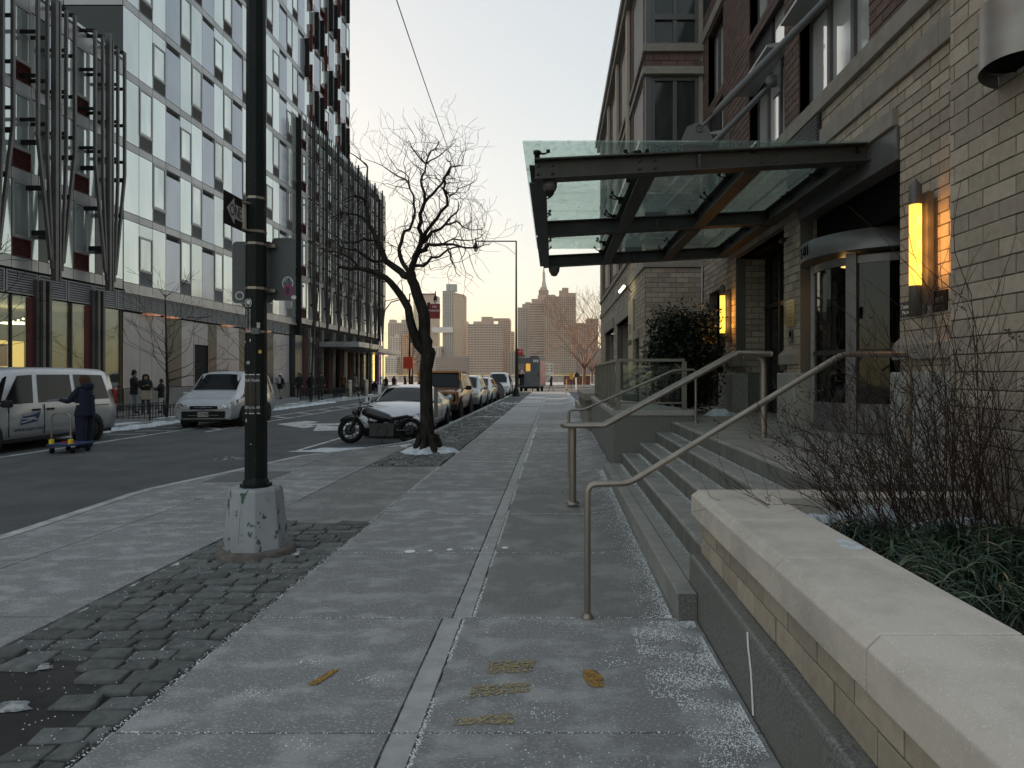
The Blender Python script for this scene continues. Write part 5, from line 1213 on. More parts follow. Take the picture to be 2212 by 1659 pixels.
# tree guards
def guard(x0, x1, y0, y1, h, label, z=-.03):
    t = thing('tree_guard', label, 'fence', ((x0+x1)/2,(y0+y1)/2,z), group='low black tree guards on the far pavement')
    for (a, b) in (((x0,y0),(x1,y0)),((x1,y0),(x1,y1)),((x0,y0),(x0,y1))):
        n = max(2, int(math.hypot(b[0]-a[0], b[1]-a[1])/.17)); mb = MB()
        for zz in (.1,h-.12,h-.02): mb.tube((a[0],a[1],z+zz),(b[0],b[1],z+zz),.012,n=4)
        for i in range(n+1):
            x, y = a[0]+(b[0]-a[0])*i/n, a[1]+(b[1]-a[1])*i/n; mb.tube((x,y,z+.06),(x,y,z+h+.03*(i%2)),.012,n=4)
            if i < n and i % 2 == 0: mb.lathe([(.05,-.008),(.05,.008)], (x+(b[0]-a[0])/n/2, y+(b[1]-a[1])/n/2, z+h-.07), 8, axis='X')
        mb.build('panel', M_BLACKP, t)
    for (x, y) in ((x0,y0),(x1,y0),(x1,y1),(x0,y1)): MB().tube((x,y,z),(x,y,z+h+.08),.03,n=6).build('post', M_BLACKP, t)
guard(-15.6,-14.1,22.6,25.9,.52,'tree guard round the sapling behind the three people')
guard(-15.5,-14.2,39.6,43.2,.75,'tall ornate tree guard before the dark entrance'); guard(-15.3,-14.3,45,48.5,.6,'low tree guard with a rail left of the steel bollards'); guard(-15.3,-14.3,51.5,54.5,.5,'far tree guard to the right of the steel bollards')
for i, (x, y, lab) in enumerate(((-14.3,45.3,'nearer and taller looking of the two steel bollards'),(-14.1,48.6,'farther of the two steel bollards'))):
    t = thing('bollard', lab, 'bollard', (x,y,-.03), group='steel bollards before the dark entrance'); MB().lathe([(.16,-.03),(.16,1.1),(.13,1.17),(0,1.2)], (x,y,0), 14).build('tube', M_STEEL, t); MB().lathe([(.17,.98),(.17,1.02)], (x,y,0), 14).build('ring', M_ALU, t)
t = thing('a_board', 'small white notice standing beside a far tree guard', 'sign', (-13.9,51.5,0)); box(-14.0,-13.75,51.5,51.54,.05,.75).build('panel', M_WHITE, t)
t = thing('leaning_pole', 'tall dark sign pole leaning slightly before the long tree guard', 'pole', (-14.2,38.2,0)); MB().tube((-14.35,38.2,-.05),(-14.15,38.2,4.6),.06,n=6).build('post', M_BLACKP, t); MB().box(-14.22,-14.12,38.1,38.3,3.3,4.7).build('sign_edge', M_BLACKP, t)
# ------------------------------------------------------------------ street lamps, signs down the street
def arm_lamp(label, x, y, h, ax, base=True, droop=.0):
    t = thing('street_lamp', label, 'street lamp', (x,y,-.02)); MB().path([(x,y,-.05),(x,y,h)], [.095,.05], 8).build('shaft', M_POLE, t)
    if base: MB().path([(x,y,-.03),(x,y,.05),(x,y,.5),(x,y,.62)], [.3,.28,.19,.11], 8, smooth=False).build('base', M_POLE, t)
    MB().path([(x,y,h-.02),(x+ax,y,h-.02+droop)], .045, 8).build('arm', M_POLE, t); MB().path([(x,y,h-1.0),(x+ax*.25,y,h-.4),(x+ax*.55,y,h-.08)], .014, 5).build('scroll', M_POLE, t)
    MB().lathe([(.03,.25),(.05,.1),(.06,-.1),(.14,-.3),(.17,-.5),(.18,-.58)], (x+ax,y,h), 14).build('lamp_shade', M_BLACKP, t); MB().lathe([(.15,-.58),(.13,-.70),(.06,-.78),(0,-.80)], (x+ax,y,h), 14).build('lamp_globe', mat('lamp_globe', (.5,.5,.48), .2), t); return t
arm_lamp('tall street lamp with a teardrop head near the food truck', -2.72, 46.5, 11.15, -2.9)
arm_lamp('teardrop street lamp showing behind the street tree, farther left', -12.6, 56.5, 8.6, 2.25, True)
t = thing('street_lamp', 'thin curved-arm street lamp beyond the low glass block', 'street lamp', (-16.9,64,0)); MB().path([(-16.9,64,0),(-16.9,64,6.5),(-16.7,64,7.9),(-16.1,64,8.7),(-15.2,64,8.95),(-14.6,64,8.9)], .06, 6).build('pole', M_ROD, t); MB().box(-14.9,-14.2,63.9,64.1,8.8,8.95).build('lamp_head', M_ROD, t)
t = thing('construction_sign', 'orange-red square road works sign on the far lamp post', 'sign', (-12.6,56.3,2.9)); box(-13.1,-12.25,56.25,56.3,2.05,3.1).build('panel', mat('orange_red', (.55,.05,.02), .6, emit=(.8,.07,.03), es=.0), t)
for i in range(3): box(-13.0,-12.4,56.24,56.249,2.75-i*.22,2.8-i*.22).build('print_line', mat('dull_red', (.4,.04,.02), .6), t)
t = thing('road_sign', 'small grey sign back high on the far lamp post', 'sign', (-12.3,56.3,5)); box(-12.5,-12.05,56.25,56.28,4.3,5.2).build('plate', M_ALU, t)
def parking_sign(label, x, y, zt, w, h, txt, back=True):
    t = thing('parking_sign', label, 'sign', (x,y,0)); MB().box(x-w*.72,x-w*.45,y,y+.06,-.05,zt+.05).build('post', M_BLACKP, t)
    p = box(x-w/2,x+w/2,y-.03,y,zt-h,zt).build('plate', mat('parking_red', (.24,.012,.02), .5) if back else mat('bright_parking_red', (.5,.015,.03), .5), t)
    for i, s in enumerate(txt): place(text_mb(s, h*.2, .002), (x,y-.035,zt-h*(.2+.27*i)), (1,0,0), (0,0,1)).build('lettering', M_WHITE, t)
    return t
parking_sign('dark red no parking sign behind the street tree', -4.05, 22.0, 3.98, .36, .50, ['NO','PARKING'])
parking_sign('bright red no standing sign above the food truck', -2.9, 56.0, 3.75, .42, .5, ['NO','STANDING'], False)
t = thing('overhead_wire', 'thin overhead wire slanting down to the far lamp arm', 'wire', (-5,12,12)); pts = []
A_, B_ = W(855,-5,15), W(1042,495,46.5)
for i in range(31):
    u = -.5+1.5*i/30; p = A_+(B_-A_)*u; p.z -= .5*(1-(u*2-1)**2) if 0 < u < 1 else 0; pts.append(p)
MB().path(pts, .013, 4).build('wire', M_BLACKP, t)
# ------------------------------------------------------------------ vehicles
M_TYRE = mat('tyre_rubber', (.010,.010,.010), .9, spec=.2); M_RIM = mat('rim_metal', (.28,.28,.29), .35, .8); M_RIMD = mat('dark_rim', (.03,.03,.032), .4, .5)
M_LENS = mat('lamp_lens', (.6,.6,.6), .06, .3, coat=1, c2=(.16,.16,.17), sc=18, th2=.48, w2=.06); M_TAIL = mat('tail_lens', (.22,.01,.012), .15, coat=1)
M_UNDER = mat('under_body', (.01,.01,.01), .9)
def paint(n, c, metal=.25, rough=.28): return mat('car_paint_'+n, c, rough, metal, c2=tuple(x*.88 for x in c), sc=2.5, coat=.7, spec=.5)
def wheel(par, x, y, r, w=.2, side=1, spokes=5, m=None):
    t = MB(); o = side*w/2; t.lathe([(r*.62,-w/2),(r*.9,-w/2),(r,-w*.32),(r,w*.32),(r*.9,w/2),(r*.62,w/2)], (x,y,r), 26, axis='Y'); ty = t.build('wheel', M_TYRE, par, world=False)
    q = MB(); f = y+side*w*.40; q.lathe([(r*.64,-.03*side),(r*.60,.0),(r*.58,-.05*side)], (x,f,r), 26, axis='Y'); q.lathe([(0,.0),(r*.14,-.005*side),(r*.14,-.05*side)], (x,f,r), 12, axis='Y')
    for k in range(spokes):
        a = 2*pi*k/spokes+.3; c, s = math.cos(a), math.sin(a); n = (-s, c)
        P = lambda rr, ww, d: (x+c*rr+n[0]*ww, f-side*d, r+s*rr+n[1]*ww)
        q.add([P(r*.1,r*.10,.01),P(r*.6,r*.07,.02),P(r*.6,-r*.07,.02),P(r*.1,-r*.10,.01),P(r*.1,r*.10,.05),P(r*.6,r*.07,.05),P(r*.6,-r*.07,.05),P(r*.1,-r*.10,.05)], [(0,1,2,3),(4,5,1,0),(5,6,2,1),(6,7,3,2),(7,4,0,3)])
    q.build('rim', m or M_RIM, ty, world=False); b = MB(); b.lathe([(0,-.06*side),(r*.6,-.06*side)], (x,f,r), 20, axis='Y'); b.build('brake_back', M_UNDER, ty, world=False)
def vehicle(name, label, cat, X, Y, rz, m, st, wheels, r, wins, screen, rear=None, z=-.15, group=None, arch=None, roof_m=None, spokes=5, rim=None, wtop_f=.78):
    """st: stations (x, sill, belt, top, w_sill, w_belt, w_top); x forward."""
    v = thing(name, label, cat, (X,Y,z), group=group, rz=rz)
    def ring(s):
        x, zs, zb, zt, ws, wb, wt = s; zm = zs+(zb-zs)*.45
        h = [(0,zs),(ws*.9,zs),(ws,zs+.06),(wb*1.0,zm),(wb*1.0,zm+(zb-zm)*.6),(wb*.975,zb),(wt*1.02,zt-(zt-zb)*.14),(wt*.93,zt-(zt-zb)*.035),(wt*wtop_f,zt),(0,zt+.012)]
        return [(x,-a,b) for a,b in h]+[(x,a,b) for a,b in h[-2:0:-1]]
    R_ = [ring(s) for s in st]; n = len(R_[0]); mb = MB(); vs = [p for q in R_ for p in q]; fs = []; ms = []
    for i in range(len(st)-1):
        for k in range(n):
            f = (i*n+k, i*n+(k+1)%n, (i+1)*n+(k+1)%n, (i+1)*n+k); hz = max(vs[j][2] for j in f) ; mi = 0
            if roof_m and min(vs[j][2] for j in f) > st[i][2]+.02 and st[i][3] > 1.5: mi = 1
            mb.v.extend([]) ; fs.append(f); ms.append(mi)
    mb.v = vs; mb.f = fs+[tuple(range(n-1,-1,-1)), tuple(range((len(st)-1)*n, len(st)*n))]; mb.m = ms+[0,0]; mb.sm = [True]*len(fs)+[False,False]
    body = mb.build('body', [m, roof_m or m], v, world=False)
    ss_ = sorted(st)
    def at(x):
        for a, b in zip(ss_, ss_[1:]):
            if a[0] <= x <= b[0]+1e-9: t = (x-a[0])/max(1e-6,b[0]-a[0]); return tuple(a[i]+(b[i]-a[i])*t for i in range(7))
        return ss_[0] if x < ss_[0][0] else ss_[-1]
    def S(x, t, side):
        _, zs, zb, zt, ws, wb, wt = at(x); y0, z0 = wb*.975, zb; y1, z1 = wt*1.02, zt-(zt-zb)*.14; return (x, side*(y0+(y1-y0)*t+.008), z0+(z1-z0)*t)
    for (b0, t0, b1, t1) in wins:
        for s in (-1,1):
            w = MB(); k = 6; A = [S(b0+(b1-b0)*i/k, .05, s) for i in range(k+1)]; B = [S(t0+(t1-t0)*i/k, .93, s) for i in range(k+1)]
            w.add(A+B, [(i,i+1,i+k+2,i+k+1) for i in range(k)], 0, True); w.build('side_window', M_GLV, v, world=False)
    def scr(x0, x1, nm):
        a, b = at(x0), at(x1); f = MB(); up = Vector((b[0]-a[0],0,b[3]-a[3])).normalized(); nn = Vector((-up.z,0,up.x)); nn = nn if nn.z > 0 else -nn; off = nn*.012; vs = []; k = 5; j = 6
        for i in range(k+1):
            t = .04+.9*i/k; x = a[0]+(b[0]-a[0])*t; q = at(x); 
            for l in range(j+1): u = -1+2*l/j; vs.append(Vector((x, u*q[6]*.90, q[3]+.01-.05*abs(u)**3*(q[3]-q[2])*1.2))+off)
        f.add(vs, [(i*(j+1)+l, i*(j+1)+l+1, (i+1)*(j+1)+l+1, (i+1)*(j+1)+l) for i in range(k) for l in range(j)], 0, True); f.build(nm, M_GLV, v, world=False)
    scr(*screen, 'windscreen')
    if rear: scr(*rear, 'rear_window')
    for x in wheels:
        wb = at(x)[5]
        for s in (-1,1):
            a = MB(); a.lathe([(r*1.16,-.3*s),(r*1.16,.005*s),(0,.005*s)], (x,s*wb,r*1.03), 26, axis='Y'); a.build('wheel_well', M_UNDER, v, world=False)
            if arch: q = MB(); q.lathe([(r*1.16,-.02*s),(r*1.16,.03*s),(r*1.30,.03*s),(r*1.32,-.03*s)], (x,s*wb,r*1.03), 18, axis='Y', a0=-.25, a1=pi+.25); q.build('fender_flare', arch, v, world=False)
            wheel(v, x, s*(wb-.085), r, side=s, spokes=spokes, m=rim)
    v['_at'] = 0
    return v, at, S
def lb(v, name, m, x0,x1,y0,y1,z0,z1, bevel=0, both=False, par=None):
    o = box(x0,x1,y0,y1,z0,z1).build(name, m, par or v, world=False, bevel=bevel)
    if both: box(x0,x1,-y1,-y0,z0,z1).build(name, m, par or v, world=False, bevel=bevel)
    return o
def mirror(v, x, w, z, m, s=.22): 
    for q in (-1,1):
        MB().path([(x,q*(w-.02),z-.02),(x+.02,q*(w+.07),z)], .025, 6).build('mirror_arm', M_BLACKP, v, world=False); box(x-.06,x+.06,min(q*(w+.05),q*(w+.05+s)),max(q*(w+.05),q*(w+.05+s)),z-.06,z+.10).build('mirror', m, v, world=False, bevel=.03)
def plate_(v, x, z, txt, y=0, m=None):
    p = lb(v, 'number_plate', mat('plate_pale', (.30,.30,.27), .5), x, x+.012, y-.16, y+.16, z, z+.16)
    if txt: place(text_mb(txt, .11, .001), (x+.014,y,z+.08), (0,1,0), (0,0,1)).build('lettering', mat('plate_blue', (.02,.03,.06), .5), p, world=False)
M90 = -pi/2
# silver mail van
VM = paint('van_silver', (.46,.47,.48), .35, .3)
st = [(-2.55,.42,1.02,1.62,.84,.88,.62),(-2.50,.30,1.05,1.80,.90,.955,.74),(-2.2,.24,1.06,1.885,.93,.965,.79),(-1.2,.24,1.06,1.91,.93,.965,.81),(.2,.24,1.05,1.91,.93,.965,.81),(.95,.24,1.04,1.86,.93,.965,.78),(1.70,.24,1.02,1.28,.93,.96,.78),(1.95,.25,.98,1.13,.92,.95,.80),(2.35,.27,.86,.96,.90,.92,.72),(2.52,.30,.70,.78,.82,.84,.62)]
van, at, S = vehicle('mail_van', 'silver postal van parked at the far kerb with a postal worker beside it', 'van', -12.98, 15.3, M90, VM, st, (-1.60,1.55), .335,
   [(-2.25,-2.1,-1.05,-1.05),(-.92,-.92,.16,.10),(.32,.24,1.14,.64),(1.22,.9,1.6,1.06)], (1.72,.93), (-2.50,-2.30), spokes=8, rim=M_RIMD)
for x in (-1.12,.02,1.02): lb(van, 'door_seam', M_BLACKP, x-.006,x+.006,.955,.972,.35,1.05, both=True)
lb(van, 'slide_rail', M_BLACKP, -2.2,-1.1,.962,.972,.93,.95, both=True)
for x in (-.16,.26): lb(van, 'door_handle', M_BLACKP, x-.11,x+.11,.96,.99,.90,.95, bevel=.012, both=True)
mirror(van, 1.25, .97, 1.08, M_BLACKP, .2); lb(van, 'tail_light', M_TAIL, -2.56,-2.44,.80,.95,.85,1.35, bevel=.02, both=True); lb(van, 'sill_trim', M_BLACKP, -2.3,2.3,.91,.955,.22,.30, both=True)
lb(van, 'rear_bumper', VM, -2.60,-2.45,-.86,.86,.28,.55, bevel=.03); lb(van, 'headlight', M_LENS, 2.25,2.45,.60,.88,.66,.84, bevel=.03, both=True)
em = MB().prism([(.72,.972,.60),(.22,.972,.66),(.14,.972,.88),(.64,.972,.82)][::-1], (0,.002,0)).build('postal_emblem', mat('postal_blue', (.015,.035,.12), .45), van, world=False, label='blue slanted emblem with a pale eagle head')
PG = mat('emblem_grey', (.38,.40,.42), .5)
MB().prism([(.63,.976,.815),(.18,.976,.865),(.22,.976,.85),(.50,.976,.80),(.64,.976,.79),(.66,.976,.76),(.60,.976,.745),(.32,.976,.765),(.22,.976,.70),(.26,.976,.685),(.56,.976,.72),(.68,.976,.73)], (0,.001,0)).build('eagle_mark', PG, em, world=False)
MB().prism([(.69,.976,.67),(.22,.976,.735),(.20,.976,.725),(.69,.976,.64)], (0,.001,0)).build('eagle_mark', PG, em, world=False)
t = text_mb('www.usps.com', .135, .001); t.xform(Matrix(((1,.22,0,0),(0,1,0,0),(0,0,1,0),(0,0,0,1)))); place(t, (.47,.973,.50), (-1,0,0), (0,0,1)).build('lettering', mat('plate_blue', (.02,.03,.06)), van, world=False)
# silver compact van, angled
st = [(-2.38,.40,1.0,1.66,.80,.84,.60),(-2.32,.30,1.0,1.76,.88,.91,.68),(-1.6,.24,1.0,1.83,.90,.92,.72),(-.2,.24,.99,1.84,.90,.92,.73),(.62,.24,.98,1.77,.90,.92,.71),(1.42,.24,.98,1.18,.90,.915,.76),(1.7,.25,.96,1.10,.895,.91,.80),(2.10,.27,.90,.99,.885,.90,.80),(2.28,.28,.80,.88,.86,.88,.76),(2.36,.32,.62,.68,.80,.82,.68)]
v2, at2, S2 = vehicle('compact_van', 'silver compact van pulling out behind the near lamp post', 'van', -11.55, 23.05, M90+math.radians(8.3), paint('compact_silver', (.42,.43,.45)), st, (-1.45,1.42), .32,
   [(-2.05,-1.98,-1.05,-1.05),(-.95,-.95,.12,.05),(.22,.18,.98,.52),(1.04,.64,1.36,.76)], (1.40,.62), (-2.33,-2.2), spokes=5)
for (z0, z1, w, m) in ((.62,.73,.42,M_UNDER),(.34,.56,.66,M_UNDER),(.22,.29,.5,M_UNDER)): lb(v2, 'grille', m, 2.31,2.385,-w,w,z0,z1, bevel=.02)
for (z, w) in ((.67,.28),(.585,.30),(.42,.46)): lb(v2, 'grille_bar', M_RIM, 2.375,2.392,-w,w,z,z+.015)
MB().lathe([(0,.0),(.06,.0),(.06,-.02)], (2.39,0,.66), 14, axis='X').build('oval_badge', mat('badge_blue', (.03,.05,.15), .3), v2, world=False)
for q in (-1,1):
    MB().hexa([(2.42,q*.46,.64),(2.37,q*.80,.66),(1.98,q*.935,.80),(2.0,q*.50,.70)][::q], [(2.37,q*.50,.75),(2.31,q*.82,.84),(1.90,q*.93,.935),(1.9,q*.52,.86)][::q]).build('headlight', M_LENS, v2, world=False)
    MB().lathe([(0,0),(.06,0),(.07,-.05)], (2.38,q*.62,.36), 12, axis='X').build('fog_light', M_LENS, v2, world=False)
plate_(v2, 2.39, .38, 'K17-7834'); mirror(v2, .98, .92, 1.04, paint('compact_silver', (.42,.43,.45)), .18)
for q in (-1,1): MB().path([(-1.7,q*.6,1.86),(-1.6,q*.6,1.89),(.2,q*.6,1.90),(.35,q*.6,1.86)], .018, 6).build('roof_rail', M_BLACKP, v2, world=False)
MB().tube((.3,0,1.84),(.05,0,2.15),.006,n=4).build('aerial', M_BLACKP, v2, world=False)
lb(v2, 'cowl', M_BLACKP, 1.40,1.48,-.72,.72,1.08,1.13); lb(v2, 'door_seam', M_BLACKP, .165,.175,.915,.93,.35,1.0, both=True); lb(v2, 'door_seam', M_BLACKP, -.995,-.985,.915,.93,.35,1.0, both=True); lb(v2, 'door_handle', M_RIM, -.1,.08,.92,.945,.86,.90, both=True)
for x in (.2,-.9): pass
# white saloon
def saloon_st(H=1.42, L=4.8, W_=.92): k = L/4.8; return [(-2.4*k,.40,.88,.95,.70,.78,.55),(-2.28*k,.28,.92,1.02,.84,W_*.96,.70),(-1.75*k,.22,.93,1.08,.88,W_,.72),(-1.15*k,.22,.93,1.30,.88,W_,.62),(-.5*k,.22,.92,H,.88,W_,.60),(.2*k,.22,.91,H,.88,W_,.60),(.62*k,.22,.90,H*.935,.88,W_,.60),(1.25*k,.22,.89,.98,.88,W_,.70),(1.5*k,.22,.86,.93,.88,W_,.74),(2.1*k,.26,.72,.78,.85,W_*.95,.70),(2.33*k,.30,.56,.62,.74,W_*.86,.60),(2.4*k,.34,.50,.54,.6,W_*.7,.45)]
wp = paint('white', (.62,.64,.66), .05, .25)
sal, _, _ = vehicle('white_saloon', 'white saloon car parked behind the motorcycle and street tree', 'car', -4.42, 19.85, M90, wp, saloon_st(), (-1.45,1.45), .33, [(-1.35,-1.0,-.42,-.42),(-.34,-.34,.95,.5)], (1.28,.55), (-1.80,-.9), spokes=10)
mirror(sal, .85, .90, .96, wp, .16)
for q in (-1,1):
    MB().hexa([(2.38,q*.52,.52),(2.28,q*.84,.54),(1.87,q*.945,.66),(1.95,q*.60,.66)][::q], [(2.30,q*.52,.64),(2.20,q*.84,.70),(1.82,q*.93,.80),(1.88,q*.60,.74)][::q]).build('headlight', M_LENS, sal, world=False)
lb(sal, 'grille', M_UNDER, 2.34,2.42,-.42,.42,.34,.48, bevel=.01); lb(sal, 'cowl', M_BLACKP, 1.22,1.34,-.70,.70,.93,.985); plate_(sal, 2.42, .36, '')
lb(sal, 'inspection_sticker', M_WHITE, 1.10,1.12,.38,.56,1.03,1.06); lb(sal, 'door_seam', M_BLACKP, -.385,-.375,.915,.925,.3,.92, both=True)
# orange off-roader
op = paint('copper_orange', (.30,.115,.03), .3, .3); tp = mat('soft_top', (.03,.031,.032), .85, bump=.2)
st = [(-2.2,.5,1.12,1.70,.86,.90,.70),(-2.14,.42,1.14,1.80,.90,.94,.72),(-1.5,.40,1.14,1.86,.92,.95,.74),(.2,.40,1.14,1.87,.92,.95,.74),(.62,.40,1.14,1.84,.92,.95,.74),(.98,.40,1.14,1.22,.92,.95,.80),(1.2,.42,1.12,1.19,.92,.95,.84),(2.08,.46,1.08,1.14,.88,.92,.80),(2.16,.48,1.04,1.08,.86,.88,.78)]
br, _, _ = vehicle('off_roader', 'copper orange boxy off-roader with a black soft top', 'car', -4.42, 25.8, M90, op, st, (-1.35,1.45), .40, [(-1.95,-1.9,-.85,-.85),(-.75,-.75,.05,.05),(.15,.15,.88,.62)], (.97,.60), (-2.2,-2.15), arch=M_BLACKP, roof_m=tp, spokes=6, rim=M_RIMD, wtop_f=.9)
lb(br, 'grille', M_UNDER, 2.14,2.19,-.82,.82,.76,1.02, bevel=.02); lb(br, 'front_bumper', M_BLACKP, 2.1,2.30,-.90,.90,.42,.66, bevel=.04); lb(br, 'grille_lettering_bar', M_RIM, 2.19,2.20,-.30,.30,.88,.93)
for q in (-1,1): MB().lathe([(0,.02),(.10,.02),(.125,.0),(.125,-.02)], (2.20,q*.62,.89), 20, axis='X').build('headlight', M_LENS, br, world=False); MB().lathe([(.125,.01),(.14,.02),(.145,-.02)], (2.20,q*.62,.89), 20, axis='X').build('headlight_ring', M_RIM, br, world=False)
mirror(br, .72, .95, 1.20, M_BLACKP, .22); lb(br, 'roof_frame', op, .60,.72,-.74,.74,1.80,1.875); lb(br, 'windscreen_pillar', op, .66,.80,.74,.84,1.15,1.84, both=True); lb(br, 'front_plate', mat('plate_pale', (.30,.30,.27)), 2.30,2.31,-.16,.16,.46,.60)
lb(br, 'hood_bulge', op, 1.1,2.0,-.45,.45,1.17,1.20, bevel=.02); lb(br, 'bonnet_lug', M_BLACKP, 1.95,2.02,.78,.84,1.12,1.18, both=True)
# SUVs
def suv(name, label, X, Y, m, L=4.7, H=1.68, rails=True, g_=None):
    k = L/4.7; st = [(-2.35*k,.45,1.0,1.30,.78,.84,.60),(-2.22*k,.32,1.02,1.52,.88,.92,.64),(-1.9*k,.28,1.02,H*.97,.90,.94,.68),(-.8*k,.28,1.02,H,.90,.94,.70),(.3*k,.28,1.0,H*.99,.90,.94,.70),(.62*k,.28,1.0,H*.955,.90,.94,.69),(1.3*k,.28,.98,1.10,.90,.935,.76),(1.55*k,.30,.94,1.03,.89,.93,.78),(2.1*k,.34,.82,.90,.86,.90,.72),(2.32*k,.38,.64,.72,.72,.80,.56)]
    v, _, _ = vehicle(name, label, 'car', X, Y, M90, m, st, (-1.4*k,1.42*k), .36, [(-2.0*k,-1.85*k,-1.12*k,-1.12*k),(-1.02*k,-1.02*k,-.2*k,-.2*k),(-.1*k,-.1*k,.95*k,.52*k)], (1.32*k,.6*k), (-2.3*k,-1.95*k), group=g_)
    lb(v, 'grille', M_UNDER, 2.28*k,2.35*k,-.45,.45,.46,.70, bevel=.02); mirror(v, .88*k, .93, 1.06, m, .17)
    for q in (-1,1): MB().hexa([(2.34*k,q*.50,.64),(2.24*k,q*.88,.68),(1.9*k,q*.96,.80),(2.0*k,q*.55,.76)][::q], [(2.30*k,q*.50,.78),(2.18*k,q*.88,.86),(1.85*k,q*.95,.93),(1.95*k,q*.55,.88)][::q]).build('headlight', M_LENS, v, world=False)
    if rails:
        for q in (-1,1): MB().path([(-1.8*k,q*.62,H*.97),(-1.6*k,q*.62,H+.06),(.1*k,q*.62,H+.06),(.35*k,q*.62,H*.98)], .02, 6).build('roof_rail', M_RIM, v, world=False)
    plate_(v, 2.36*k, .5, ''); return v
suv('grey_crossover', 'metallic grey-green crossover parked behind the orange off-roader', -4.35, 31.9, paint('grey_green', (.24,.27,.28), .4)); suv('silver_estate', 'silver estate car hidden behind the grey-green crossover', -4.35, 37.2, paint('pale_silver', (.36,.38,.40), .4), 4.5, 1.58)
suv('white_suv', 'white four-wheel drive with roof rails beside the far street lamp', -4.25, 50.2, paint('pearl', (.52,.54,.56), .1), 4.8, 1.86)
bc = thing('covered_roadster', 'black car under a loose glossy cover with its rear lifted', 'car', (-4.2,42.6,-.15), rz=M90); mb = MB(); ns, nr = 12, 12; vs = []
for i in range(ns+1):
    u = i/ns; L_ = -2.0+4.0*u; hh = .95+.18*math.sin(pi*u)+(.40*(1-u*3.5) if u < .28 else 0); ww = .80+.08*math.sin(pi*u)
    for k in range(nr+1): a = pi*k/nr; vs.append((L_+(.0 if u > .1 else .2), -ww*math.cos(a)*(1+.02*math.sin(7*a+i)), max(.08,hh*abs(math.sin(a))**.55+.02*math.sin(5*a+i*2))))
mb.add(vs, [(i*(nr+1)+k, i*(nr+1)+k+1, (i+1)*(nr+1)+k+1, (i+1)*(nr+1)+k) for i in range(ns) for k in range(nr)], 0, True); mb.poly(vs[-(nr+1):]); mb.poly(vs[:nr+1]); mb.build('cover', mat('gloss_cover', (.008,.008,.008), .7, spec=.15), bc, world=False)
for x in (-1.3,1.3): wheel(bc, x, .68, .3, side=1); wheel(bc, x, -.68, .3, side=-1)
lb(bc, 'tail_light', M_TAIL, 1.86,2.02,.5,.7,.45,.6, both=True)
# food truck
ft = thing('food_truck', 'grey-backed food truck with a lit rear window at the end of the street', 'truck', (-2.42,60.6,-.15), rz=-.075)
TG = mat('truck_grey', (.10,.105,.115), .55, .2, c2=(.13,.135,.145), sc=2); RED = mat('truck_red', (.40,.035,.03), .5, c2=(.45,.40,.36), sc=2.6, th2=.52, w2=.03)
def tb(nm, m, *a, bevel=0): a = list(a); a[0] *= 1.18; a[1] *= 1.18; return box(*a).build(nm, m, ft, world=False, bevel=bevel)
tb('body', TG, -.90,.93,.0,6.2,.55,3.28, bevel=.04); tb('side_graphic', RED, .931,.94,.25,6.0,.7,3.05); tb('side_graphic', RED, -.94,-.931,.25,6.0,.7,3.05); tb('left_fascia', RED, -.90,-.28,-.02,-.001,1.75,2.0)
tb('counter_recess', M_BLACK, -.86,-.32,-.02,-.001,.75,1.72); tb('steel_panel', M_STEEL, -.88,-.30,-.015,-.001,2.15,2.7); MB().poly([(-.72,-.03,2.12),(-.58,-.03,1.92),(-.46,-.03,2.12)]).build('white_pennant', M_WHITE, ft, world=False)
tb('door_leaf', TG, -.26,.28,-.03,-.001,.62,3.05); tb('door_leaf', TG, .30,.88,-.03,-.001,.62,3.05); tb('lit_window', mat('truck_window', (.4,.25,.06), .5, c2=(.08,.05,.03), sc=3.5, emit=(1,.5,.08), es=.13), -.18,.16,-.045,-.031,2.02,2.72)
for a in ((-.22,-.18,-.05,-.03,1.98,2.76),(.16,.20,-.05,-.03,1.98,2.76),(-.18,.16,-.05,-.03,2.72,2.76),(-.18,.16,-.05,-.03,1.98,2.02)): tb('window_frame', mat('brass_frame', (.4,.3,.12), .4, .5), *a)
for i in range(3): tb('vent_pane', M_WHITE, .40+.15*i,.50+.15*i,-.04,-.031,2.86,3.1)
tb('latch', M_BLACKP, .74,.82,-.05,-.031,1.55,1.78); tb('roof_rack', M_ALU, -.85,-.3,.2,1.4,3.40,3.55); tb('roof_rack', M_ALU, .1,.8,.4,3,3.3,3.45); tb('spare_box', M_BLACKP, -.72,-.34,-.2,-.02,.72,1.4, bevel=.05)
for y in (1.0,4.9):
    for x in (-.78,.82):
        MB().lathe([(0,-.11),(.3,-.11),(.38,-.08),(.38,.08),(.3,.11),(0,.11)], (x,y,.38), 18, axis='X').build('wheel', M_TYRE, ft, world=False)
tb('chassis', M_UNDER, -.7,.75,.05,6,.38,.56); tb('rear_jack', M_UNDER, -.34,-.28,.1,.16,0,.5); tb('rear_jack', M_UNDER, .3,.36,.1,.16,0,.5)
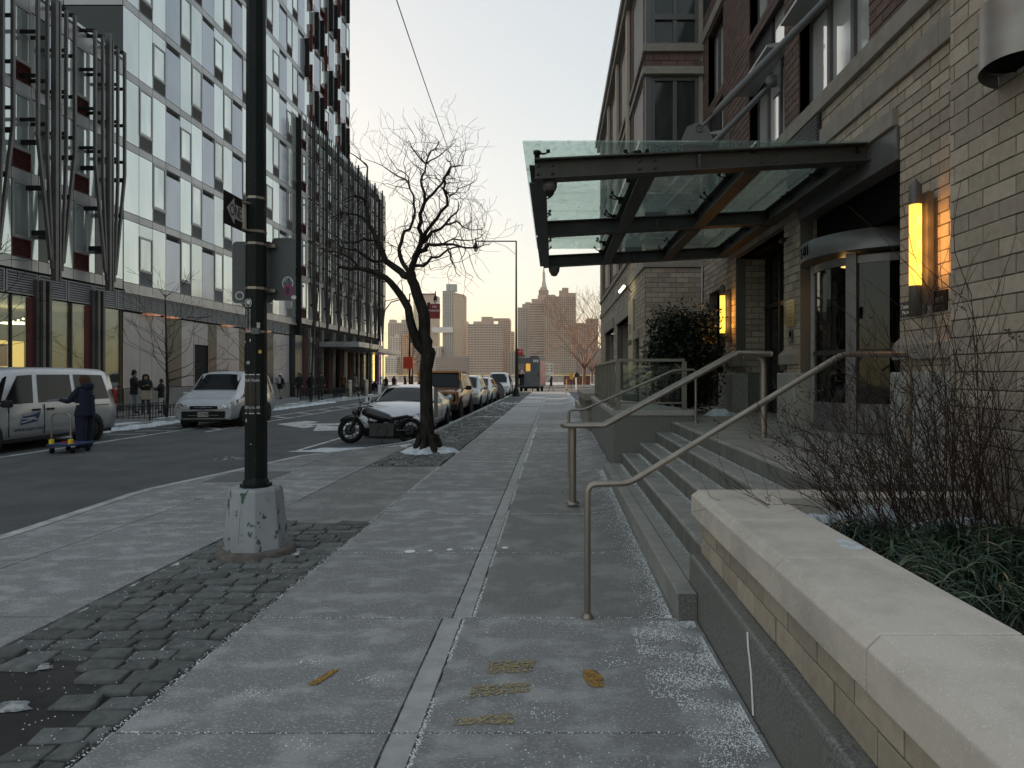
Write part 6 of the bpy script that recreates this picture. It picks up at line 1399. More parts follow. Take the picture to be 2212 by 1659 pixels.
# motorcycles
def moto(name, label, X, Y, rz, z=-.15, lean=.12, det=True):
    v = thing(name, label, 'motorcycle', (X,Y,z), rz=rz); B = mat('bike_black', (.012,.012,.013), .3, coat=.4); E = mat('engine_metal', (.022,.022,.023), .5, .4)
    L = Matrix.Rotation(lean, 4, 'X')
    def bd(mb, nm, m, par=None, bevel=0): return mb.xform(L).build(nm, m, par or v, world=False, bevel=bevel)
    for (x, r, w) in ((.74,.335,.17),(-.78,.325,.24)):
        mb = MB(); mb.lathe([(r*.70,-w/2*.8),(r*.86,-w/2),(r*.97,-w*.3),(r,0),(r*.97,w*.3),(r*.86,w/2),(r*.70,w/2*.8)], (x,0,r), 30, axis='Y'); ty = bd(mb, 'wheel', M_TYRE)
        mb = MB(); mb.lathe([(r*.72,-.03),(r*.67,-.03),(r*.67,.03),(r*.72,.03)], (x,0,r), 26, axis='Y'); mb.lathe([(0,-.06),(.05,-.06),(.05,.06),(0,.06)], (x,0,r), 12, axis='Y')
        for k in range(10): a = 2*pi*k/10; mb.tube((x,0,r),(x+r*.68*math.cos(a),0,r+r*.68*math.sin(a)),.012,.009,n=5)
        bd(mb, 'rim', E, ty); mb = MB(); mb.lathe([(.06,.055),(.14,.055),(.14,.06),(.06,.06)], (x,0,r), 20, axis='Y'); bd(mb, 'brake_disc', E, ty)
    mb = MB(); [mb.path([(.74,s*.085,.335),(.58,s*.085,.78),(.53,s*.085,.92)], [.028,.026,.024], 10) for s in (-1,1)]; bd(mb, 'fork', E)
    mb = MB(); n = 12; r = .365
    for s in range(n): pass
    A = [(.74+r*math.cos(a), r*math.sin(a)+.335) for a in [math.radians(35+125*i/n) for i in range(n+1)]]; vs = [(x,y,zz) for x,zz in A for y in (-.075,0,.075)]; vs = [(x,y,zz+(.02 if y == 0 else 0)) for x,y,zz in vs]; mb.add(vs, [(i*3+k,i*3+k+1,i*3+k+4,i*3+k+3) for i in range(n) for k in (0,1)], 0, True); bd(mb, 'front_mudguard', mat('mudguard_grey', (.05,.05,.053), .35, .3))
    mb = MB(); A = [(-.78+.36*math.cos(a), .36*math.sin(a)+.33) for a in [math.radians(20+115*i/n) for i in range(n+1)]]; vs = [(x,y,zz+(.03 if y == 0 else 0)) for x,zz in A for y in (-.11,0,.11)]; mb.add(vs, [(i*3+k,i*3+k+1,i*3+k+4,i*3+k+3) for i in range(n) for k in (0,1)], 0, True); bd(mb, 'rear_mudguard', B)
    mb = MB(); pr = [(-.34,.58,.08),(-.24,.64,.14),(-.02,.69,.19),(.20,.76,.205),(.38,.80,.17),(.48,.78,.07)]; vs = []; k = 14
    for (x, zc, rr) in pr: vs += [(x, rr*math.cos(2*pi*i/k), zc+rr*.75*math.sin(2*pi*i/k)) for i in range(k)]
    mb.add(vs, [(i*k+j,i*k+(j+1)%k,(i+1)*k+(j+1)%k,(i+1)*k+j) for i in range(len(pr)-1) for j in range(k)]+[tuple(range(k)),tuple(range(5*k,6*k))], 0, True); bd(mb, 'fuel_tank', B)
    mb = MB(); pr = [(-.82,.66,.09,.03),(-.70,.69,.12,.04),(-.50,.645,.15,.045),(-.32,.62,.12,.05),(-.22,.66,.09,.05)]; vs = []
    for (x, zc, wy, hz) in pr: vs += [(x, wy*math.cos(2*pi*i/k), zc+hz*math.sin(2*pi*i/k)) for i in range(k)]
    mb.add(vs, [(i*k+j,i*k+(j+1)%k,(i+1)*k+(j+1)%k,(i+1)*k+j) for i in range(len(pr)-1) for j in range(k)]+[tuple(range(k)),tuple(range(4*k,5*k))], 0, True); bd(mb, 'seat', mat('seat_leather', (.022,.022,.023), .6))
    mb = MB(); mb.box(-.42,.22,-.15,.15,.15,.50); mb.lathe([(.13,-.17),(.13,.17)], (-.12,0,.30), 16, axis='Y'); mb.lathe([(0,-.17),(.13,-.17)], (-.12,0,.30), 16, axis='Y'); bd(mb, 'engine', E, bevel=.02)
    mb = MB()
    for a, x0 in ((.42,.06),(-.38,-.12)):
        for i in range(7): mb.lathe([(.0,.0),(.085,0),(.085,.016),(0,.016)], (x0+math.sin(a)*(.36+i*.035)-.1*a, 0, .36+.03*i), 12)
    bd(mb, 'cylinder', E); mb = MB(); mb.lathe([(.0,0),(.09,.0),(.095,.05),(.07,.07)], (.02,-.13,.60), 14, axis='Y'); bd(mb, 'air_cleaner', B)
    mb = MB(); mb.path([(.48,0,.86),(.30,0,.62),(.22,0,.30),(.05,0,.15),(-.40,0,.15),(-.52,0,.34),(-.50,0,.58),(.44,0,.74)], .022, 8); mb.path([(-.46,.13,.32),(-.78,.13,.32)], .022, 8); mb.path([(-.46,-.13,.32),(-.78,-.13,.32)], .022, 8); bd(mb, 'frame', B)
    mb = MB(); mb.path([(-.0,-.15,.45),(.14,-.19,.30),(.05,-.2,.18),(-.35,-.2,.20),(-1.0,-.2,.28)], [.02,.02,.025,.04,.045], 10); mb.path([(-.1,-.15,.45),(-.2,-.2,.32),(-.5,-.22,.30),(-.98,-.22,.36)], [.02,.02,.04,.04], 10); bd(mb, 'exhaust', E)
    mb = MB(); mb.path([(.50,-.36,.98),(.44,-.33,1.0),(.50,-.12,.94),(.53,0,.92),(.50,.12,.94),(.44,.33,1.0),(.38,.38,.98)], .014, 8); [mb.tube((.44,s*.33,1.0),(.36,s*.42,.985),.02) for s in (-1,1)]; bd(mb, 'handlebar', B)
    mb = MB(); mb.lathe([(0,.10),(.06,.09),(.085,.04),(.08,-.04),(.03,-.08)], (.64,0,.80), 16, axis='X'); bd(mb, 'headlamp', B); mb = MB(); mb.lathe([(0,.105),(.07,.09)], (.645,0,.80), 14, axis='X'); bd(mb, 'headlamp_lens', M_LENS)
    for s in (-1,1): mb = MB(); mb.tube((.45,s*.30,1.0),(.46,s*.36,1.16),.007,n=5); mb.lathe([(0,-.02),(.055,-.01),(.06,.01),(0,.02)], (.46,s*.38,1.19), 12, axis='X'); bd(mb, 'mirror', B)
    for s in (-1,1): mb = MB(); mb.lathe([(0,-.03),(.03,0),(0,.03)], (-.86,s*.15,.60), 8); bd(mb, 'indicator', M_TAIL)
    mb = MB(); mb.tube((-.1,.12,.16),(-.18,.30,.0),.012); bd(mb, 'side_stand', E); return v
moto('motorcycle', 'black cruiser motorcycle parked across the bay in front of the white saloon', -4.42, 16.35, pi-.06, lean=.18)
moto('motorcycle', 'small dark motorcycle by the far shopfront under the violet light', -17.2, 62.5, -pi/2+.5, z=-.03)
suv('white_hatchback', 'small white car far off past the low glass block', -24.5, 88, paint('white', (.62,.64,.66)), 4.0, 1.5, False)
# platform trolley
tl = thing('platform_trolley', 'blue platform trolley with a bent tube handle beside the mail van', 'trolley', (-10.8,14.5,-.15))
box(-11.10,-10.52,14.16,14.84,.02,.07).build('platform', mat('trolley_blue', (.02,.04,.12), .5), tl, bevel=.01)
mb = MB(); P = [(-11.02,14.21,.05),(-11.02,14.21,.62)]+[(-11.02+.12*(1-math.cos(a)),14.21,.62+.12*math.sin(a)) for a in (.4,.8,1.2,1.57)]+[(-10.60-.12*(1-math.cos(a)),14.21,.62+.12*math.sin(a)) for a in (1.57,1.2,.8,.4)]+[(-10.60,14.21,.62),(-10.60,14.21,.05)]
mb.path(P, .016, 8).build('handle', M_STEEL, tl)
for x in (-11.02,-10.60): box(x-.035,x+.035,14.17,14.25,.05,.17).build('handle_socket', mat('socket_yellow', (.65,.5,.02), .5), tl, bevel=.008)
for x in (-11.05,-10.6):
    for y in (14.26,14.74): MB().lathe([(0,-.02),(.06,-.02),(.06,.02),(0,.02)], (x,y,-.085), 12, axis='X').build('castor', M_TYRE, tl)
box(-10.95,-10.75,14.4,14.6,.07,.10).build('red_parcel', mat('parcel_red', (.3,.02,.03), .6), tl)
# ------------------------------------------------------------------ people
M_SKIN = mat('skin', (.28,.16,.11), .6); M_HAIRD = mat('dark_hair', (.025,.014,.01), .8, bump=.8, bsc=60)
def person(label, x, y, z, h, face, coat, legs, arms=None, stride=0.0, hair=None, hat=None, coat_len=.44, skin=None, bag=None, hood=False, shoes=None, lean=0.0, skirt=.0, legskin=False):
    """face: heading in degrees (0 = +X, -90 = towards the camera)"""
    t = thing('person', label, 'person', (x,y,z), rz=math.radians(face)); s = h
    J = {'pel':(0,0,.53),'waist':(lean*.3,0,.61),'chest':(lean*.6,0,.73),'neck':(lean*.9,0,.835),'head0':(lean+.008,0,.875),'head':(lean+.012,0,.925),'nose':(lean+.07,0,.915)}
    for q, sd in (('l',1),('r',-1)):
        st_ = stride*sd
        J['sh'+q] = (lean*.8,.105*sd,.80); a = (arms or {}).get(q, ((.02,.15,.63),(.05,.15,.50)))
        J['el'+q] = (a[0][0],a[0][1]*sd,a[0][2]); J['wr'+q] = (a[1][0],a[1][1]*sd,a[1][2]); d = Vector(J['wr'+q])-Vector(J['el'+q]); d.normalize(); w = Vector(J['wr'+q]); J['ha'+q] = tuple(w+d*.045)
        J['hip'+q] = (0,.05*sd,.50); J['kn'+q] = (st_*.5+.015,.055*sd,.28); J['an'+q] = (st_-(.03 if st_ < 0 else 0),.055*sd,.045+(.03 if st_ < 0 else 0)); J['to'+q] = (st_+.085,.065*sd,.018)
    E = [('pel','waist'),('waist','chest'),('chest','neck'),('neck','head0'),('head0','head'),('head','nose')]
    for q in 'lr': E += [('chest','sh'+q),('sh'+q,'el'+q),('el'+q,'wr'+q),('wr'+q,'ha'+q),('pel','hip'+q),('hip'+q,'kn'+q),('kn'+q,'an'+q),('an'+q,'to'+q)]
    RR = {'pel':.078,'waist':.072,'chest':.082,'neck':.034,'head0':.045,'head':.058,'nose':.012,'sh':.048,'el':.036,'wr':.024,'ha':.022,'hip':.058,'kn':.040,'an':.028,'to':.022}
    keys = list(J); me = bpy.data.meshes.new('body'); me.from_pydata([tuple(c*s for c in J[k]) for k in keys], [(keys.index(a),keys.index(b)) for a,b in E], []); o = bpy.data.objects.new('body', me); col.objects.link(o)
    sk = o.modifiers.new('skin', 'SKIN'); 
    if not me.skin_vertices: me.attributes.new('skin_vertices','FLOAT','POINT')
    for k, v in zip(keys, me.skin_vertices[0].data):
        r = RR.get(k, RR.get(k[:-1], .03)); v.radius = (r*s*(1.15 if k in ('chest','pel') else 1), r*s); v.use_root = (k == 'pel')
    ssf = o.modifiers.new('sub', 'SUBSURF'); ssf.levels = 2; ssf.render_levels = 2
    dg = bpy.context.evaluated_depsgraph_get(); m2 = bpy.data.meshes.new_from_object(o.evaluated_get(dg)); bpy.data.objects.remove(o)
    mats_ = [coat, legs, skin or M_SKIN, shoes or M_BLACKP]; m2.materials.clear()
    for q in mats_: m2.materials.append(q)
    hands = [Vector(J['ha'+q])*s for q in 'lr']
    for p in m2.polygons:
        c = p.center; zz = c.z/s; near = min((c-q).length for q in hands)
        p.material_index = 2 if (near < .045*s or zz > .855) else 0 if zz > .50 or abs(c.y) > .12*s else 1 if zz > .06 else 3
        if legskin and .07 < zz < .36: p.material_index = 2
        p.use_smooth = True
    b = bpy.data.objects.new('body', m2); col.objects.link(b); b.parent = t
    def lat(prof, name, m, xo=0.0, ry=1.0, n=18, par=None):
        mb = MB(); vs = []
        for (r, zz, dx) in prof: vs += [((xo+dx+r*.74*math.cos(2*pi*i/n))*s, r*ry*math.sin(2*pi*i/n)*s*(1+.03*math.sin(5*i)), zz*s) for i in range(n)]
        mb.add(vs, [(j*n+i,j*n+(i+1)%n,(j+1)*n+(i+1)%n,(j+1)*n+i) for j in range(len(prof)-1) for i in range(n)], 0, True); return mb.build(name, m, t, world=False)
    zb = coat_len; lat([(.118+skirt,zb,0),(.112+skirt*.8,zb+.06,0),(.103,.58,lean*.3),(.112,.70,lean*.55),(.118,.77,lean*.7),(.095,.815,lean*.85),(.05,.845,lean*.9)], 'coat', coat)
    for q in (1,-1):     # trouser legs
        pass
    if hair: lat([(.045,.80,lean-.035),(.068,.85,lean-.03),(.078,.90,lean-.018),(.074,.95,lean-.008),(.05,.985,lean),(0,1.0,lean)], 'hair', hair)
    else: lat([(.045,.875,lean-.02),(.062,.92,lean-.012),(.062,.955,lean-.004),(.04,.985,lean),(0,.995,lean)], 'hair', M_HAIRD)
    if hat: lat([(.071,.935,lean+.004),(.074,.955,lean+.004),(.06,.985,lean),(.035,1.01,lean),(0,1.02,lean)], 'hat', hat)
    if hat and hat.name == 'pom_white': MB().lathe([(0,-.03),(.03,0),(0,.03)], (lean*s,0,1.04*s), 8).build('pompom', hat, t, world=False)
    if hood: lat([(.06,.80,lean-.05),(.088,.84,lean-.045),(.085,.875,lean-.05),(.05,.89,lean-.055)], 'hood', coat)
    for q, sd in (('l',1),('r',-1)):     # fingers: four and a thumb on each hand
        w = Vector(J['ha'+q])*s; d = (Vector(J['ha'+q])-Vector(J['wr'+q])).normalized(); sx = d.cross(Vector((0,0,1))); sx = sx.normalized() if sx.length > .1 else Vector((1,0,0)); mb = MB()
        dn = Vector((0,0,-1)) if abs(d.z) < .8 else Vector((.6,0,0))
        for k in range(4): o_ = sx*((k-1.5)*.011*s); l = (.034,.040,.037,.028)[k]*s; mb.path([w+o_, w+o_+d*l*.6, w+o_+d*l+dn*l*.35], [.0055*s,.005*s,.004*s], 5)
        mb.path([w-d*.015*s+sx*.018*s, w+sx*.034*s+d*.005*s, w+sx*.034*s+d*.022*s], [.006*s,.006*s,.004*s], 5); mb.build('fingers', skin or M_SKIN, t, world=False)
    return t, lat
cl_ = lambda n, c: mat('cloth_'+n, c, .85, c2=tuple(v*.7 for v in c), sc=12, bump=.4, bsc=14)
NAVY, DARK, JEAN, GREY, PALE = cl_('navy', (.010,.015,.035)), cl_('black', (.010,.010,.011)), cl_('jeans', (.13,.17,.22)), cl_('grey', (.10,.10,.105)), cl_('pale', (.5,.5,.52))
t, lat = person('postal worker in dark navy uniform reading letters beside the mail van', -10.93, 15.08, -.15, 1.74, 176, NAVY, NAVY, arms={'l':((.10,.14,.64),(.27,.08,.66)),'r':((.10,.13,.63),(.26,.06,.655))}, hair=mat('auburn_hair', (.05,.022,.012), .9, bump=1, bsc=40), coat_len=.45, hood=True, skirt=.015)
RS = mat('reflective_strip', (.55,.55,.52), .4)
lat([(.128,.60,0),(.128,.618,0)], 'reflective_band', RS, xo=.0); lat([(.132,.455,0),(.118,.64,0),(.124,.72,0)], 'jacket_back', NAVY, xo=-.02)
for sd in (-1,1):
    mb = MB(); n = 14; s = 1.72
    for (nm, m, z0, z1, r0, r1) in (('trouser_leg', NAVY, .03,.47,.062,.075),('reflective_band', RS, .205,.222,.066,.066)):
        q = MB(); q.add([(r*math.cos(2*pi*i/n)*s, (.055*sd+r*.9*math.sin(2*pi*i/n))*s, z*s) for z, r in ((z0,r0),(z1,r1)) for i in range(n)], [(i,(i+1)%n,n+(i+1)%n,n+i) for i in range(n)], 0, True); q.build(nm, m, t, world=False)
lt = thing('letters', 'white letters held out by the postal worker', 'mail', (-11.42,15.03,1.0))
for k in range(3):
    P = [(-11.62-.03*k,14.91,.97+.012*k),(-11.40,14.89,1.0+.012*k),(-11.35,15.13,1.01+.012*k),(-11.57-.02*k,15.15,.985+.012*k)]; MB().hexa(P, [(a,b,c+.003) for a,b,c in P]).build('sheet', mat('paper', (.6,.64,.72), .7), lt)
HOLD = {'l':((.09,.13,.66),(.17,.06,.70)),'r':((.08,.13,.65),(.16,.05,.68))}
person('man in a black puffer jacket and jeans, leftmost of the three by the tree guard', -17.5, 27.0, -.03, 1.79, 30, DARK, JEAN, arms=HOLD, hat=DARK)
t, lat = person('woman in a long black hooded coat, middle of the three by the tree guard', -16.95, 26.9, -.03, 1.64, -60, DARK, cl_('blue', (.05,.07,.12)), arms=HOLD, hood=True, hair=DARK, coat_len=.36, skirt=.01)
tb_ = thing('tote_bag', 'pale tote bag carried by the middle woman at the tree guard', 'bag', (-16.75,26.6,.6)); box(-16.95,-16.5,26.55,26.63,.55,.92).build('bag_body', cl_('tote', (.34,.31,.25)), tb_, bevel=.02); MB().path([(-16.85,26.59,.9),(-16.8,26.59,1.12),(-16.65,26.59,1.12),(-16.6,26.59,.9)], .01, 5).build('strap', DARK, tb_)
person('child in a dark jacket and white trousers, rightmost of the three by the tree guard', -16.55, 27.3, -.03, 1.45, 200, DARK, PALE, arms=HOLD)
t, lat = person('walker with a white pom-pom hat and pale backpack heading away', -17.75, 42.0, -.03, 1.66, 75, DARK, cl_('beige', (.28,.24,.22)), stride=.12, hat=mat('pom_white', (.6,.6,.62), .9), coat_len=.40)
bk = MB(); bk.box(-.30,-.14,-.17,.17,1.02,1.42).build('backpack', cl_('backpack', (.33,.32,.33)), t, world=False, bevel=.05)
person('dark hooded figure standing behind the leaning sign pole', -17.7, 45.0, -.03, 1.72, -90, DARK, DARK, hood=True, hair=DARK, coat_len=.38, skirt=.04)
person('dark figure beside the tall sapling, left one of a pair', -17.5, 46.6, -.03, 1.70, -100, DARK, DARK, hood=True, coat_len=.40, skirt=.03, hair=DARK); person('dark figure with a shoulder bag, right one of a pair by the tall sapling', -17.35, 48.3, -.03, 1.74, -70, cl_('brown_black', (.02,.016,.014)), DARK, coat_len=.38, skirt=.03)
person('figure in a yellow jacket beside the far sapling', -17.9, 55.0, -.03, 1.65, -90, cl_('mustard', (.12,.07,.015)), DARK); person('figure in a long light grey coat outside the far shopfront', -17.6, 57.3, -.03, 1.68, -120, cl_('light_grey', (.30,.30,.30)), GREY, coat_len=.30, skirt=.05, stride=.05)
for i, (x, y) in enumerate(((-17.0,65.5),(-16.6,67.2),(-16.0,69.5),(-15.6,71))): person(['dark seated-looking figure nearest the far motorcycle','dark figure second from the far motorcycle','dark figure third from the far motorcycle','dark figure at the end of the far group'][i], x, y, -.1, 1.45+.05*i, -90+i*40, DARK, DARK, hood=True, hair=DARK, coat_len=.35, skirt=.06)
person('pedestrian in a dark hoodie and shorts crossing beyond the food truck', -.30, 65.5, -.15, 1.58, 172, cl_('hoodie', (.035,.035,.04)), DARK, stride=.15, hood=True, hair=DARK, legskin=True, arms={'l':((.06,.13,.66),(.17,.07,.66)),'r':((.05,.13,.66),(.15,.06,.67))}, skin=mat('pale_skin', (.42,.30,.25), .6))
person('driver-side figure standing behind the silver compact van', -15.2, 30.2, -.03, 1.75, -90, DARK, DARK, hat=DARK)
# ------------------------------------------------------------------ plants by the entrance
hl = thing('evergreen_bush', 'large dark evergreen bush beside the ramp in front of the wing', 'bush', (2.55,12.9,ZL)); rb = random.Random(21)
mb = MB(); [mb.path([(2.55+.1*i,12.9,ZL-.05),(2.55+.2*i,12.8,1.5),(2.55+.45*i,12.9+.1*i,2.4)], [.05,.035,.015], 6) for i in (-1,0,1)]; mb.build('stems', M_BARK, hl)
mb = MB(); cl2 = [(rb.uniform(-.42,.46), rb.uniform(-.5,.5), rb.uniform(.1,1.72)) for _ in range(190)]
for (dx, dy, dz) in cl2:
    f = 1-abs(dz-.9)/1.7; dx *= (.6+.75*f); dy *= (.6+.6*f); c = Vector((2.56+dx, 12.9+dy, ZL+.15+dz))
    for k in range(90):
        p = c+Vector((rb.gauss(0,.14),rb.gauss(0,.14),rb.gauss(0,.13))); a = Vector((rb.gauss(0,1),rb.gauss(0,1),rb.gauss(0,1))).normalized(); b = a.orthogonal().normalized(); l = rb.uniform(.035,.065)
        mb.quad(p-a*l, p+b*l*.42, p+a*l, p-b*l*.42)
mb.build('foliage', [mat('holly_leaf', (.010,.016,.009), .35, c2=(.022,.034,.018), sc=6, spec=.6)], hl)
sn = blob(3.05, 11.9, .28, .18, .16, ZL, seed=4).build('snow_pile', M_SNOW); tag(sn, 'rounded lump of snow at the foot of the evergreen bush', 'snow')
# bare shrub in the near planter
sh = thing('bare_shrub', 'dense leafless shrub leaning over the near planter, dried seed heads on its tips', 'shrub', (2.4,3.85,.6)); rs = random.Random(11)
tw = MB(); tips = []
def shoot(p, d, L, r, depth):
    k = 5; pts = [p]; q = p; dd = d.normalized()
    for i in range(k):
        dd = (dd+Vector((rs.gauss(0,.10),rs.gauss(0,.10),rs.gauss(0,.08)+.02))).normalized(); q = q+dd*L/k; pts.append(q)
    tw.path(pts, [r*(1-.13*i) for i in range(k+1)], 4 if r > .002 else 3, caps=False)
    if depth > 0:
        for i in range(1, k+1):
            if rs.random() < .80:
                a = dd.orthogonal(); a.rotate(Matrix.Rotation(rs.uniform(0,2*pi),3,dd)); shoot(pts[i], dd+a*rs.uniform(.3,.75)+Vector((0,0,.15)), L*rs.uniform(.28,.55), r*.62, depth-1)
    else: tips.append(pts[-1])
for i in range(140):
    f = rs.random(); x = 1.85+1.05*rs.random(); y = rs.uniform(3.6,4.2); a = rs.gauss(0,.35)
    d = Vector((-.75+.75*(x-1.85)+rs.gauss(0,.32), rs.gauss(-.02,.25), rs.uniform(.5,1.15))); shoot(Vector((x,y,.59)), d, rs.uniform(.45,.95)*(1.0+.35*(x-1.85)), rs.uniform(.0028,.0045), 2)
for i in range(13):
    x = 2.3+.5*rs.random(); y = rs.uniform(3.75,4.15); shoot(Vector((x,y,.59)), Vector((-.12+rs.gauss(0,.12),rs.gauss(0,.08),1.3)), rs.uniform(1.2,1.55), .0045, 1)
for i in range(5): shoot(Vector((1.7,3.85+.07*i,.62)), Vector((-1,rs.gauss(0,.2),.25)), rs.uniform(.5,.75), .003, 1)
tw.build('branches', mat('shrub_twig', (.045,.025,.019), .85, c2=(.022,.013,.011), sc=9), sh)
mb = MB()
for p in tips:
    if rs.random() < .14:
        for k in range(7):
            q = p+Vector((rs.gauss(0,.012),rs.gauss(0,.012),rs.gauss(0,.010))); r = rs.uniform(.003,.007); mb.add([q+Vector((r,0,0)),q+Vector((0,r,0)),q+Vector((-r,0,0)),q+Vector((0,-r,0)),q+Vector((0,0,r)),q+Vector((0,0,-r))], [(0,1,4),(1,2,4),(2,3,4),(3,0,4),(1,0,5),(2,1,5),(3,2,5),(0,3,5)])
mb.build('seed_heads', mat('dried_seed', (.05,.035,.028), .9), sh)
# strappy evergreen ground cover
gm_ = MB(); rg = random.Random(3)
def blade(p, a, L, w, m):
    k = 7; d = Vector((math.cos(a),math.sin(a),0)); s = Vector((-d.y,d.x,0)); up = rg.uniform(.7,1.5); vs = []
    for i in range(k+1):
        u = i/k; q = p+d*L*(u**1.25)*.85+Vector((0,0,L*(up*u-1.15*u*u*up*.95))); ww = w*(1-u)**.6*(.6+.4*min(1,u*4)); tilt = s+Vector((0,0,.35)); vs += [q-tilt*ww, q+Vector((0,0,-ww*.35)), q+tilt*ww]
    gm_.add(vs, [(i*3+j,i*3+j+1,i*3+j+4,i*3+j+3) for i in range(k) for j in (0,1)], m, True)
for i in range(230):
    x = 1.55+1.2*rg.random(); y = rg.uniform(1.5,3.75) if rg.random() < .8 else rg.uniform(3.0,3.8)
    for k in range(rg.randint(13,22)):
        a = rg.uniform(0,2*pi); L = rg.uniform(.22,.44)
        if x < 1.68 and math.cos(a) < -.2: L *= .55
        blade(Vector((x+rg.gauss(0,.02),y+rg.gauss(0,.02),.63)), a, L, rg.uniform(.0032,.0062), rg.choice((0,0,0,1,1,2)) if rg.random() < .96 else 3)
o = gm_.build('strappy_grass', [mat('blade_dark', (.016,.036,.022), .35, spec=.5), mat('blade_mid', (.036,.066,.036), .35, spec=.5), mat('blade_light', (.085,.12,.07), .35, spec=.5), mat('blade_straw', (.26,.20,.11), .6)]); tag(o, 'dark green strappy ground cover filling the near planter', 'ground cover', kind='stuff')
for (cx_, cy_, rx_, ry_, h_, sd, lab) in ((1.63,4.05,.16,.12,.16,7,'lump of crusty snow in the planter corner'),(1.98,4.12,.30,.11,.21,8,'larger lump of snow under the bare shrub'),(2.55,4.1,.4,.1,.12,9,'low snow at the back of the near planter'),):
    o = blob(cx_, cy_, rx_, ry_, h_, .60, 30, 9, seed=sd).build('snow_lump', M_SNOW); tag(o, lab, 'snow')
o = blob(1.40, 3.08, .05, .11, .005, .790, seed=12).build('snow_dusting', M_SNOW); tag(o, 'thin snow dusting on the planter coping by the green blades', 'snow')

# ------------------------------------------------------------------ waterfront
def shore_tree(label, X, Y, h, seed, m):
    t = thing('waterfront_tree', label, 'tree', (X,Y,-.1), group='bare trees by the river'); rnd = random.Random(seed); tk = MB(); cr = MB(); p = Vector((X,Y,-.1)); q = p+Vector((0,0,h*.22))
    tk.path([p, q], [.22*h/9,.16*h/9], 8)
    for i in range(9):
        a = 2*pi*i/9+rnd.uniform(-.3,.3); d = Vector((math.cos(a)*.75,math.sin(a)*.4,.95)); grow(tk if i < 0 else cr, q, d, .085*h/9, 5, rnd, .10, .5, h*.085, h*.14, .012, .14, 3, (2,2), .70)
    tk.build('trunk', m, t); cr.build('crown', m, t); return t
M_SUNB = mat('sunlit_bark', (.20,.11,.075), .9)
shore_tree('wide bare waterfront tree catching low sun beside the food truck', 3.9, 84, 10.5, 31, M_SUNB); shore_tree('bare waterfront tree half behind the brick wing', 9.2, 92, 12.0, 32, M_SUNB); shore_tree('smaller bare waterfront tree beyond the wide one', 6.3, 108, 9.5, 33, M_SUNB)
w = thing('parapet', 'low pale parapet along the riverside path', 'wall', (0,84,0)); 
for i in range(24): box(-60+i*5.02,-55.05+i*5.02,83.0,83.3,-.1,.22).build('parapet_block', M_COPING, w)
w = thing('railing', 'grey railing at the river edge with glass infill', 'railing', (0,126,0))
for i in range(40): box(-30+i*1.6,-29.94+i*1.6,126,126.06,-.02,1.05).build('post', M_RAIL, w)
box(-30,34,126,126.06,1.05,1.12).build('top_rail', M_RAIL, w)
w = thing('rust_wall', 'low rust-coloured planter wall beyond the crossing', 'wall', (2.6,90,0))
for r_ in range(5):
    for c_ in range(6): box(1.3+c_*.62+.01,1.3+(c_+1)*.62-.01,90,90.5,-.1+r_*.3,.19+r_*.3).build('block', mat('rust_block', (.13,.06,.04), .8, rnd=.2), w)
for (x, y, lab) in ((1.35,70,'thin orange-topped marker post left of the far bench'),(5.2,68,'thin orange marker post beside the waterfront tree')):
    t = thing('marker_post', lab, 'post', (x,y,-.1)); MB().path([(x,y,-.12),(x,y,1.05)], .05, 8).build('tube', mat('pale_orange', (.6,.25,.12), .6), t); MB().lathe([(.16,-.1),(.12,-.02),(.05,0)], (x,y,-.04), 10).build('foot', M_BLACKP, t)
t = thing('warning_sign', 'small yellow sign on a post by the river crossing', 'sign', (1.9,72,0)); MB().box(1.86,1.92,72,72.05,-.1,1.2).build('post', M_BLACKP, t); box(1.72,2.12,71.95,72,1.0,1.75).build('plate', mat('sign_yellow', (.6,.36,.03), .6), t)
t = thing('dark_umbrella', 'folded black umbrella on a white post by the river crossing', 'umbrella', (2.5,73,0)); MB().path([(2.5,73,-.1),(2.5,73,1.4)], .06, 6).build('post', M_WHITE, t); MB().lathe([(.42,1.25),(.28,1.6),(0,1.85)], (2.55,73,0), 8).build('canopy', M_BLACKP, t)

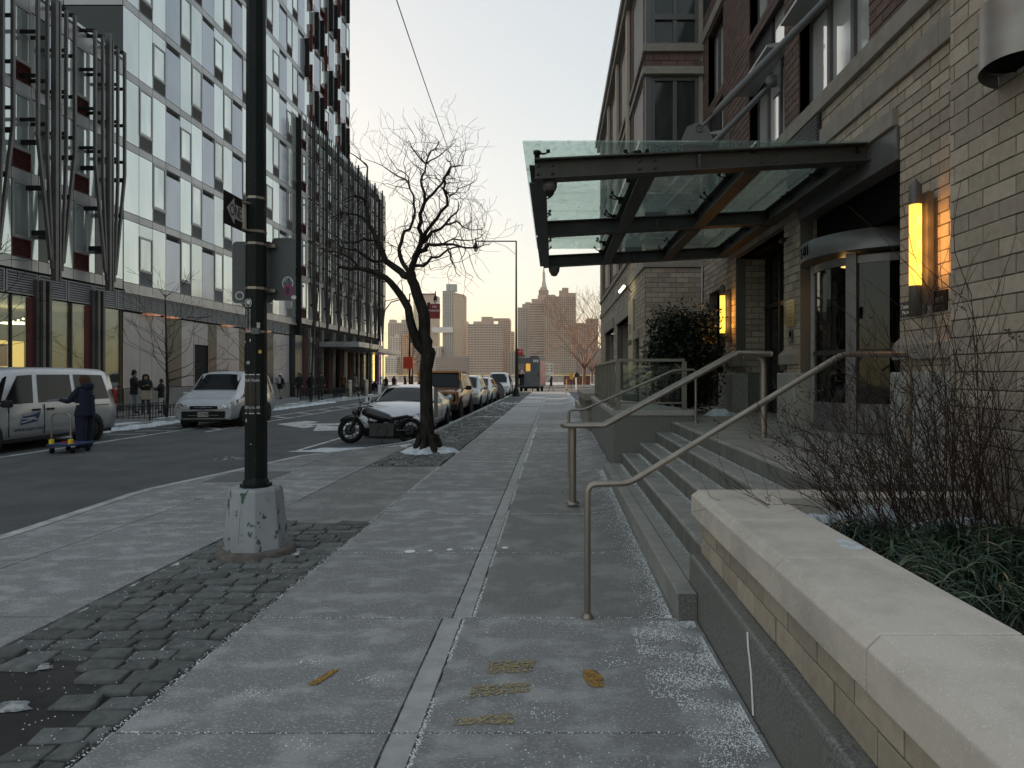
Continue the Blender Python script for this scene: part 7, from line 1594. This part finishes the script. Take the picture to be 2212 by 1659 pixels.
# ------------------------------------------------------------------ skyline across the river
def bmat(n, c, rough=.7, metal=0.0, c2=None): return mat('skyline_'+n, c, rough, metal, c2=c2 or tuple(v*.85 for v in c), sc=.02)
S_TAN, S_BR, S_PINK, S_GREY, S_GL, S_GOLD, S_WIN, S_WINL, S_WHITE = bmat('tan', (.40,.31,.24)), bmat('brown', (.32,.24,.195)), bmat('pink', (.39,.30,.265)), bmat('grey', (.32,.30,.29)), bmat('glass', (.20,.26,.30), .3, .3), bmat('goldglass', (.50,.44,.28), .12, .7), mat('skyline_window', (.05,.048,.05), .2, spec=.8), mat('skyline_light_window', (.45,.38,.30), .2, .3), bmat('white', (.50,.47,.44))
def tower_b(label, x0, x1, ytop, Y, m, win='grid', depth=60, fh=7.4, steps=(), wm=None, cols=None, name='skyline_building'):
    """screen extents at distance Y give a true width and height"""
    X0, X1 = (x0-1197)*Y/1400, (x1-1197)*Y/1400; H = 1.6+(808-ytop)*Y/1400
    t = thing(name, label, 'building', ((X0+X1)/2, Y, -2)); box(X0,X1,Y,Y+depth,-2,H).build('wall', m, t)
    mb = MB(); n = max(1, int((H+2)/fh)); wd = X1-X0; k = cols or max(3, int(wd/8)); wm = wm or S_WIN
    for j in range(1, n):
        z = -2+j*fh
        if win == 'band': mb.box(X0+wd*.03,X1-wd*.03,Y-.25,Y+.1,z+fh*.30,z+fh*.78)
        elif win == 'grid':
            for i in range(k): a = X0+wd*(i+.22)/k; mb.box(a,a+wd*.56/k,Y-.25,Y+.1,z+fh*.25,z+fh*.80)
        elif win == 'slab':
            for i in range(k): a = X0+wd*(i+.10)/k; mb.box(a,a+wd*.80/k,Y-.25,Y+.1,z+fh*.38,z+fh*.85)
    if mb.f: mb.build('window_rows', wm, t, kind='stuff')
    # side facing the sun/left
    sm = MB(); kk = max(3, int(depth/5)); XX = X0 if X0 > 0 else X1; d = -.25 if X0 > 0 else .25
    for j in range(1, n):
        z = -2+j*fh
        for i in range(kk): a = Y+depth*(i+.2)/kk; sm.box(min(XX,XX+d),max(XX,XX+d),a,a+depth*.6/kk,z+fh*.25,z+fh*.8)
    if abs(X0) > 60 or x0 < 1100: sm.build('window_rows', wm, t, kind='stuff')
    for (a, b, yt) in steps: box((a-1197)*Y/1400,(b-1197)*Y/1400,Y+4+R.random()*6,Y+depth*.7,H-2-R.random(),1.6+(808-yt)*Y/1400).build('roof_block', m, t)
    return t
tower_b('pale grey stepped block at the left end of the skyline', 838, 886, 697, 2350, S_GREY, 'grid', steps=[(840,852,690),(866,884,690)])
tower_b('lower white-windowed block in front of the left skyline end', 842, 866, 728, 2320, S_WHITE, 'grid', wm=S_WIN, steps=[(852,860,722)]); tower_b('orange brick tower sunlit between the tree forks', 868, 893, 722, 2300, bmat('orange', (.42,.22,.12)), 'grid')
tower_b('low white block at the foot of the left skyline', 832, 856, 770, 2280, S_WHITE, 'grid'); tower_b('yellow-green glass slab behind the forked tree', 893, 915, 650, 2400, S_GOLD, 'band', wm=S_GL, fh=5); 
tower_b('leaning copper twin tower, left of the pair joined by a skybridge', 912, 946, 640, 2350, S_BR, 'grid', steps=[(912,938,634)], wm=S_WINL, depth=40)
tw2 = tower_b('tall glass twin tower, right of the pair joined by a skybridge', 956, 980, 628, 2350, S_GL, 'grid', steps=[(963,986,613)], fh=5, wm=S_WIN, depth=30)
Y = 2350; mb = MB(); X = lambda x: (x-1197)*Y/1400; Z = lambda y: 1.6+(808-y)*Y/1400
mb.hexa([(X(980),Y-4,Z(842)),(X(1003),Y-4,Z(842)),(X(1003),Y+60,Z(842)),(X(980),Y+60,Z(842))], [(X(980),Y-4,Z(632)),(X(1003),Y-4,Z(637)),(X(1003),Y+60,Z(637)),(X(980),Y+60,Z(632))]); mb.build('copper_wing', S_BR, tw2)
mb = MB()
for j in range(30):
    for i in range(5): 
        x = 982+i*4.2; y = 642+j*5.0
        if y < 780: mb.box(X(x),X(x+2.6),Y-4.4,Y-4,Z(y+3),Z(y))
mb.build('window_rows', S_WINL, tw2, kind='stuff')
sb_ = thing('skybridge', 'pale glass skybridge joining the twin towers', 'bridge', (X(957),Y-10,Z(712))); box(X(934),X(980),Y-14,Y-5,Z(719),Z(707)).build('deck', bmat('pale_glass', (.45,.47,.52), .2, .4), sb_)
tower_b('low white building under the skybridge', 934, 952, 748, 2300, S_WHITE, 'grid'); tower_b('thin pale tower right of the glass twin tower', 1003, 1009, 694, 2500, S_WHITE, 'band'); 
tower_b('wide pink-brown apartment slab in the middle of the skyline', 1010, 1086, 700, 2250, S_PINK, 'slab', cols=12, fh=8.4, wm=S_WIN, steps=[(1022,1060,694)]); tower_b('tan block rising behind the wide apartment slab', 1040, 1064, 685, 2400, S_TAN, 'none', steps=[(1040,1062,684)]); tower_b('copper-sided block at the right of the apartment slab', 1076, 1102, 690, 2380, S_BR, 'grid', steps=[(1066,1100,687)])
tower_b('thin pale tower left of the far street lamp', 1102, 1110, 716, 2500, S_WHITE, 'band'); tower_b('low dull block beside the far street lamp', 1098, 1116, 758, 2300, S_GREY, 'grid')
tower_b('grey-brown stepped tower behind the food truck', 1118, 1146, 664, 2300, S_GREY, 'grid', wm=S_WIN, steps=[(1128,1146,656),(1134,1146,652)]); tower_b('banded apartment tower behind the food truck', 1143, 1176, 655, 2250, S_PINK, 'band', fh=8.6, wm=S_WIN, steps=[(1148,1168,645)])
tower_b('broad brown apartment tower right of the spire', 1176, 1244, 640, 2200, S_BR, 'grid', steps=[(1180,1200,636),(1208,1244,632),(1214,1228,621),(1208,1222,627)], cols=15, fh=7.6, wm=S_WIN); tower_b('low orange-brown block behind the waterfront trees', 1240, 1280, 698, 2300, S_BR, 'grid'); tower_b('pale block at the right end of the skyline', 1266, 1292, 688, 2500, S_GREY, 'grid'); tower_b('lower dark row of buildings behind the waterfront tree', 1176, 1300, 752, 2215, bmat('dusk', (.16,.15,.16)), 'grid', cols=30)
tower_b('low dark row of buildings at the foot of the skyline', 940, 1012, 770, 2240, bmat('dusk', (.16,.15,.16)), 'grid', cols=20, depth=8)
tower_b('small white building with six windows near the water', 1178, 1196, 784, 2190, S_WHITE, 'grid', cols=2, fh=9); tower_b('small pale warehouse near the water', 1197, 1212, 786, 2190, S_TAN, 'grid', cols=5, fh=5)
# the tall spired skyscraper
Y = 2460; sp = thing('spired_skyscraper', 'tall stepped skyscraper with a long spire above the skyline', 'building', (X(1173),Y,-2))
X = lambda x: (x-1197)*Y/1400; Z = lambda y: 1.6+(808-y)*Y/1400
def tier(a, b, y0, y1, d): box(X(a),X(b),Y-d,Y+d,Z(y0),Z(y1)).build('tier', S_PINK, sp)
tier(1160,1188,842,648,40); tier(1162,1187,648,640,32); tier(1164,1185,640,628,28); tier(1167,1182,628,622,20)
mb = MB()
for a, b, y0, y1, d in ((1160,1188,800,650,40),(1164,1185,639,629,28)):
    n = 12
    for i in range(n): xa = a+(b-a)*(i+.25)/n; mb.box(X(xa),X(xa+(b-a)*.4/n),Y-d-.5,Y-d,Z(y0),Z(y1))
mb.build('window_strips', S_WIN, sp)
MB().lathe([(12,Z(622)),(9,Z(612)),(6.5,Z(606)),(5.5,Z(590)),(3.5,Z(588)),(2.2,Z(578)),(.8,Z(566)),(.3,Z(556))], (X(1174.5),Y,0), 12).build('spire', bmat('spire', (.40,.38,.36), .35, .4), sp)

# ------------------------------------------------------------------ the air between here and the far shore
hm = bpy.data.materials.new('haze_air'); hm.use_nodes = True; hm.node_tree.nodes.clear()
pv = N(hm.node_tree, 'ShaderNodeVolumePrincipled'); pv.inputs['Color'].default_value = (.95,.93,.92,1); pv.inputs['Density'].default_value = .00003; pv.inputs['Anisotropy'].default_value = .3
ho = N(hm.node_tree, 'ShaderNodeOutputMaterial'); hm.node_tree.links.new(pv.outputs[0], ho.inputs['Volume'])
hz = box(-1300,1300,-70,2700,-5,452).build('haze', hm); hz['kind'] = 'stuff'
